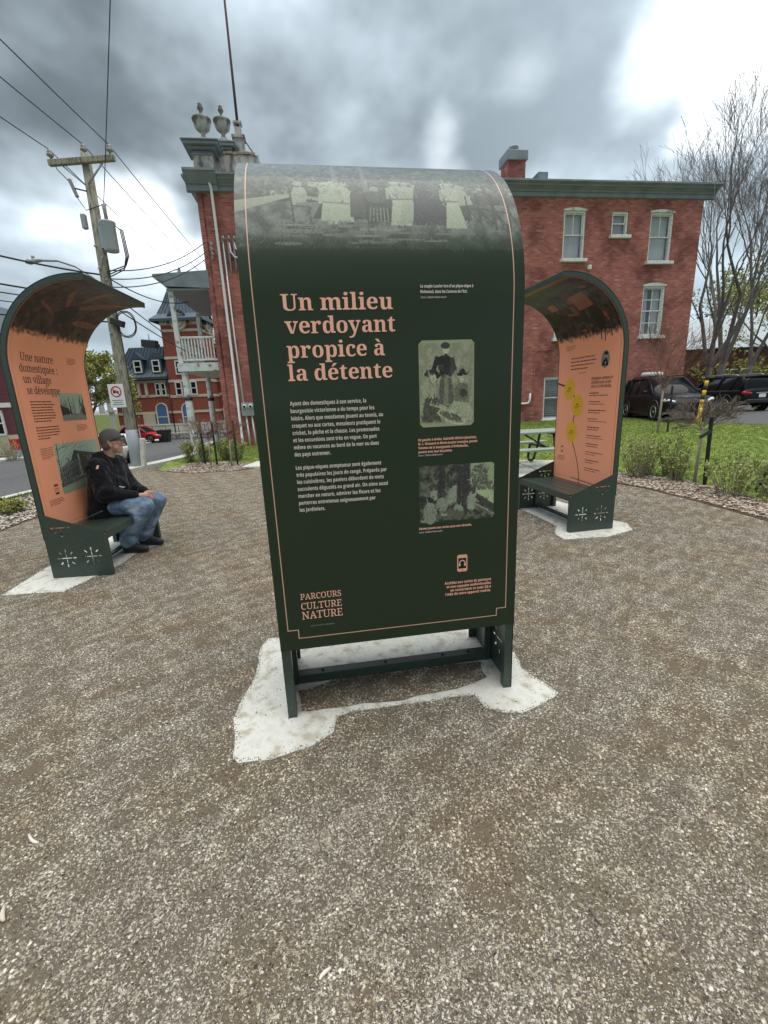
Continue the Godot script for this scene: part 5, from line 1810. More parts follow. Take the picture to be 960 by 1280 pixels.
func build_shelters() -> void:
	plate = await plate_mesh()
	back_sheet = sheet(-0.003, 0.002, PB, SW / 2, true)
	front_sheet = sheet(TH - 0.004, TH, SEAT - 0.02, SW / 2 - 0.022, false)
	var bk := printed("back_print", back_print())
	var plain := mat("plain_back", Color(0.172, 0.212, 0.155), 0.32)
	var fl := printed("front_print_growth", front_print(0))
	var fr := printed("front_print_artists", front_print(1))
	var t := make_shelter(POSE_M, "green bench shelter seen from behind, dark panel titled Un milieu verdoyant", bk, fl)
	var p: Node3D = t.get_node("back_panel")
	var o := 0.0042
	var i := 0
	for ln in [["Un milieu", -0.455, 1.962, 0.468], ["verdoyant", -0.447, 1.872, 0.466], ["propice à", -0.448, 1.776, 0.418], ["la détente", -0.452, 1.682, 0.452]]:
		lettering(p, ln[0], ln[1], ln[2], 0.089, ln[3], M.salmon_ink, true, false, o, false, 0.0, true)
		i += 1
	lettering(p, "Ayant des domestiques à son service, la\nbourgeoisie victorienne a du temps pour les\nloisirs. Alors que mesdames jouent au tennis, au\ncroquet ou aux cartes, messieurs pratiquent le\ncricket, la pêche et la chasse. Les promenades\net les excursions sont très en vogue. On part\nmême en vacances au bord de la mer ou dans\ndes pays outremer.", -0.455, 1.580, 0.0235, 0.405, M.pale_ink, false, false, o, false, 0.0315, true)
	lettering(p, "Les pique-niques somptueux sont également\ntrès populaires les jours de congé. Préparés par\nles cuisinières, les paniers débordent de mets\nsucculents dégustés au grand air. On aime aussi\nmarcher en nature, admirer les fleurs et les\nparterres entretenus soigneusement par\nles jardiniers.", -0.455, 1.300, 0.0235, 0.415, M.pale_ink, false, false, o, false, 0.0325, true)
	lettering(p, "Le couple Laurier lors d'un pique-nique à\nRichmond, dans les Cantons de l'Est.", 0.135, 2.045, 0.0165, 0.235, M.pale_ink, false, false, o, false, 0.022, true)
	lettering(p, "De gauche à droite, Gabrielle Michot (pianiste),\nM. L. Girouard et Marie-Louise Lavergne, jeunes\nfemmes de la bourgeoisie d'Arthabaska,\nposant avec leur bicyclette.", 0.11, 1.395, 0.0155, 0.285, M.salmon_ink, false, false, o, false, 0.0185, true)
	lettering(p, "Dames jouant aux cartes sous une véranda.", 0.105, 0.968, 0.0155, 0.265, M.salmon_ink, false, false, o, false, 0.02, true)
	lettering(p, "Accédez aux cartes du parcours\net aux capsules audiovisuelles\nen numérisant ce code QR à\nl'aide de votre appareil mobile.", 0.475, 0.668, 0.0185, 0.245, M.salmon_ink, false, false, o, true, 0.0205, true)
	for q in [[0.135, 2.003], [0.11, 1.325], [0.105, 0.951]]:
		lettering(p, "Source : Collection Musée Laurier", q[0], q[1], 0.0105, 0.115, M.pale_ink, false, false, o)
	var y := 0.668
	for ln in [["PARCOURS", 0.196, 0.042], ["CULTURE", 0.196, 0.047], ["NATURE", 0.197, 0.054]]:
		lettering(p, ln[0], -0.49, y, ln[2], ln[1], M.salmon_ink, true, false, o)
		y -= 0.052
	lettering(p, "VIEUX-ARTHABASKA", -0.455, 0.521, 0.011, 0.12, M.grey_ink, false, false, o)
	t = make_shelter(POSE_L, "green bench shelter with orange panel titled Une nature domestiquée, a man on its seat", plain, fl)
	p = t.get_node("front_panel")
	for ln in [["Une nature", 0.44, 2.075, 0.47], ["domestiquée :", 0.47, 1.975, 0.545], ["un village", 0.455, 1.876, 0.40], ["se développe", 0.435, 1.775, 0.485]]:
		lettering(p, ln[0], ln[1], ln[2], 0.098, ln[3], M.dark_ink, true, true, TH + 0.0012)
	t = make_shelter(POSE_R, "green bench shelter with orange panel of yellow discs beside the picnic table", plain, fr)
	p = t.get_node("front_panel")
	lettering(p, "Quelques artistes et\nintellectuels ayant\nvécu à Arthabaska", -0.10, 1.705, 0.047, 0.37, M.dark_ink, true, true, TH + 0.0012, false, 0.045)
	# footing slabs, partly under the gravel
	footing(POSE_M, [[-0.79, 0.86], [-0.83, 0.74], [-0.83, 0.44], [-0.88, 0.19], [-0.89, 0.04], [-0.85, -0.21], [-0.82, -0.24], [-0.67, -0.24], [-0.51, -0.21], [-0.39, -0.14], [-0.37, -0.03], [-0.28, -0.005], [-0.02, -0.01], [0.24, -0.005], [0.38, -0.01], [0.4, -0.12], [0.48, -0.18], [0.58, -0.2], [0.71, -0.16], [0.83, -0.1], [0.78, 0.05], [0.74, 0.17], [0.77, 0.34], [0.78, 0.86]])
	footing(POSE_L, [[0.96, -0.24], [0.77, -0.25], [0.29, -0.29], [-0.01, -0.31], [-0.6, -0.26], [-0.95, -0.16], [-0.9, 0.4], [-0.55, 0.62], [-0.31, 0.66], [-0.2, 0.5], [0.3, 0.50], [0.5, 0.44], [0.73, 0.39], [0.98, 0.32]])
	footing(POSE_R, [[-0.42, 0.62], [-0.30, 0.54], [0.25, 0.52], [0.75, 0.55], [0.85, 0.3], [0.82, -0.2], [0.4, -0.28], [-0.3, -0.22], [-0.49, -0.29], [-0.74, -0.14], [-0.88, 0.26], [-0.80, 0.76], [-0.6, 0.74]])
	# gravel that has spilled back over the main footing
	var st := new_st(true)
	var out := PackedVector2Array()
	for q in rough_edge(v2a([[-0.54, 0.045], [-0.3, 0.035], [0.0, 0.03], [0.3, 0.04], [0.50, 0.10], [0.52, 0.26], [0.2, 0.30], [-0.3, 0.29], [-0.55, 0.22]]), 0.03, 0.05, 12.0):
		out.append(world2(POSE_M, q))
	drape(st, out, 0.0155, 0.08, gravel_tint)
	var sp := struct("gravel_spill", st, M.gravel)

func world2(pose: Array, q: Vector2) -> Vector2:
	var c := cos(pose[2])
	var s := sin(pose[2])
	return Vector2(pose[0] + c * q.x + s * q.y, pose[1] + s * q.x - c * q.y)

var footings := []

func footing(pose: Array, pts: Array) -> void:
	var out := PackedVector2Array()
	for q in rough_edge(v2a(pts), 0.018, 0.02, 20.0):
		out.append(world2(pose, q))
	footings.append(out)
	var st := new_st()
	var flat := PackedVector2Array()
	for p in out:
		flat.append(Vector2(p.x, -p.y))
	prism(st, flat, 0.08, Transform3D(Basis(Vector3(1, 0, 0), Vector3(0, 0, -1), Vector3(0, 1, 0)), Vector3(0, -0.069, 0)))
	struct("concrete_footing", st, M.concrete)

# ------------------------------------------------------------------ person
# tapered capsules joined with a smooth minimum, meshed as surface nets
func blob(st: SurfaceTool, bones: Array, cell: float, k: float) -> void:
	var lo := Vector3(1e9, 1e9, 1e9)
	var hi := -lo
	for b in bones:
		var r: float = maxf(b[2], b[3])
		for e in 2:
			lo = lo.min(b[e] - Vector3.ONE * r)
			hi = hi.max(b[e] + Vector3.ONE * r)
	var pad := cell * 3.0 + k * 0.5
	lo -= Vector3.ONE * pad
	hi += Vector3.ONE * pad
	var nx := int(ceil((hi.x - lo.x) / cell)) + 1
	var ny := int(ceil((hi.y - lo.y) / cell)) + 1
	var nz := int(ceil((hi.z - lo.z) / cell)) + 1
	var f := PackedFloat32Array()
	f.resize(nx * ny * nz)
	f.fill(1.0)
	for b in bones:
		var a: Vector3 = b[0]
		var ba: Vector3 = b[1] - a
		var ra: float = b[2]
		var dr: float = b[3] - ra
		var l2: float = maxf(ba.length_squared(), 1e-9)
		var r: float = maxf(b[2], b[3]) + k + cell * 2.0
		var mn: Vector3 = (a.min(b[1]) - Vector3.ONE * r - lo) / cell
		var mx: Vector3 = (a.max(b[1]) + Vector3.ONE * r - lo) / cell
		for iz in range(maxi(0, int(mn.z)), mini(nz, int(mx.z) + 1)):
			for iy in range(maxi(0, int(mn.y)), mini(ny, int(mx.y) + 1)):
				var row := (iz * ny + iy) * nx
				for ix in range(maxi(0, int(mn.x)), mini(nx, int(mx.x) + 1)):
					var pa := lo + Vector3(ix, iy, iz) * cell - a
					var h: float = clampf(pa.dot(ba) / l2, 0.0, 1.0)
					var d := (pa - ba * h).length() - ra - dr * h
					var o := f[row + ix]
					var q: float = maxf(k - absf(d - o), 0.0) / k
					f[row + ix] = minf(d, o) - q * q * k * 0.25
	var at := PackedInt32Array()
	at.resize(nx * ny * nz)
	at.fill(-1)
	var vs := PackedVector3Array()
	var step := [1, nx, nx * ny]
	var offs := [Vector3(0, 0, 0), Vector3(1, 0, 0), Vector3(0, 1, 0), Vector3(1, 1, 0), Vector3(0, 0, 1), Vector3(1, 0, 1), Vector3(0, 1, 1), Vector3(1, 1, 1)]
	var jump := [0, 1, nx, nx + 1, nx * ny, nx * ny + 1, nx * ny + nx, nx * ny + nx + 1]
	var edges := [[0, 1], [2, 3], [4, 5], [6, 7], [0, 2], [1, 3], [4, 6], [5, 7], [0, 4], [1, 5], [2, 6], [3, 7]]
	for iz in nz - 1:
		for iy in ny - 1:
			for ix in nx - 1:
				var i := (iz * ny + iy) * nx + ix
				if f[i] > 0.3:
					continue
				var neg := 0
				for c in 8:
					if f[i + jump[c]] < 0.0:
						neg += 1
				if neg == 0 or neg == 8:
					continue
				var sum := Vector3.ZERO
				var n := 0
				for e in edges:
					var d0 := f[i + jump[e[0]]]
					var d1 := f[i + jump[e[1]]]
					if (d0 < 0.0) != (d1 < 0.0):
						sum += offs[e[0]].lerp(offs[e[1]], d0 / (d0 - d1))
						n += 1
				at[i] = vs.size()
				vs.append(lo + (Vector3(ix, iy, iz) + sum / n) * cell)
	for iz in range(1, nz - 1):
		for iy in range(1, ny - 1):
			for ix in range(1, nx - 1):
				var i := (iz * ny + iy) * nx + ix
				var d0 := f[i]
				for ax in 3:
					var d1 := f[i + step[ax]]
					if (d0 < 0.0) == (d1 < 0.0):
						continue
					var u: int = step[(ax + 1) % 3]
					var v: int = step[(ax + 2) % 3]
					var q := [at[i - u - v], at[i - v], at[i], at[i - u]]
					if q.has(-1):
						continue
					if d0 < 0.0:
						quad(st, vs[q[3]], vs[q[2]], vs[q[1]], vs[q[0]])
					else:
						quad(st, vs[q[0]], vs[q[1]], vs[q[2]], vs[q[3]])

# bench coordinates: x along the bench (to the sitter's right), y up, f forward
func bp(x: float, y: float, f: float) -> Vector3:
	return Vector3(x, y, -f)

func build_person() -> void:
	var base := world2(POSE_L, Vector2(-0.22, 0.3))
	var t := thing("person", "person in black hoodie, grey cap and blue jeans sitting on the bench with clasped hands", "person", Vector3(base.x, 0, base.y), -POSE_L[2])
	var c := Vector3(0.22, 0, 0.3)   # puts bench coordinates under this node
	var xf := Transform3D(Basis.IDENTITY, c)
	var X := -0.22
	var hx := X + 0.01
	# joints
	var hipr := bp(X + 0.10, 0.555, 0.20)
	var hipl := bp(X - 0.10, 0.555, 0.20)
	var kner := bp(X + 0.13, 0.545, 0.665)
	var knel := bp(X - 0.13, 0.545, 0.70)
	var ankr := bp(X + 0.13, 0.12, 0.43)
	var ankl := bp(X - 0.12, 0.12, 0.50)
	var shr := bp(X + 0.19, 1.00, 0.27)
	var shl := bp(X - 0.19, 1.00, 0.29)
	var elr := bp(X + 0.245, 0.725, 0.33)
	var ell := bp(X - 0.23, 0.735, 0.38)
	var wrr := bp(X + 0.085, 0.655, 0.575)
	var wrl := bp(X - 0.075, 0.665, 0.60)
	var hd := bp(hx, 1.245, 0.385)
	# body: torso, neck, head, arms, hands and legs in one surface
	var st := new_st(true)
	blob(st, [
		[hipr, hipl, 0.10, 0.10], [bp(X, 0.6, 0.22), bp(X, 0.9, 0.26), 0.12, 0.12], [shr, shl, 0.065, 0.065],
		[bp(X, 1.0, 0.28), bp(X, 1.14, 0.34), 0.06, 0.052], [bp(hx, 1.14, 0.34), hd, 0.052, 0.06],
		[shr, elr, 0.05, 0.04], [elr, wrr, 0.04, 0.03], [shl, ell, 0.05, 0.04], [ell, wrl, 0.04, 0.03],
		[hipr, kner, 0.08, 0.055], [kner, ankr, 0.055, 0.04], [hipl, knel, 0.08, 0.055], [knel, ankl, 0.055, 0.04],
		[ankr, ankr + bp(0.0, -0.06, 0.10), 0.04, 0.03], [ankl, ankl + bp(0.0, -0.06, 0.10), 0.04, 0.03]], 0.016, 0.03)
	var yaw := Basis(Vector3.UP, 0.22)
	var hb := func(x: float, y: float, f: float) -> Vector3: return hd + yaw * Vector3(x, y, -f)
	blob(st, [
		[hb.call(0, 0.035, -0.015), hb.call(0, 0.03, 0.02), 0.083, 0.078], [hb.call(0, -0.03, 0.025), hb.call(0, -0.075, 0.045), 0.062, 0.042],
		[hb.call(0, -0.098, 0.066), hb.call(0, -0.095, 0.06), 0.020, 0.024], [hb.call(-0.035, -0.045, 0.04), hb.call(0.035, -0.045, 0.04), 0.034, 0.034],
		[hb.call(0, 0.018, 0.094), hb.call(0, -0.026, 0.116), 0.010, 0.0145], [hb.call(-0.013, -0.03, 0.098), hb.call(0.013, -0.03, 0.098), 0.010, 0.010],
		[hb.call(-0.035, 0.032, 0.082), hb.call(0.035, 0.032, 0.082), 0.016, 0.016], [hb.call(-0.018, -0.058, 0.088), hb.call(0.018, -0.058, 0.088), 0.009, 0.009],
		[hb.call(-0.018, -0.07, 0.085), hb.call(0.018, -0.07, 0.085), 0.009, 0.009],
		[hb.call(0.078, 0.016, -0.008), hb.call(0.08, -0.03, 0.004), 0.015, 0.010], [hb.call(-0.078, 0.016, -0.008), hb.call(-0.08, -0.03, 0.004), 0.015, 0.010],
		[hb.call(0, -0.05, -0.03), bp(hx, 1.12, 0.335), 0.056, 0.055]], 0.006, 0.016)
	# clasped hands, each finger its own chain
	for s in [1.0, -1.0]:
		var w: Vector3 = wrr if s > 0 else wrl
		var palm := bp(X + 0.035 * s, 0.635 + 0.006 * s, 0.66)
		var bones := [[w, palm, 0.028, 0.036], [palm + Vector3(0, 0.014, 0), palm + Vector3(-0.01 * s, -0.02, -0.01), 0.026, 0.025]]
		for i in 4:
			var y: float = 0.026 - i * 0.0185 + 0.009 * s
			var len: float = [0.9, 1.0, 0.95, 0.78][i]
			var k0 := palm + Vector3(-0.008 * s, y, -0.03)
			var k1 := k0 + Vector3(-0.020 * s, -0.003, -0.022) * len
			var k2 := k1 + Vector3(-0.028 * s, -0.006, -0.002) * len
			var k3 := k2 + Vector3(-0.014 * s, -0.004, 0.014) * len
			bones.append_array([[palm + Vector3(0, y * 0.6, 0), k0, 0.011, 0.0105], [k0, k1, 0.0105, 0.0095], [k1, k2, 0.0095, 0.0085], [k2, k3, 0.0085, 0.0075]])
		var th := palm + Vector3(-0.012 * s, 0.028, 0.012)
		bones.append_array([[palm, th, 0.016, 0.0125], [th, th + Vector3(-0.016 * s, 0.016, -0.022), 0.0125, 0.0105], [th + Vector3(-0.016 * s, 0.016, -0.022), th + Vector3(-0.026 * s, 0.016, -0.042), 0.0105, 0.0085]])
		blob(st, bones, 0.005, 0.006)
	var body := part("body", st, M.skin, t, xf)
	# hoodie
	st = new_st(true)
	blob(st, [
		[bp(X + 0.09, 0.535, 0.205), bp(X + 0.095, 0.86, 0.265), 0.155, 0.15], [bp(X - 0.09, 0.535, 0.205), bp(X - 0.095, 0.86, 0.265), 0.155, 0.15],
		[bp(X, 0.64, 0.30), bp(X, 0.76, 0.33), 0.15, 0.14], [bp(X + 0.08, 0.95, 0.265), bp(X - 0.08, 0.95, 0.275), 0.135, 0.135], [shr, shl, 0.092, 0.092],
		[shr, elr, 0.095, 0.08], [elr, wrr.lerp(elr, 0.12), 0.08, 0.056], [shl, ell, 0.095, 0.08], [ell, wrl.lerp(ell, 0.12), 0.08, 0.056],
		[elr + bp(0, -0.02, 0.0), elr + bp(-0.05, -0.015, 0.10), 0.07, 0.055],
		[wrr.lerp(elr, 0.1), wrr.lerp(elr, 0.06), 0.044, 0.044], [wrl.lerp(ell, 0.1), wrl.lerp(ell, 0.06), 0.044, 0.044],
		[bp(X + 0.05, 1.075, 0.255), bp(X - 0.05, 1.075, 0.255), 0.075, 0.075], [bp(X + 0.07, 1.10, 0.23), bp(X - 0.07, 1.10, 0.23), 0.055, 0.055], [bp(X + 0.075, 1.085, 0.30), bp(X + 0.03, 1.05, 0.375), 0.045, 0.03], [bp(X - 0.075, 1.085, 0.30), bp(X - 0.03, 1.05, 0.375), 0.045, 0.03],
		[bp(X + 0.13, 0.50, 0.20), bp(X - 0.13, 0.50, 0.20), 0.13, 0.13],
		# folds of the sleeve and the pocket
		[elr + bp(0.03, 0.05, 0.05), elr + bp(0.0, 0.085, 0.065), 0.05, 0.045], [shr + bp(0.045, -0.10, 0.03), shr + bp(0.06, -0.14, 0.06), 0.052, 0.048], [bp(X + 0.06, 0.60, 0.43), bp(X - 0.06, 0.60, 0.43), 0.05, 0.05]], 0.014, 0.045)
	var hood := part("hoodie", st, M.hoodie, t, xf)
	st = new_st()
	var sx := shr.x + 0.094
	tri(st, bp(sx - 0.012, 1.055, 0.285), bp(sx + 0.003, 1.015, 0.255), bp(sx + 0.002, 1.0, 0.335))
	tri(st, bp(sx - 0.012, 1.055, 0.285), bp(sx + 0.002, 1.0, 0.335), bp(sx - 0.016, 1.035, 0.345))
	part("shoulder_patch", st, M.salmon_ink, hood)
	for q in [[0.86, 0.405, 0.018], [0.82, 0.42, 0.024], [0.775, 0.44, 0.028]]:
		st = new_st(true)
		tube(st, [bp(X + 0.105, q[0], q[1] - 0.02), bp(X + 0.07, q[0] - 0.02, q[1] + 0.006), bp(X + 0.03, q[0] - 0.012, q[1] + 0.016)], [q[2] * 0.35], 5)
		part("chest_print", st, M.pale_ink if q[2] > 0.025 else M.salmon_ink, hood)
	# jeans
	st = new_st(true)
	blob(st, [[hipr, hipl, 0.125, 0.125], [hipr, kner, 0.112, 0.092], [hipl, knel, 0.112, 0.092], [kner, ankr + bp(0, 0.05, 0.01), 0.09, 0.078], [knel, ankl + bp(0, 0.05, 0.01), 0.09, 0.078],
		[kner + bp(0, -0.08, -0.05), kner + bp(0, -0.12, -0.06), 0.085, 0.08], [knel + bp(0, -0.08, -0.05), knel + bp(0, -0.12, -0.06), 0.085, 0.08],
		[kner.lerp(hipr, 0.35) + bp(0.03, 0.03, 0), kner.lerp(hipr, 0.25) + bp(0.05, -0.02, 0), 0.065, 0.06], [kner.lerp(ankr, 0.5) + bp(0.02, 0, -0.03), kner.lerp(ankr, 0.6) + bp(-0.02, 0, -0.035), 0.07, 0.07],
		[ankr + bp(0, 0.04, -0.01), ankr + bp(0, 0.02, -0.012), 0.082, 0.080], [ankl + bp(0, 0.04, -0.01), ankl + bp(0, 0.02, -0.012), 0.082, 0.080]], 0.013, 0.04)
	part("jeans", st, M.denim, t, xf)
	# shoes
	for a in [ankr, ankl]:
		st = new_st(true)
		var toe: Vector3 = Vector3(a.x, 0.045, a.z) + bp(0.01, 0, 0.17)
		var heel: Vector3 = Vector3(a.x, 0.058, a.z) + bp(0, 0, -0.035)
		blob(st, [[heel, toe, 0.046, 0.036], [heel + bp(0, 0.03, 0.01), a + bp(0, -0.02, 0.02), 0.042, 0.045], [a + bp(0, -0.035, 0.04), toe + bp(0, 0.006, -0.03), 0.045, 0.036]], 0.008, 0.03)
		var sh := part("shoe", st, M.shoe, t, xf)
		st = new_st(true)
		blob(st, [[heel + bp(0, -0.04, 0), toe + bp(0, -0.027, 0.005), 0.02, 0.018], [heel + bp(0.024, -0.04, 0), toe + bp(0.018, -0.027, -0.01), 0.017, 0.016], [heel + bp(-0.024, -0.04, 0), toe + bp(-0.018, -0.027, -0.01), 0.017, 0.016]], 0.007, 0.012)
		part("sole", st, M.sole, sh)
	# cap with its peak, hair and glasses
	st = new_st(true)
	blob(st, [[hb.call(0, 0.062, -0.026), hb.call(0, 0.066, 0.022), 0.086, 0.080], [hb.call(0, 0.035, -0.034), hb.call(0, 0.06, 0.02), 0.086, 0.082], [hb.call(0, 0.10, -0.015), hb.call(0, 0.098, 0.03), 0.056, 0.05]], 0.006, 0.02)
	var cap := part("cap", st, M.cap_cloth, t, xf)
	st = new_st(true)
	var n := 14
	for i in n:
		var a0 := -1.25 + 2.5 * i / n
		var a1 := -1.25 + 2.5 * (i + 1) / n
		for side in [0.0, -0.006]:
			var q := []
			for a in [a0, a1]:
				q.append(hb.call(sin(a) * 0.082, 0.058 + side, 0.035 + cos(a) * 0.062))
				q.append(hb.call(sin(a) * 0.066, 0.046 + side - 0.010 * absf(a), 0.085 + cos(a) * 0.062))
			if side == 0.0:
				quad(st, q[0], q[1], q[3], q[2])
			else:
				quad(st, q[2], q[3], q[1], q[0])
	part("cap_peak", st, M.cap_cloth, cap)
	st = new_st(true)
	blob(st, [[hb.call(0.05, -0.03, -0.05), hb.call(-0.05, -0.03, -0.05), 0.042, 0.042], [hb.call(0.07, 0.0, -0.03), hb.call(0.072, -0.03, -0.02), 0.018, 0.012], [hb.call(-0.07, 0.0, -0.03), hb.call(-0.072, -0.03, -0.02), 0.018, 0.012]], 0.007, 0.02)
	part("hair", st, M.hair, t, xf)
	st = new_st(true)
	for s in [1.0, -1.0]:
		tube(st, [hb.call(0.085 * s, 0.012, -0.02), hb.call(0.09 * s, 0.035, 0.03), hb.call(0.08 * s, 0.055, 0.085), hb.call(0.05 * s, 0.06, 0.112)], [0.0045], 6)
	part("glasses", st, M.black_plastic, t, xf)
	for s in [0.032, -0.032]:
		st = new_st(true)
		blob(st, [[hb.call(s, 0.008, 0.081), hb.call(s, 0.008, 0.0815), 0.011, 0.011]], 0.003, 0.004)
		part("eye", st, M.eye_white, t, xf)

# ------------------------------------------------------------------ street furniture and wires
func sag_wire(called: String, label: String, a: Vector3, b: Vector3, sag: float, r: float, group: String) -> void:
	var pts := []
	var n := 24
	for i in n + 1:
		var t := float(i) / n
		pts.append(a.lerp(b, t) - Vector3(0, sag * 4.0 * t * (1.0 - t), 0))
	var st := new_st(true)
	tube(st, pts, [r], 5)
	var o := inst(numbered(called), done(st), M.wire, self)
	tag(o, label, "cable", group)

func build_street() -> void:
	var base := Vector3(-7.05, hgt(-7.05, -12.9), -12.9)
	var p := thing("utility_pole", "weathered wooden utility pole with crossarm and grey transformer at the kerb", "utility pole", base)
	var st := new_st(true)
	tube(st, [Vector3(0, -0.3, 0), Vector3(0.0, 2.0, 0), Vector3(0.02, 5.0, 0), Vector3(0.06, 7.75, 0)], [0.175, 0.155, 0.13, 0.11], 14)
	part("pole", st, M.pole_wood, p)
	pbox("crossarm", Vector3(0.02, 7.56, 0.14), Vector3(1.62, 0.13, 0.11), M.pole_wood, p, 0.01, Basis(Vector3.BACK, 0.03))
	ptube("brace", [Vector3(0.08, 7.05, 0.14), Vector3(0.55, 7.52, 0.15)], [0.022], M.galvanised, p, 6)
	ptube("brace", [Vector3(0.0, 7.05, 0.14), Vector3(-0.5, 7.5, 0.15)], [0.022], M.galvanised, p, 6)
	for q in [[-0.72, 7.6, 0.14], [0.04, 7.75, 0.0], [0.74, 7.65, 0.14]]:
		st = new_st(true)
		lathe(st, [Vector2(0.02, 0), Vector2(0.025, 0.06), Vector2(0.075, 0.08), Vector2(0.08, 0.12), Vector2(0.05, 0.14), Vector2(0.065, 0.17), Vector2(0.03, 0.22), Vector2(0, 0.23)], 12, Vector3(q[0], q[1], q[2]))
		part("insulator", st, M.porcelain, p)
	st = new_st(true)
	lathe(st, [Vector2(0, -0.01), Vector2(0.16, 0.0), Vector2(0.175, 0.04), Vector2(0.175, 0.62), Vector2(0.19, 0.64), Vector2(0.19, 0.68), Vector2(0.08, 0.72), Vector2(0, 0.73)], 20, Vector3(0.36, 5.55, 0.1))
	var tr := part("transformer", st, M.transformer_paint, p)
	ptube("bushing", [Vector3(0.36, 6.25, 0.1), Vector3(0.35, 6.45, 0.1), Vector3(0.35, 6.62, 0.1)], [0.05, 0.045, 0.06], M.porcelain, tr, 8)
	pbox("bracket", Vector3(0.17, 5.9, 0.05), Vector3(0.14, 0.5, 0.1), M.galvanised, tr)
	for i in 3:
		var x := 0.58 + i * 0.035
		ptube("lead", [Vector3(x, 6.12 - i * 0.04, 0.16), Vector3(x + 0.12, 6.0, 0.2), Vector3(x + 0.16, 5.4, 0.2), Vector3(x + 0.05, 5.1 + i * 0.05, 0.18), Vector3(0.25, 4.98 + i * 0.06, 0.12), Vector3(0.1, 5.0 + i * 0.05, 0.05)], [0.014], M.wire, p, 5)
	pbox("cutout_fuse", Vector3(-0.33, 7.0, 0.1), Vector3(0.07, 0.42, 0.07), M.porcelain, p, 0.01, Basis(Vector3.BACK, 0.3))
	ptube("fuse_arm", [Vector3(0, 6.92, 0.1), Vector3(-0.3, 7.0, 0.1)], [0.018], M.wire, p, 5)
	ptube("lead", [Vector3(-0.72, 7.8, 0.14), Vector3(-0.62, 7.4, 0.14), Vector3(-0.36, 7.1, 0.1)], [0.01], M.wire, p, 4)
	ptube("lead", [Vector3(-0.28, 6.8, 0.1), Vector3(-0.1, 6.5, 0.12), Vector3(0.35, 6.62, 0.1)], [0.01], M.wire, p, 4)
	pbox("arrester", Vector3(-0.2, 6.25, 0.12), Vector3(0.12, 0.34, 0.12), M.grey_pipe, p, 0.02)
	for i in 9:
		pbox("step_bolt", Vector3(0.12 if i % 2 else -0.02, 3.6 + i * 0.26, 0.15), Vector3(0.05, 0.04, 0.06), M.galvanised, p)
	for i in 2:
		st = new_st(true)
		var pts := []
		for k in 25:
			var a := TAU * k / 24.0
			pts.append(Vector3(0.42 + cos(a) * (0.24 + 0.03 * i), 3.8 + sin(a) * (0.30 + 0.03 * i), 0.15 + 0.02 * sin(a * 3.0 + i)))
		tube(st, pts, [0.014], 5, false)
		part("cable_coil", st, M.wire, p)
	pbox("junction_box", Vector3(0.2, 3.85, 0.15), Vector3(0.34, 0.16, 0.14), M.black_plastic, p, 0.01, Basis(Vector3.BACK, -0.35))
	# guard plate and its footing at the base
	ptube("guard_sleeve", [Vector3(0, 0.02, 0), Vector3(0, 1.05, 0)], [0.19, 0.183], M.grey_pipe, p, 16)
	pbox("ground_guard", Vector3(0.22, 0.35, 0.06), Vector3(0.14, 0.9, 0.12), M.concrete, p, 0.02, Basis(Vector3.BACK, -0.12))
	ptube("ground_wire", [Vector3(0.17, 5.4, 0.06), Vector3(0.19, 2.5, 0.06), Vector3(0.2, 0.8, 0.08)], [0.014], M.wire, p, 5)
	# traffic sign on the pole
	var s := thing("no_truck_sign", "white sign with red ring forbidding trucks, fixed to the utility pole", "sign", base + Vector3(-0.12, 1.98, 0.24))
	pbox("plate", Vector3.ZERO, Vector3(0.42, 0.62, 0.012), M.sign_white, s, 0.004)
	st = new_st(true)
	for k in 24:
		var a0 := TAU * k / 24.0
		var a1 := TAU * (k + 1) / 24.0
		var c := Vector3(0, 0.11, 0.009)
		quad(st, c + Vector3(cos(a0), sin(a0), 0) * 0.115, c + Vector3(cos(a0), sin(a0), 0) * 0.15, c + Vector3(cos(a1), sin(a1), 0) * 0.15, c + Vector3(cos(a1), sin(a1), 0) * 0.115)
	box(st, Vector3(0, 0.11, 0.008), Vector3(0.25, 0.03, 0.004), Basis(Vector3.BACK, -0.78))
	part("red_ring", st, M.sign_red, s)
	st = new_st()
	box(st, Vector3(-0.035, 0.115, 0.0075), Vector3(0.10, 0.07, 0.002))
	box(st, Vector3(0.045, 0.105, 0.0075), Vector3(0.045, 0.05, 0.002))
	for x in [-0.06, 0.045]:
		box(st, Vector3(x, 0.072, 0.0075), Vector3(0.028, 0.022, 0.002))
	part("truck_symbol", st, M.black_plastic, s)
	st = new_st()
	for i in 3:
		box(st, Vector3(0, -0.12 - i * 0.055, 0.0075), Vector3(0.3 - 0.05 * (i % 2), 0.022, 0.002))
	part("caption", st, M.grey_ink, s)
	# street lamp on an arm behind the shelter
	var l := thing("street_lamp", "grey cobra head street lamp on a curved arm over the road", "street lamp", base + Vector3(0, 4.3, 0))
	ptube("arm", [Vector3(0.0, 0.35, -0.05), Vector3(-0.35, 0.72, -0.1), Vector3(-0.8, 1.02, -0.15), Vector3(-1.25, 1.18, -0.18), Vector3(-1.72, 1.21, -0.2)], [0.03], M.galvanised, l, 8)
	st = new_st(true)
	blob(st, [[Vector3(-1.72, 1.22, -0.2), Vector3(-2.0, 1.2, -0.2), 0.05, 0.07], [Vector3(-2.0, 1.2, -0.2), Vector3(-2.08, 1.19, -0.2), 0.075, 0.05]], 0.02, 0.03)
	part("head", st, M.galvanised, l)
	st = new_st(true)
	lathe(st, [Vector2(0.04, 0), Vector2(0.04, 0.06), Vector2(0, 0.07)], 8, Vector3(-1.9, 1.27, -0.2))
	part("photocell", st, M.porcelain, l)
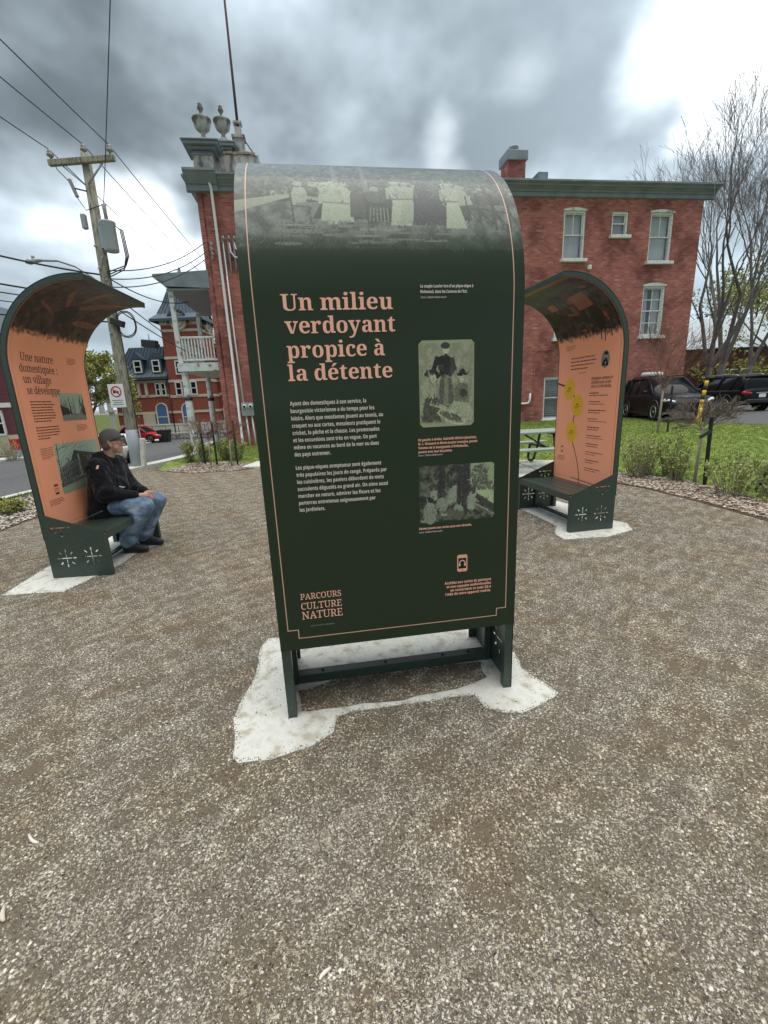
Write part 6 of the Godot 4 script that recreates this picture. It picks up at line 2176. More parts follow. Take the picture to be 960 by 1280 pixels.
	# power lines along the road
	var ins := [base + Vector3(-0.72, 7.82, 0.14), base + Vector3(0.04, 7.97, 0.0), base + Vector3(0.74, 7.87, 0.14)]
	var far := [Vector3(-12.0, 7.6, -55), Vector3(-11.2, 7.8, -55), Vector3(-10.5, 7.7, -55)]
	var nearp := [Vector3(-5.2, 5.6, 16), Vector3(-4.2, 6.0, 16), Vector3(-3.1, 6.3, 16)]
	for i in 3:
		sag_wire("power_line", ["power line from the crossarm end away from the brick building", "power line from the insulator on top of the pole", "power line from the crossarm end nearest the brick building"][i] + " running down the road", ins[i], far[i], 0.5, 0.011, "power lines along the road")
		sag_wire("power_line", ["power line from the crossarm end away from the brick building", "power line from the insulator on top of the pole", "power line from the crossarm end nearest the brick building"][i] + " towards the square", ins[i], nearp[i], 0.35, 0.011, "power lines along the road")
	# service drops to the brick building
	var bld := [Vector3(-5.95, 7.3, -17.85), Vector3(-5.95, 7.0, -17.85), Vector3(-5.95, 6.8, -17.85)]
	for i in 3:
		sag_wire("service_wire", ["topmost", "middle", "lowest"][i] + " of three service wires drooping from the pole to the brick building", base + Vector3(0.12, 5.15 - i * 0.2, 0.0), bld[i], 0.28, 0.014, "service wires to the building")
	# telephone cables low on the poles
	for q in [[5.05, Vector3(-11.2, 5.9, -8.0), 0.25, 0.022, "thick telephone cable rising from the pole over the road"], [4.45, Vector3(-11.5, 5.1, -9.5), 0.1, 0.022, "lower black communication cable passing behind the shelter canopy"], [4.3, Vector3(-11.5, 4.85, -9.5), 0.1, 0.015, "thin cable just below the black communication cable"], [4.15, Vector3(-11.5, 4.6, -9.5), 0.1, 0.012, "thinnest cable of those passing behind the shelter canopy"], [3.9, Vector3(-11.5, 4.2, -9.5), 0.1, 0.02, "lowest cable passing behind the shelter canopy"]]:
		sag_wire("cable", q[4], base + Vector3(-0.1, q[0], 0.05), q[1], q[2], q[3], "cables behind the shelter")
	for q in [[4.6, Vector3(-9.2, 4.2, -26.0), "cable from the pole carrying the traffic signal"], [4.25, Vector3(-7.9, 3.4, -26.0), "slack cable from the coil to the porch"], [4.95, Vector3(-7.3, 5.6, -19.0), "loose cable from the transformer to the porch roof"]]:
		sag_wire("cable", q[2], base + Vector3(0.12, q[0], 0.0), q[1], 0.25, 0.016, "cables across the side street")
	sag_wire("cable", "steep thin wire climbing from the transformer over the square", base + Vector3(0.35, 6.62, 0.1), Vector3(-2.6, 9.2, -7.1), 0.05, 0.009, "cables above the square")
	# traffic signal hung on the cable
	var tl := thing("traffic_signal", "black traffic signal hanging sideways from a cable beyond the pole", "traffic signal", Vector3(-9.55, 4.25, -20.0))
	pbox("housing", Vector3(0, 0, 0), Vector3(0.62, 0.30, 0.28), M.black_plastic, tl, 0.02, Basis(Vector3.BACK, -0.12))
	for i in 3:
		st = new_st(true)
		lathe(st, [Vector2(0.09, 0), Vector2(0.09, 0.16), Vector2(0.08, 0.16)], 12, Vector3(-0.2 + i * 0.2, 0.0 - i * 0.022, -0.13), Basis(Vector3.RIGHT, -PI / 2))
		part("visor", st, M.black_plastic, tl)
	ptube("hanger", [Vector3(0, 0.1, 0), Vector3(0, 0.42, 0)], [0.02], M.galvanised, tl, 6)
	# yellow guard on the guy wire by the parking lot
	var gx := Vector3(11.28, hgt(11.28, -15.97), -15.97)
	var yg := thing("yellow_guy_guard", "yellow plastic guy wire guard with black taped top at the parking lot edge", "guard", gx)
	ptube("sleeve", [Vector3(-0.08, 0.0, 0.1), Vector3(0.0, 0.2, 0.05), Vector3(0.04, 0.62, 0.0)], [0.12, 0.075, 0.06], M.yellow_plastic, yg, 12)
	for i in 6:
		var y := 0.62 + i * 0.16
		ptube("band", [Vector3(0.04 + (y - 0.62) * 0.12, y, 0), Vector3(0.04 + (y - 0.46) * 0.12, y + 0.16, 0)], [0.062], M.black_plastic if i % 2 == 1 else M.yellow_plastic, yg, 12)
	ptube("guy_wire", [Vector3(0.15, 1.5, 0), Vector3(1.2, 9.0, -2.5)], [0.008], M.wire, yg, 5)

# ------------------------------------------------------------------ cars (front towards +z of the car)
func loft(st: SurfaceTool, rings: Array) -> void:
	# each ring: array of Vector3 from the left sill over the top to the right sill
	for i in rings.size() - 1:
		var a: Array = rings[i]
		var b: Array = rings[i + 1]
		for k in a.size() - 1:
			quad(st, a[k], a[k + 1], b[k + 1], b[k])
	for e in [0, rings.size() - 1]:
		var r: Array = rings[e]
		for k in range(1, r.size() - 1):
			if e == 0:
				tri(st, r[0], r[k + 1], r[k])
			else:
				tri(st, r[0], r[k], r[k + 1])

func car_ring(z: float, hw: float, y0: float, ybelt: float, crown: float) -> Array:
	var h := ybelt - y0
	var half := [Vector2(hw * 0.90, y0), Vector2(hw * 0.97, y0 + h * 0.12), Vector2(hw, y0 + h * 0.38), Vector2(hw * 0.995, y0 + h * 0.6), Vector2(hw * 0.985, y0 + h * 0.82), Vector2(hw * 0.94, y0 + h * 0.95), Vector2(hw * 0.82, ybelt), Vector2(hw * 0.4, ybelt + crown), Vector2(0, ybelt + crown * 1.15)]
	var r := []
	for p in half:
		r.append(Vector3(-p.x, p.y, z))
	for i in range(half.size() - 2, -1, -1):
		r.append(Vector3(half[i].x, half[i].y, z))
	return r

func wheel(parent: Node3D, x: float, z: float, r: float, side: float) -> void:
	var st := new_st(true)
	var b := Basis(Vector3.BACK, -PI / 2 * side)
	lathe(st, [Vector2(r * 0.66, 0.0), Vector2(r * 0.66, 0.10), Vector2(r * 0.9, 0.115), Vector2(r, 0.09), Vector2(r, -0.09), Vector2(r * 0.9, -0.1), Vector2(0, -0.1)], 26, Vector3(x, r, z), b)
	var w := part("wheel", st, M.rubber, parent)
	st = new_st(true)
	lathe(st, [Vector2(r * 0.67, 0.11), Vector2(r * 0.62, 0.10), Vector2(r * 0.6, 0.05), Vector2(0.0, 0.045)], 24, Vector3(x, r, z), b)
	part("rim_well", st, M.black_plastic, w)
	st = new_st()
	for i in 10:
		var a := TAU * i / 10.0 + (0.1 if i % 2 else -0.1)
		var d := Vector3(0, cos(a), sin(a))
		box(st, Vector3(x + side * 0.085, r, z) + d * r * 0.36, Vector3(0.03, r * 0.56, 0.028), Basis(Vector3.RIGHT, a))
	part("spokes", st, M.alloy, w)
	st = new_st(true)
	lathe(st, [Vector2(r * 0.67, 0.09), Vector2(r * 0.67, 0.125), Vector2(r * 0.61, 0.12), Vector2(r * 0.60, 0.07)], 24, Vector3(x, r, z), b)
	lathe(st, [Vector2(r * 0.14, 0.08), Vector2(r * 0.14, 0.115), Vector2(0, 0.12)], 12, Vector3(x, r, z), b)
	part("rim", st, M.alloy, w)

func make_car(label: String, paint: Material, at: Vector3, turn: float, L: float, W: float, H: float, hood: float, boot: float, suv: bool) -> Node3D:
	var t := thing("parked_car", label, "car", at, turn)
	var hl := L / 2
	var hw := W / 2
	var belt: float = H * (0.62 if suv else 0.60)
	var st := new_st(true)
	var deck: float = belt if suv else belt - 0.02
	var rings := []
	for q in [[-1.0, 0.78, 0.42, deck - 0.16], [-0.985, 0.86, 0.34, deck - 0.06], [-0.94, 0.93, 0.29, deck - 0.01], [-0.8, 0.98, 0.25, deck], [-0.6, 1.0, 0.23, deck], [-0.2, 1.0, 0.22, belt], [0.15, 1.0, 0.22, belt], [0.40, 0.995, 0.23, belt - 0.03], [0.52, 0.99, 0.24, belt - 0.05], [0.7, 0.975, 0.25, belt - 0.10], [0.85, 0.93, 0.27, belt - 0.17], [0.93, 0.87, 0.28, belt - 0.24], [0.98, 0.78, 0.31, belt - 0.33], [1.0, 0.66, 0.38, belt - 0.42]]:
		rings.append(car_ring(q[0] * hl, q[1] * hw, q[2], q[3], 0.035))
	loft(st, rings)
	part("body", st, paint, t)
	# greenhouse of glass with painted pillars and roof
	var zb0: float = -hl * boot
	var zb1: float = hl * hood
	var zt0: float = -hl * (boot - (0.10 if suv else 0.26))
	var zt1: float = hl * (hood - 0.40)
	var bw := hw * 0.90
	var tw := hw * 0.70
	st = new_st(true)
	var gl := []
	for q in [[zb0, zb0, 0.0], [lerpf(zb0, zt0, 0.5), 0.0, 0.55], [zt0, 0.0, 1.0], [lerpf(zt0, zt1, 0.5), 0.0, 1.04], [zt1, 0.0, 1.0], [lerpf(zt1, zb1, 0.5), 0.0, 0.56], [zb1, 0.0, 0.0]]:
		var z: float = q[0]
		var k: float = q[2]
		var y := lerpf(belt - 0.03, H - 0.03, k)
		var x := lerpf(bw, tw, k)
		var r := [Vector3(-bw, belt - 0.04, z), Vector3(-x, y, z), Vector3(-x * 0.5, y + 0.012, z), Vector3(x * 0.5, y + 0.012, z), Vector3(x, y, z), Vector3(bw, belt - 0.04, z)]
		gl.append(r)
	loft(st, gl)
	part("windows", st, M.dark_glass, t)
	st = new_st(true)
	rings = []
	for k in 7:
		var z := lerpf(zt0 - 0.08, zt1 + 0.06, k / 6.0)
		var dy := 0.03 * sin(PI * k / 6.0)
		rings.append([Vector3(-tw - 0.02, H - 0.06 + dy * 0.3, z), Vector3(-tw + 0.05, H - 0.01 + dy * 0.6, z), Vector3(-tw * 0.5, H + dy, z), Vector3(tw * 0.5, H + dy, z), Vector3(tw - 0.05, H - 0.01 + dy * 0.6, z), Vector3(tw + 0.02, H - 0.06 + dy * 0.3, z)])
	loft(st, rings)
	part("roof", st, paint, t)
	for s in [-1.0, 1.0]:
		for q in [[zb1 - 0.02, zt1, 0.045], [zb0 + 0.02, zt0, 0.07], [lerpf(zb0, zb1, 0.50), lerpf(zt0, zt1, 0.60), 0.045], [lerpf(zb0, zb1, 0.24), lerpf(zt0, zt1, 0.16), 0.05]]:
			var n := ptube("pillar", [Vector3(s * (bw - 0.005), belt - 0.05, q[0]), Vector3(s * lerpf(bw, tw, 0.5), (belt + H) / 2, lerpf(q[0], q[1], 0.5)), Vector3(s * (tw + 0.005), H - 0.03, q[1])], [q[2]], paint, t, 6)
		wheel(t, s * (hw - 0.10), hl * 0.60, 0.33 if suv else 0.31, s)
		wheel(t, s * (hw - 0.10), -hl * 0.58, 0.33 if suv else 0.31, s)
		for z in [hl * 0.60, -hl * 0.58]:
			st = new_st(true)
			var r := 0.41 if suv else 0.38
			var pts := []
			for k in 13:
				var a := -0.25 + (PI + 0.5) * k / 12.0
				pts.append(Vector3(s * (hw + 0.004), 0.33 + sin(a) * r, z + cos(a) * r))
			tube(st, pts, [0.035], 6)
			part("wheel_arch", st, M.black_plastic if suv else M.rubber, t)
			st = new_st(true)
			lathe(st, [Vector2(0.0, 0.0), Vector2(r, 0.0), Vector2(r, 0.02), Vector2(0, 0.02)], 22, Vector3(s * (hw - 0.012), 0.35, z), Basis(Vector3.BACK, -PI / 2 * s))
			part("wheel_well", st, M.rubber, t)
		pbox("sill", Vector3(s * (hw - 0.03), 0.26, 0), Vector3(0.08, 0.10, L * 0.42), M.black_plastic, t, 0.02)
		var mr := pbox("mirror", Vector3(s * (hw + 0.06), belt + 0.06, zb1 - 0.35), Vector3(0.18, 0.13, 0.10), paint, t, 0.03)
		st = new_st(true)
		blob(st, [[Vector3(s * hw * 0.62, belt - 0.30, hl * 0.945), Vector3(s * hw * 0.86, belt - 0.24, hl * 0.86), 0.055, 0.07]], 0.02, 0.02)
		part("headlight", st, M.lens_clear, t)
		st = new_st(true)
		blob(st, [[Vector3(s * hw * 0.90, belt - 0.25, hl * 0.83), Vector3(s * hw * 0.94, belt - 0.24, hl * 0.78), 0.045, 0.035]], 0.02, 0.02)
		part("turn_lamp", st, M.lens_amber, t)
		st = new_st(true)
		blob(st, [[Vector3(s * hw * 0.60, deck - 0.18, -hl * 0.99), Vector3(s * hw * 0.88, deck - 0.15, -hl * 0.955), 0.06, 0.085]], 0.02, 0.02)
		part("tail_lamp", st, M.lens_red, t)
		pbox("door_handle", Vector3(s * (hw + 0.004), belt - 0.16, -0.05), Vector3(0.03, 0.035, 0.18), paint, t, 0.01)
		for z in [lerpf(zb0, zb1, 0.50), zb1 - 0.45]:
			pbox("door_gap", Vector3(s * (hw - 0.001), belt - 0.32, z), Vector3(0.012, 0.48, 0.012), M.rubber, t)
		pbox("fog_lamp", Vector3(s * hw * 0.66, 0.45, hl * 0.955), Vector3(0.2, 0.07, 0.06), M.lens_clear, t, 0.02, Basis(Vector3.UP, s * 0.35))
	pbox("grille", Vector3(0, belt - 0.36, hl * 0.985), Vector3(W * 0.5, 0.12, 0.06), M.black_plastic, t, 0.02)
	pbox("bumper", Vector3(0, 0.42, hl * 0.975), Vector3(W * 0.72, 0.16, 0.12), M.black_plastic, t, 0.04)
	pbox("bumper", Vector3(0, 0.46, -hl * 0.985), Vector3(W * 0.78, 0.20, 0.14), M.black_plastic if suv else paint, t, 0.05)
	pbox("number_plate", Vector3(0, deck - 0.28, -hl - 0.004), Vector3(0.31, 0.15, 0.012), M.sign_white, t)
	pbox("plate_garnish", Vector3(0, deck - 0.16, -hl - 0.002), Vector3(0.6, 0.03, 0.02), M.alloy, t)
	return t

func build_cars() -> void:
	var p := Vector3(11.35, 0.36, -18.2)
	var suv := make_car("dark crossover car facing the lawn beside the brick building, white box on its roof", M.paint_grey, p, -0.13, 4.35, 1.80, 1.58, 0.42, 0.90, true)
	var st := new_st(true)
	blob(st, [[Vector3(-0.45, 1.72, -0.9), Vector3(-0.45, 1.72, -0.1), 0.11, 0.09], [Vector3(-0.15, 1.72, -0.9), Vector3(-0.15, 1.72, -0.1), 0.11, 0.09]], 0.03, 0.08)
	var rb := inst(numbered("roof_box"), done(st), M.paint_white, self, Transform3D(Basis(Vector3.UP, -0.13), p))
	tag(rb, "white roof box on the dark crossover car", "roof box")
	for s in [-1.0, 1.0]:
		ptube("roof_rail", [Vector3(s * 0.62, 1.58, -1.5), Vector3(s * 0.62, 1.63, -1.35), Vector3(s * 0.62, 1.63, 0.15), Vector3(s * 0.62, 1.59, 0.25)], [0.02], M.black_plastic, suv, 6)
	var car := make_car("black estate car with red tail lamps parked with its back to the lawn", M.paint_black, Vector3(16.45, 0.36, -21.9), PI + 0.06, 4.4, 1.78, 1.56, 0.40, 0.93, true)
	for s in [-1.0, 1.0]:
		ptube("roof_rail", [Vector3(s * 0.6, 1.55, -1.5), Vector3(s * 0.6, 1.62, -1.35), Vector3(s * 0.6, 1.62, 0.15), Vector3(s * 0.6, 1.57, 0.25)], [0.018], M.alloy, car, 6)
	st = new_st(true)
	for s in [-0.35, 0.15]:
		tube(st, [Vector3(s, 1.62, -0.9), Vector3(s, 1.85, -0.92), Vector3(s + 0.35, 1.85, -0.92), Vector3(s + 0.35, 1.62, -0.9)], [0.014], 5)
	part("roof_rack", st, M.alloy, car)
	make_car("white hatchback driving along the road past the utility pole", M.paint_white, Vector3(-13.7, hgt(-13.7, -21.8) - 0.09, -21.8), -0.05, 4.1, 1.75, 1.46, 0.46, 0.86, true)
	make_car("red saloon car parked across the street below the clock tower", M.paint_red, Vector3(-21.9, hgt(-21.9, -41.5), -41.5), 1.45, 4.6, 1.8, 1.42, 0.42, 0.74, false)

# ------------------------------------------------------------------ plants
var least := 0.002

func branch(st: SurfaceTool, tips: Array, p: Vector3, d: Vector3, len: float, r: float, depth: int, r_: RandomNumberGenerator, spread: float, up: float) -> void:
	var pts := [p]
	var rad := [r]
	var q := p
	var dir := d
	var n := 3
	for i in n:
		dir = (dir + Vector3(r_.randf_range(-1, 1), r_.randf_range(-0.5, 0.7) + up, r_.randf_range(-1, 1)) * 0.13).normalized()
		q += dir * len / n
		pts.append(q)
		rad.append(maxf(lerpf(r, r * 0.66, float(i + 1) / n), least))
	tube(st, pts, rad, 7 if r > 0.05 else (5 if r > 0.012 else 3), false)
	if depth == 0:
		tips.append([q, dir])
		return
	var kids := 2 + (1 if r_.randf() < 0.58 else 0)
	for i in kids:
		var ax := Vector3(r_.randf_range(-1, 1), r_.randf_range(-0.3, 0.3), r_.randf_range(-1, 1)).normalized()
		var nd := dir.rotated(ax, r_.randf_range(0.25, 1.0) * spread).normalized()
		var at: Vector3 = pts[n] if i == 0 else pts[r_.randi_range(1, n)]
		branch(st, tips, at, nd, len * r_.randf_range(0.66, 0.86), rad[n] * (0.92 if i == 0 else r_.randf_range(0.5, 0.75)), depth - 1, r_, spread, up)

func bare_tree(label: String, at: Vector3, lean: Vector3, h: float, r: float, depth: int, sd: int, stems: int, m: Material, group := "bare trees by the parking lot", spread := 0.52) -> Node3D:
	var t := thing("bare_tree", label, "tree", at, 0.0, group)
	var rr := RandomNumberGenerator.new()
	rr.seed = sd
	var st := new_st(true)
	var fork := lean.normalized() * h * 0.17
	least = 0.0055
	tube(st, [Vector3(0, -0.3, 0), fork * 0.12, fork * 0.55, fork, fork + lean.normalized() * r * 0.8, fork + lean.normalized() * r * 1.3], [r * 1.35, r * 1.05, r * 0.95, r * 0.92, r * 0.66, r * 0.2], 12)
	part("trunk", st, m, t)
	st = new_st(true)
	var tips := []
	for i in stems:
		var a := TAU * i / stems + rr.randf() * 0.8
		var d := (lean.normalized() + Vector3(cos(a), 0, sin(a)) * (0.34 if stems > 1 else 0.05)).normalized()
		branch(st, tips, fork - lean.normalized() * 0.15, d, h * 0.26, r * 0.72, depth, rr, spread, 0.22)
	part("crown", st, m, t)
	least = 0.002
	return t

func leaf_mesh(w: float, l: float) -> ArrayMesh:
	var st := new_st()
	for k in 3:
		var b := Basis(Vector3.UP, k * 2.1) * Basis(Vector3.RIGHT, 0.5 + 0.5 * k)
		var o := Vector3(0.3 * w * k, 0.2 * l * k, 0)
		st.set_color(Color(1, 1, 1) * (0.8 + 0.2 * k))
		tri(st, o, o + b * Vector3(-w, l * 0.5, 0.1 * w), o + b * Vector3(0, l, 0))
		tri(st, o, o + b * Vector3(0, l, 0), o + b * Vector3(w, l * 0.5, 0.1 * w))
	return done(st)

func scatter(called: String, mesh: Mesh, m: Material, parent: Node3D, places: Array, tints: Array) -> MultiMeshInstance3D:
	var mm := MultiMesh.new()
	mm.transform_format = MultiMesh.TRANSFORM_3D
	mm.use_colors = true
	mm.mesh = mesh
	mm.instance_count = places.size()
	for i in places.size():
		mm.set_instance_transform(i, places[i])
		mm.set_instance_color(i, tints[i])
	var o := MultiMeshInstance3D.new()
	o.name = called
	o.multimesh = mm
	o.material_override = m
	parent.add_child(o, true)
	return o

func leaves(called: String, mesh: Mesh, m: Material, parent: Node3D, places: Array, tints: Array) -> MeshInstance3D:
	var src := mesh.surface_get_arrays(0)
	var v: PackedVector3Array = src[Mesh.ARRAY_VERTEX]
	var n: PackedVector3Array = src[Mesh.ARRAY_NORMAL]
	var c: PackedColorArray = src[Mesh.ARRAY_COLOR]
	var V := PackedVector3Array()
	var N := PackedVector3Array()
	var C := PackedColorArray()
	for i in places.size():
		var xf: Transform3D = places[i]
		V.append_array(xf * v)
		N.append_array(Transform3D(xf.basis.orthonormalized(), Vector3.ZERO) * n)
		for k in c.size():
			C.append(c[k] * tints[i])
	var a := []
	a.resize(Mesh.ARRAY_MAX)
	a[Mesh.ARRAY_VERTEX] = V
	a[Mesh.ARRAY_NORMAL] = N
	a[Mesh.ARRAY_COLOR] = C
	var out := ArrayMesh.new()
	out.add_surface_from_arrays(Mesh.PRIMITIVE_TRIANGLES, a)
	return inst(called, out, m, parent)

func rand_basis(r: RandomNumberGenerator, s: float) -> Basis:
	return Basis(Vector3(r.randf_range(-1, 1), r.randf_range(-1, 1), r.randf_range(-1, 1)).normalized(), r.randf() * TAU).scaled(Vector3.ONE * s)

func leafy_tree(label: String, at: Vector3, h: float, w: float, leaves: int, size: float, m: Material, sd: int, depth := 4) -> void:
	var t := thing("leafy_tree", label, "tree", at)
	var rr := RandomNumberGenerator.new()
	rr.seed = sd
	var st := new_st(true)
	tube(st, [Vector3(0, -0.3, 0), Vector3(0.05, h * 0.3, 0)], [h * 0.03, h * 0.022], 10)
	part("trunk", st, M.bark, t)
	st = new_st(true)
	var tips := []
	for i in 5:
		var a := TAU * i / 5.0
		branch(st, tips, Vector3(0.05, h * 0.28, 0), Vector3(cos(a) * w / h * 0.9, 0.9, sin(a) * w / h * 0.9).normalized(), h * 0.24, h * 0.014, depth, rr, 0.7, 0.1)
	part("limbs", st, M.twig, t)
	var places := []
	var tints := []
	for i in leaves:
		var tip: Array = tips[rr.randi() % tips.size()]
		var p: Vector3 = tip[0] + Vector3(rr.randfn(0, 1), rr.randfn(0, 1), rr.randfn(0, 1)) * w * 0.055
		places.append(Transform3D(rand_basis(rr, size * rr.randf_range(0.6, 1.3)), p))
		var k := rr.randf_range(0.6, 1.25)
		tints.append(Color(k, k * rr.randf_range(0.92, 1.05), k * 0.9))
	leaves("crown", leaf_mesh(0.35, 1.0), m, t, places, tints)

func shrub(called: String, label: String, at: Vector3, w: float, h: float, stems: int, leaves: int, size: float, m: Material, sd: int, group: String) -> void:
	var t := thing(called, label, "shrub", at, 0.0, group)
	var rr := RandomNumberGenerator.new()
	rr.seed = sd
	var st := new_st(true)
	var lines := []
	for i in stems:
		var a := rr.randf() * TAU
		var d := Vector3(cos(a), 0, sin(a)) * w * sqrt(rr.randf())
		var b := Vector3(d.x * 0.35, 0, d.z * 0.35)
		var tip := Vector3(d.x, h * rr.randf_range(0.65, 1.0) * (1.0 - 0.25 * d.length() / w), d.z)
		var mid := b.lerp(tip, 0.55) + Vector3(rr.randf_range(-0.03, 0.03), 0.02, rr.randf_range(-0.03, 0.03))
		tube(st, [b - Vector3(0, 0.02, 0), mid, tip], [0.007, 0.005, 0.002], 4, false)
		lines.append([b, mid, tip])
	part("stems", st, M.young_bark, t)
	var places := []
	var tints := []
	for i in leaves:
		var l: Array = lines[rr.randi() % lines.size()]
		var u := pow(rr.randf(), 0.7)
		var p: Vector3 = l[0].lerp(l[1], u * 2.0) if u < 0.5 else l[1].lerp(l[2], u * 2.0 - 1.0)
		p += Vector3(rr.randfn(0, 1), rr.randfn(0, 1), rr.randfn(0, 1)) * 0.025
		places.append(Transform3D(rand_basis(rr, size * rr.randf_range(0.6, 1.3)), p))
		var k := rr.randf_range(0.55, 1.35)
		tints.append(Color(k, k, k * rr.randf_range(0.7, 1.0)))
	leaves("foliage", leaf_mesh(0.32, 1.0), m, t, places, tints)

func sapling(label: String, at: Vector3, top: float, crown_from: float, r: float, sd: int, depth: int, spread: float, m: Material, twig_m: Material, group: String) -> Node3D:
	var t := thing("sapling", label, "tree", at, 0.0, group)
	var rr := RandomNumberGenerator.new()
	rr.seed = sd
	var st := new_st(true)
	tube(st, [Vector3(0, -0.05, 0), Vector3(0.01, crown_from * 0.5, 0), Vector3(0.03, crown_from, 0)], [r * 1.2, r, r * 0.85], 8)
	part("trunk", st, m, t)
	st = new_st(true)
	var tips := []
	var n := 11
	least = 0.0032
	for i in n:
		var a := TAU * i / n + rr.randf() * 0.5
		branch(st, tips, Vector3(0.03, crown_from * rr.randf_range(0.9, 1.0), 0), Vector3(cos(a) * spread, rr.randf_range(0.5, 1.2), sin(a) * spread).normalized(), (top - crown_from) * (0.32 if depth < 5 else 0.24), r * 0.42, depth, rr, 0.75, 0.12)
	part("crown", st, twig_m, t)
	least = 0.002
	return t

func stake(label: String, at: Vector3, h: float, lean: float, group: String) -> void:
	var t := thing("tree_stake", label, "stake", at, 0.0, group)
	pbox("post", Vector3(lean * h / 2, h / 2 - 0.05, 0), Vector3(0.045, h, 0.045), M.black_plastic, t, 0.004, Basis(Vector3.BACK, -lean))
	pbox("tie", Vector3(-0.09 + lean * h * 0.75, h * 0.72, 0.02), Vector3(0.2, 0.06, 0.02), M.green_metal, t, 0.004, Basis(Vector3.BACK, 0.5))

func ground_at(x: float, z: float) -> Vector3:
	return Vector3(x, hgt(x, z), z)

func build_plants() -> void:
	bare_tree("tall bare tree with a forked trunk rising above the brick building's roof corner", ground_at(17.6, -24.4), Vector3(-0.07, 1, 0), 12.6, 0.15, 7, 5, 4, M.bark)
	bare_tree("thick dark bare tree leaning away from the brick building behind the black car", ground_at(18.6, -25.2), Vector3(0.06, 1, 0), 13.6, 0.175, 7, 11, 3, M.bark)
	bare_tree("slim pale bare trunk behind the black car, beside the shed", ground_at(22.1, -27.6), Vector3(0.06, 1, 0), 13.0, 0.15, 6, 23, 2, M.bark)
	leafy_tree("yellow green budding tree in front of the shed roof", ground_at(27.0, -31.0), 8.0, 6.0, 1500, 0.13, M.leaf_yellow, 31)
	leafy_tree("pale green budding tree rising behind the shed", ground_at(36.0, -46.0), 12.0, 8.0, 3000, 0.2, M.leaf_yellow, 37)
	leafy_tree("round yellow green tree behind the utility pole beyond the road", ground_at(-24.2, -38.0), 7.4, 3.8, 7000, 0.2, M.leaf_yellow, 41)
	leafy_tree("green tree beside the maroon house beyond the road", ground_at(-30.5, -42.0), 8.5, 6.0, 5000, 0.30, M.leaf, 43)
	leafy_tree("dark green tree standing behind the clock tower", ground_at(-20.5, -62.0), 11.0, 6.0, 4000, 0.4, M.leaf, 47)
	# creeper and brush against the shed
	shrub("creeper", "dull green creeper hanging over the shed's brick red wall", ground_at(26.0, -33.2), 3.6, 3.8, 120, 1500, 0.2, M.leaf_yellow, 49, "")
	# young trees with stakes
	sapling("young pruned tree with a dense round crown of bare twigs beside the lawn", ground_at(5.22, -7.29), 1.78, 0.95, 0.022, 51, 5, 1.35, M.young_bark, M.brown_twig, "")
	sapling("tall thin reddish young tree standing on the lawn before the dark crossover", ground_at(8.68, -14.02), 3.6, 1.35, 0.032, 53, 4, 0.42, M.young_bark, M.red_twig, "")
	stake("black stake tied to the round crowned young tree", ground_at(5.29, -7.14), 1.15, -0.03, "")
	stake("black stake beside the tall thin reddish young tree", ground_at(9.03, -14.09), 1.45, 0.0, "")
	var lt := [[-5.19, -12.62, 1.5], [-4.68, -12.16, 1.6], [-4.05, -11.97, 1.62]]
	var what := ["whitish budding sapling nearest the kerb in the bed before the porch", "middle one of three budding saplings in the bed before the porch", "reddish budding sapling nearest the electric meters in the bed before the porch"]
	for i in 3:
		sapling(what[i], ground_at(lt[i][0], lt[i][1]), lt[i][2], 0.75, 0.022, 61 + i, 3, 0.6, M.young_bark, [M.young_bark, M.red_twig, M.red_twig][i], "saplings before the porch")
		stake(["black stake of the sapling nearest the kerb", "black stake of the middle sapling", "black stake of the sapling nearest the meters"][i], ground_at(lt[i][0] + 0.13, lt[i][1] - 0.12), 1.25, 0.0, "stakes before the porch")
	# shrubs
	var sh := [[4.62, -7.95, 0.34, 0.9], [4.95, -8.25, 0.36, 0.95], [5.25, -8.0, 0.32, 0.85], [5.05, -7.5, 0.22, 0.6]]
	for i in sh.size():
		shrub("leafy_shrub", ["bushy green shrub against the back of the shelter with discs", "tall green shrub in the middle of the clump by that shelter", "green shrub at the lawn end of the clump by that shelter", "low sparse shrub with a bent twig before the clump"][i], ground_at(sh[i][0], sh[i][1]), sh[i][2], sh[i][3], 34, 330, 0.042, M.leaf_shrub, 71 + i, "shrubs in the mulch bed")
	shrub("leafy_shrub", "loose vase shaped shrub past the round crowned young tree", ground_at(5.12, -6.35), 0.40, 0.82, 24, 260, 0.05, M.leaf_shrub, 81, "shrubs in the mulch bed")
	shrub("leafy_shrub", "twiggy shrub beside the small spruce", ground_at(5.36, -5.95), 0.32, 0.75, 22, 190, 0.05, M.leaf_shrub, 83, "shrubs in the mulch bed")
	var sl := [[-5.71, -13.28], [-5.25, -13.13], [-4.72, -13.5], [-4.3, -13.3]]
	for i in 4:
		shrub("leafy_shrub", ["green shrub at the foot of the porch post nearest the road", "green shrub behind the sapling nearest the kerb", "green shrub behind the middle sapling", "green shrub behind the sapling nearest the meters"][i], ground_at(sl[i][0], sl[i][1]), 0.3, 0.75, 26, 420, 0.055, M.leaf_shrub, 91 + i, "shrubs before the porch")
	shrub("low_shrub", "small round yellow green shrub in the stony bed behind the seated man's shelter", ground_at(-6.2, -7.25), 0.22, 0.26, 60, 900, 0.035, M.leaf_yellow, 95, "low shrubs in the stony bed")
	shrub("low_shrub", "small round green shrub at the road side of the stony bed", ground_at(-6.65, -7.42), 0.22, 0.24, 60, 800, 0.035, M.leaf, 96, "low shrubs in the stony bed")
	shrub("bare_bush", "brown bare bush by the red bin across the road", ground_at(-22.2, -27.0), 0.9, 1.5, 90, 120, 0.08, M.leaf_yellow, 97, "")
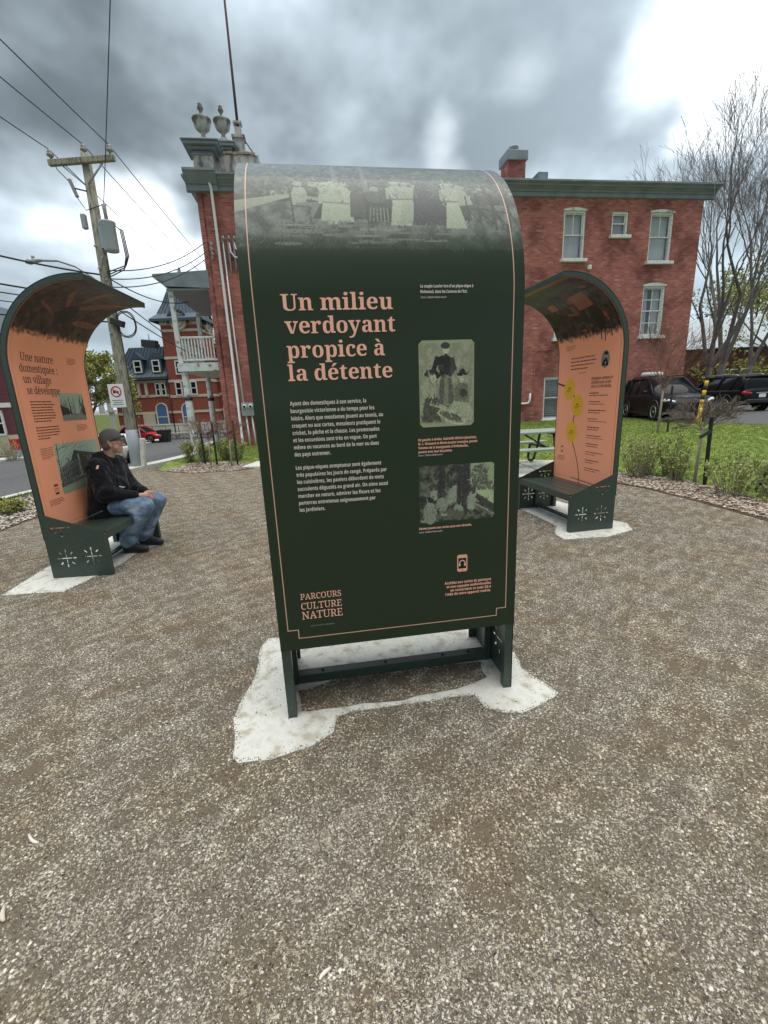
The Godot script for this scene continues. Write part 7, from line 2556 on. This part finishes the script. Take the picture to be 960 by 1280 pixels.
	# small spruce at the edge
	var sp := thing("small_spruce", "small blue green spruce beside the lawn", "tree", ground_at(5.95, -6.35))
	ptube("trunk", [Vector3(0, 0, 0), Vector3(0, 1.1, 0)], [0.03, 0.008], M.bark, sp, 6)
	var rr := RandomNumberGenerator.new()
	rr.seed = 99
	var places := []
	var tints := []
	for i in 3200:
		var y := rr.randf_range(0.06, 1.1)
		var rad := (1.15 - y) * 0.36
		var a := rr.randf() * TAU
		var q := rad * sqrt(rr.randf_range(0.15, 1.0))
		places.append(Transform3D(rand_basis(rr, 0.06), Vector3(cos(a) * q, y - q * 0.25 + 0.05 * sin(a * 5.0), sin(a) * q)))
		var k := rr.randf_range(0.6, 1.3)
		tints.append(Color(k, k, k * 1.1))
	leaves("crown", leaf_mesh(0.14, 1.0), M.needle, sp, places, tints)

# ------------------------------------------------------------------ small things
func build_small_things() -> void:
	# picnic table behind the second shelter
	var t := thing("picnic_table", "grey green picnic table with black metal legs on the concrete slab", "picnic table", ground_at(2.95, -9.55) + Vector3(0, 0.03, 0), 0.12)
	for i in 5:
		pbox("top_board", Vector3(0, 0.75, -0.31 + i * 0.155), Vector3(1.9, 0.045, 0.145), M.table_top, t, 0.008)
	for z in [-0.72, 0.72]:
		for i in 2:
			pbox("seat_board", Vector3(0, 0.45, z - 0.07 + i * 0.14), Vector3(1.9, 0.04, 0.13), M.table_top, t, 0.008)
	for x in [-0.62, 0.62]:
		for s in [-1.0, 1.0]:
			ptube("leg", [Vector3(x, 0.72, s * 0.30), Vector3(x, 0.40, s * 0.40), Vector3(x, 0.10, s * 0.56), Vector3(x, 0.03, s * 0.66), Vector3(x, 0.03, s * 0.80), Vector3(x, 0.08, s * 0.86), Vector3(x, 0.42, s * 0.78)], [0.028], M.black_plastic, t, 8)
		ptube("cross_bar", [Vector3(x, 0.40, -0.78), Vector3(x, 0.40, 0.78)], [0.022], M.black_plastic, t, 8)
		ptube("cross_bar", [Vector3(x, 0.71, -0.34), Vector3(x, 0.71, 0.34)], [0.022], M.black_plastic, t, 8)
		ptube("diagonal_brace", [Vector3(x, 0.40, 0.0), Vector3(x * 0.15, 0.71, 0.0)], [0.018], M.black_plastic, t, 6)
	# twigs and chips lying on the gravel
	var tw := [[-1.40, -1.36, 0.075, 0.5, 0.006, "pale curved twig lying on the gravel"], [-0.225, -0.905, 0.04, 2.4, 0.006, "short split chip of pale wood on the gravel"], [-1.30, -1.10, 0.06, 0.9, 0.008, "broken beige reed end on the gravel"], [0.60, -1.02, 0.05, 1.2, 0.003, "thin dark stick pressed into the gravel"], [-0.05, -1.47, 0.03, 1.1, 0.003, "tiny straw beside the footing"], [-0.78, -1.12, 0.035, 0.8, 0.003, "thin pale straw on the gravel"]]
	for i in tw.size():
		var q: Array = tw[i]
		var st := new_st(true)
		var a: float = q[3]
		var d: Vector3 = Vector3(cos(a), 0, sin(a)) * q[2] * 0.5
		var n := Vector3(-d.z, 0, d.x) * 0.3
		var p: Vector3 = Vector3(q[0], 0.008 + q[4] * 0.8, q[1])
		tube(st, [p - d, p + n * 0.6, p + d * 0.6 + n * 0.5, p + d], [q[4] * 0.6, q[4], q[4] * 0.9, q[4] * 0.5], 7)
		var o := inst(numbered("twig"), done(st), [M.pale_ink, M.pale_ink, M.cream_stone, M.twig, M.cream_stone, M.cream_stone][i], self)
		tag(o, q[5], "twig")

func inside(p: Vector2, poly: PackedVector2Array) -> bool:
	return Geometry2D.is_point_in_polygon(p, poly)

func chip_mesh(sd: int) -> ArrayMesh:
	# irregular stone of eight corners
	var r := RandomNumberGenerator.new()
	r.seed = sd
	var st := new_st()
	var v := []
	for i in 6:
		v.append([Vector3(1, 0, 0), Vector3(-1, 0, 0), Vector3(0, 0.62, 0), Vector3(0, -0.62, 0), Vector3(0, 0, 1), Vector3(0, 0, -1)][i] * r.randf_range(0.6, 1.0) + Vector3(r.randf_range(-0.25, 0.25), r.randf_range(-0.15, 0.15), r.randf_range(-0.25, 0.25)))
	for f in [[0, 2, 4], [4, 2, 1], [1, 2, 5], [5, 2, 0], [4, 3, 0], [1, 3, 4], [5, 3, 1], [0, 3, 5]]:
		tri(st, v[f[0]], v[f[2]], v[f[1]])
	return done(st)

func build_stuff() -> void:
	var r := RandomNumberGenerator.new()
	r.seed = 1234
	# loose stones over the gravel, denser near the camera
	var tones := [Color(0.46, 0.41, 0.345), Color(0.30, 0.26, 0.21), Color(0.20, 0.17, 0.14), Color(0.62, 0.58, 0.51), Color(0.13, 0.118, 0.105), Color(0.37, 0.325, 0.265), Color(0.24, 0.21, 0.175), Color(0.42, 0.375, 0.315), Color(0.52, 0.475, 0.41)]
	var places := [[], [], []]
	var tints := [[], [], []]
	var foot := v2([[-0.54, 0.045], [0.50, 0.045], [0.52, 0.26], [-0.55, 0.24]])
	for i in 250000:
		var d := 0.55 + 8.0 * pow(r.randf(), 1.35)
		var a := r.randf_range(-0.85, 0.85)
		var p := Vector2(sin(a) * d, -cos(a) * d)
		if p.x > 4.2 or p.x < -5.2:
			continue
		var n := noise.get_noise_2d(p.x * 0.9, p.y * 0.9) + 0.6 * noise.get_noise_2d(p.x * 2.6 + 7.0, p.y * 2.6)
		if r.randf() > 0.66 + n * 0.8:
			continue
		var s := r.randf_range(0.0018, 0.0046) * (1.0 + 0.10 * d)
		if r.randf() < 0.02:
			s *= 1.9
		var k := i % 3
		places[k].append(Transform3D(rand_basis(r, s) * Basis.from_scale(Vector3(1.45, 0.9, 0.8)), Vector3(p.x, 0.006 + s * 0.25, p.y)))
		tints[k].append(tones[r.randi() % tones.size()])
	# gravel lapping over the edges of the footings
	for fo in footings:
		for i in fo.size():
			var p0: Vector2 = fo[i]
			var p1: Vector2 = fo[(i + 1) % fo.size()]
			var n := int(p0.distance_to(p1) / 0.0022)
			for k in n:
				var p := p0.lerp(p1, r.randf()) + Vector2(r.randfn(0, 0.011), r.randfn(0, 0.011))
				var s := r.randf_range(0.002, 0.0055)
				places[k % 3].append(Transform3D(rand_basis(r, s), Vector3(p.x, (0.011 if inside(p, fo) else 0.007) + s * 0.3, p.y)))
				tints[k % 3].append(tones[1 + r.randi() % 2] if r.randf() < 0.7 else tones[r.randi() % tones.size()])
	# grit lying on the footings
	for i in 2600:
		var q := Vector2(r.randf_range(-0.9, 0.85), r.randf_range(-0.25, 0.85))
		if r.randf() > 0.25 + 0.75 * clampf(absf(q.x) * 0.2 + q.y * 0.9, 0.0, 1.0):
			continue
		var p := world2(POSE_M, q)
		var s := r.randf_range(0.0018, 0.004)
		places[i % 3].append(Transform3D(rand_basis(r, s), Vector3(p.x, 0.011 + s * 0.3, p.y)))
		tints[i % 3].append(tones[1 + r.randi() % 4])
	for k in 3:
		var o := scatter(numbered("loose_gravel"), chip_mesh(7 + k), M.chip, self, places[k], tints[k])
		tag(o, "loose pale and brown stones scattered over the gravel square", "gravel", "", "stuff")
	# wood chips and stones of the beds
	var beds := [
		[v2([[3.55, -8.2], [4.1, -7.42], [4.25, -7.1], [4.45, -6.07], [4.55, -5.2], [4.6, -3.5], [5.3, -3.5], [5.22, -5.9], [5.22, -6.74], [5.15, -7.6], [4.7, -8.38], [4.2, -8.75]]), 5200, [Color(0.30, 0.22, 0.16), Color(0.42, 0.35, 0.28), Color(0.20, 0.14, 0.10), Color(0.52, 0.46, 0.39), Color(0.13, 0.09, 0.07)], "brown and grey wood chips of the bed beside the lawn"],
		[v2([[-5.3, -3.5], [-5.43, -6.07], [-5.5, -6.8], [-5.9, -9.0], [-6.45, -11.2], [-7.0, -11.5], [-7.25, -9.8], [-7.2, -8.3], [-6.9, -3.5]]), 5200, [Color(0.46, 0.42, 0.37), Color(0.36, 0.32, 0.27), Color(0.55, 0.51, 0.46), Color(0.24, 0.20, 0.16), Color(0.5, 0.44, 0.36)], "pale stones and chips of the bed beside the road"],
		[v2([[-5.8, -11.55], [-4.7, -10.9], [-3.6, -11.1], [-3.15, -11.5], [-3.6, -12.3], [-4.6, -12.9], [-5.5, -12.9]]), 2200, [Color(0.40, 0.33, 0.27), Color(0.30, 0.23, 0.18), Color(0.50, 0.43, 0.36), Color(0.22, 0.16, 0.12)], "brown wood chips round the saplings before the porch"]]
	for b in beds:
		var poly: PackedVector2Array = b[0]
		var lo := poly[0]
		var hi := poly[0]
		for p in poly:
			lo = lo.min(p)
			hi = hi.max(p)
		var pl := []
		var ti := []
		while pl.size() < b[1]:
			var p := Vector2(r.randf_range(lo.x, hi.x), r.randf_range(lo.y, hi.y))
			if not inside(p, poly):
				continue
			var s := r.randf_range(0.014, 0.034)
			var bs := Basis(Vector3.UP, r.randf() * TAU) * Basis(Vector3.RIGHT, r.randf_range(-0.5, 0.5)) * Basis.from_scale(Vector3(s * r.randf_range(0.8, 1.7), s * 0.6, s * 0.8))
			pl.append(Transform3D(bs, Vector3(p.x, hgt(p.x, p.y) + 0.014 + s * 0.3, p.y)))
			ti.append(b[2][r.randi() % b[2].size()])
		var o := scatter(numbered("bed_chips"), chip_mesh(31), M.chip, self, pl, ti)
		tag(o, b[3], "mulch", "", "stuff")
	# grass
	var st := new_st()
	for k in 5:
		var a := TAU * k / 5.0
		var d := Vector3(cos(a), 0, sin(a))
		var s := Vector3(-d.z, 0, d.x)
		var p := d * 0.35
		var tip := p + d * (0.25 + 0.12 * k) + Vector3(0, 1.0 - 0.09 * k, 0)
		st.set_color(Color(1, 1, 1) * (0.85 + 0.06 * k))
		tri(st, p - s * 0.09, tip, p + s * 0.09)
	var tuft := done(st)
	var lawn := v2([[-6.5, -13.7], [-6.35, -15.3], [-6.3, -17.6], [-5.9, -17.9], [9.8, -20.0], [10.4, -19.0], [10.9, -16.4], [11.7, -15.5], [12.6, -14.7], [16.0, -12.0], [16.0, -6.0], [5.35, -5.0], [5.3, -7.6], [4.7, -8.6], [3.6, -8.7], [4.3, -10.3], [2.6, -11.0], [1.0, -9.9], [-1.0, -11.1], [-3.1, -11.5], [-4.5, -13.0], [-5.6, -13.0]])
	var pl := []
	var ti := []
	while pl.size() < 62000:
		var p := Vector2(r.randf_range(-6.5, 16.0), r.randf_range(-20.0, -5.0))
		if not inside(p, lawn):
			continue
		var s := r.randf_range(0.025, 0.06)
		pl.append(Transform3D(Basis(Vector3.UP, r.randf() * TAU) * Basis.from_scale(Vector3(s * 1.1, s, s * 1.1)), Vector3(p.x, hgt(p.x, p.y) - 0.002, p.y)))
		var k := r.randf_range(0.7, 1.25)
		var n := noise.get_noise_2d(p.x * 0.8, p.y * 0.8)
		ti.append(Color(0.235 + 0.09 * n, 0.285 + 0.05 * n, 0.075) * k)
	var g := scatter("grass", tuft, M.blade, self, pl, ti)
	tag(g, "short bright green grass of the lawn", "grass", "", "stuff")
	pl = []
	ti = []
	for i in 5000:
		var z := r.randf_range(-12.0, -3.0)
		var x := lerpf(-7.1, -7.3, r.randf()) - 0.02 * (z + 8.0) * 0.5 + r.randf_range(-0.15, 0.1)
		var s := r.randf_range(0.03, 0.07)
		pl.append(Transform3D(Basis(Vector3.UP, r.randf() * TAU) * Basis.from_scale(Vector3(s, s, s)), Vector3(x, hgt(x, z) - 0.002, z)))
		var k := r.randf_range(0.7, 1.2)
		ti.append(Color(0.12, 0.17, 0.03) * k)
	g = scatter("verge_grass", tuft, M.blade, self, pl, ti)
	tag(g, "narrow strip of green grass along the kerb", "grass", "", "stuff")
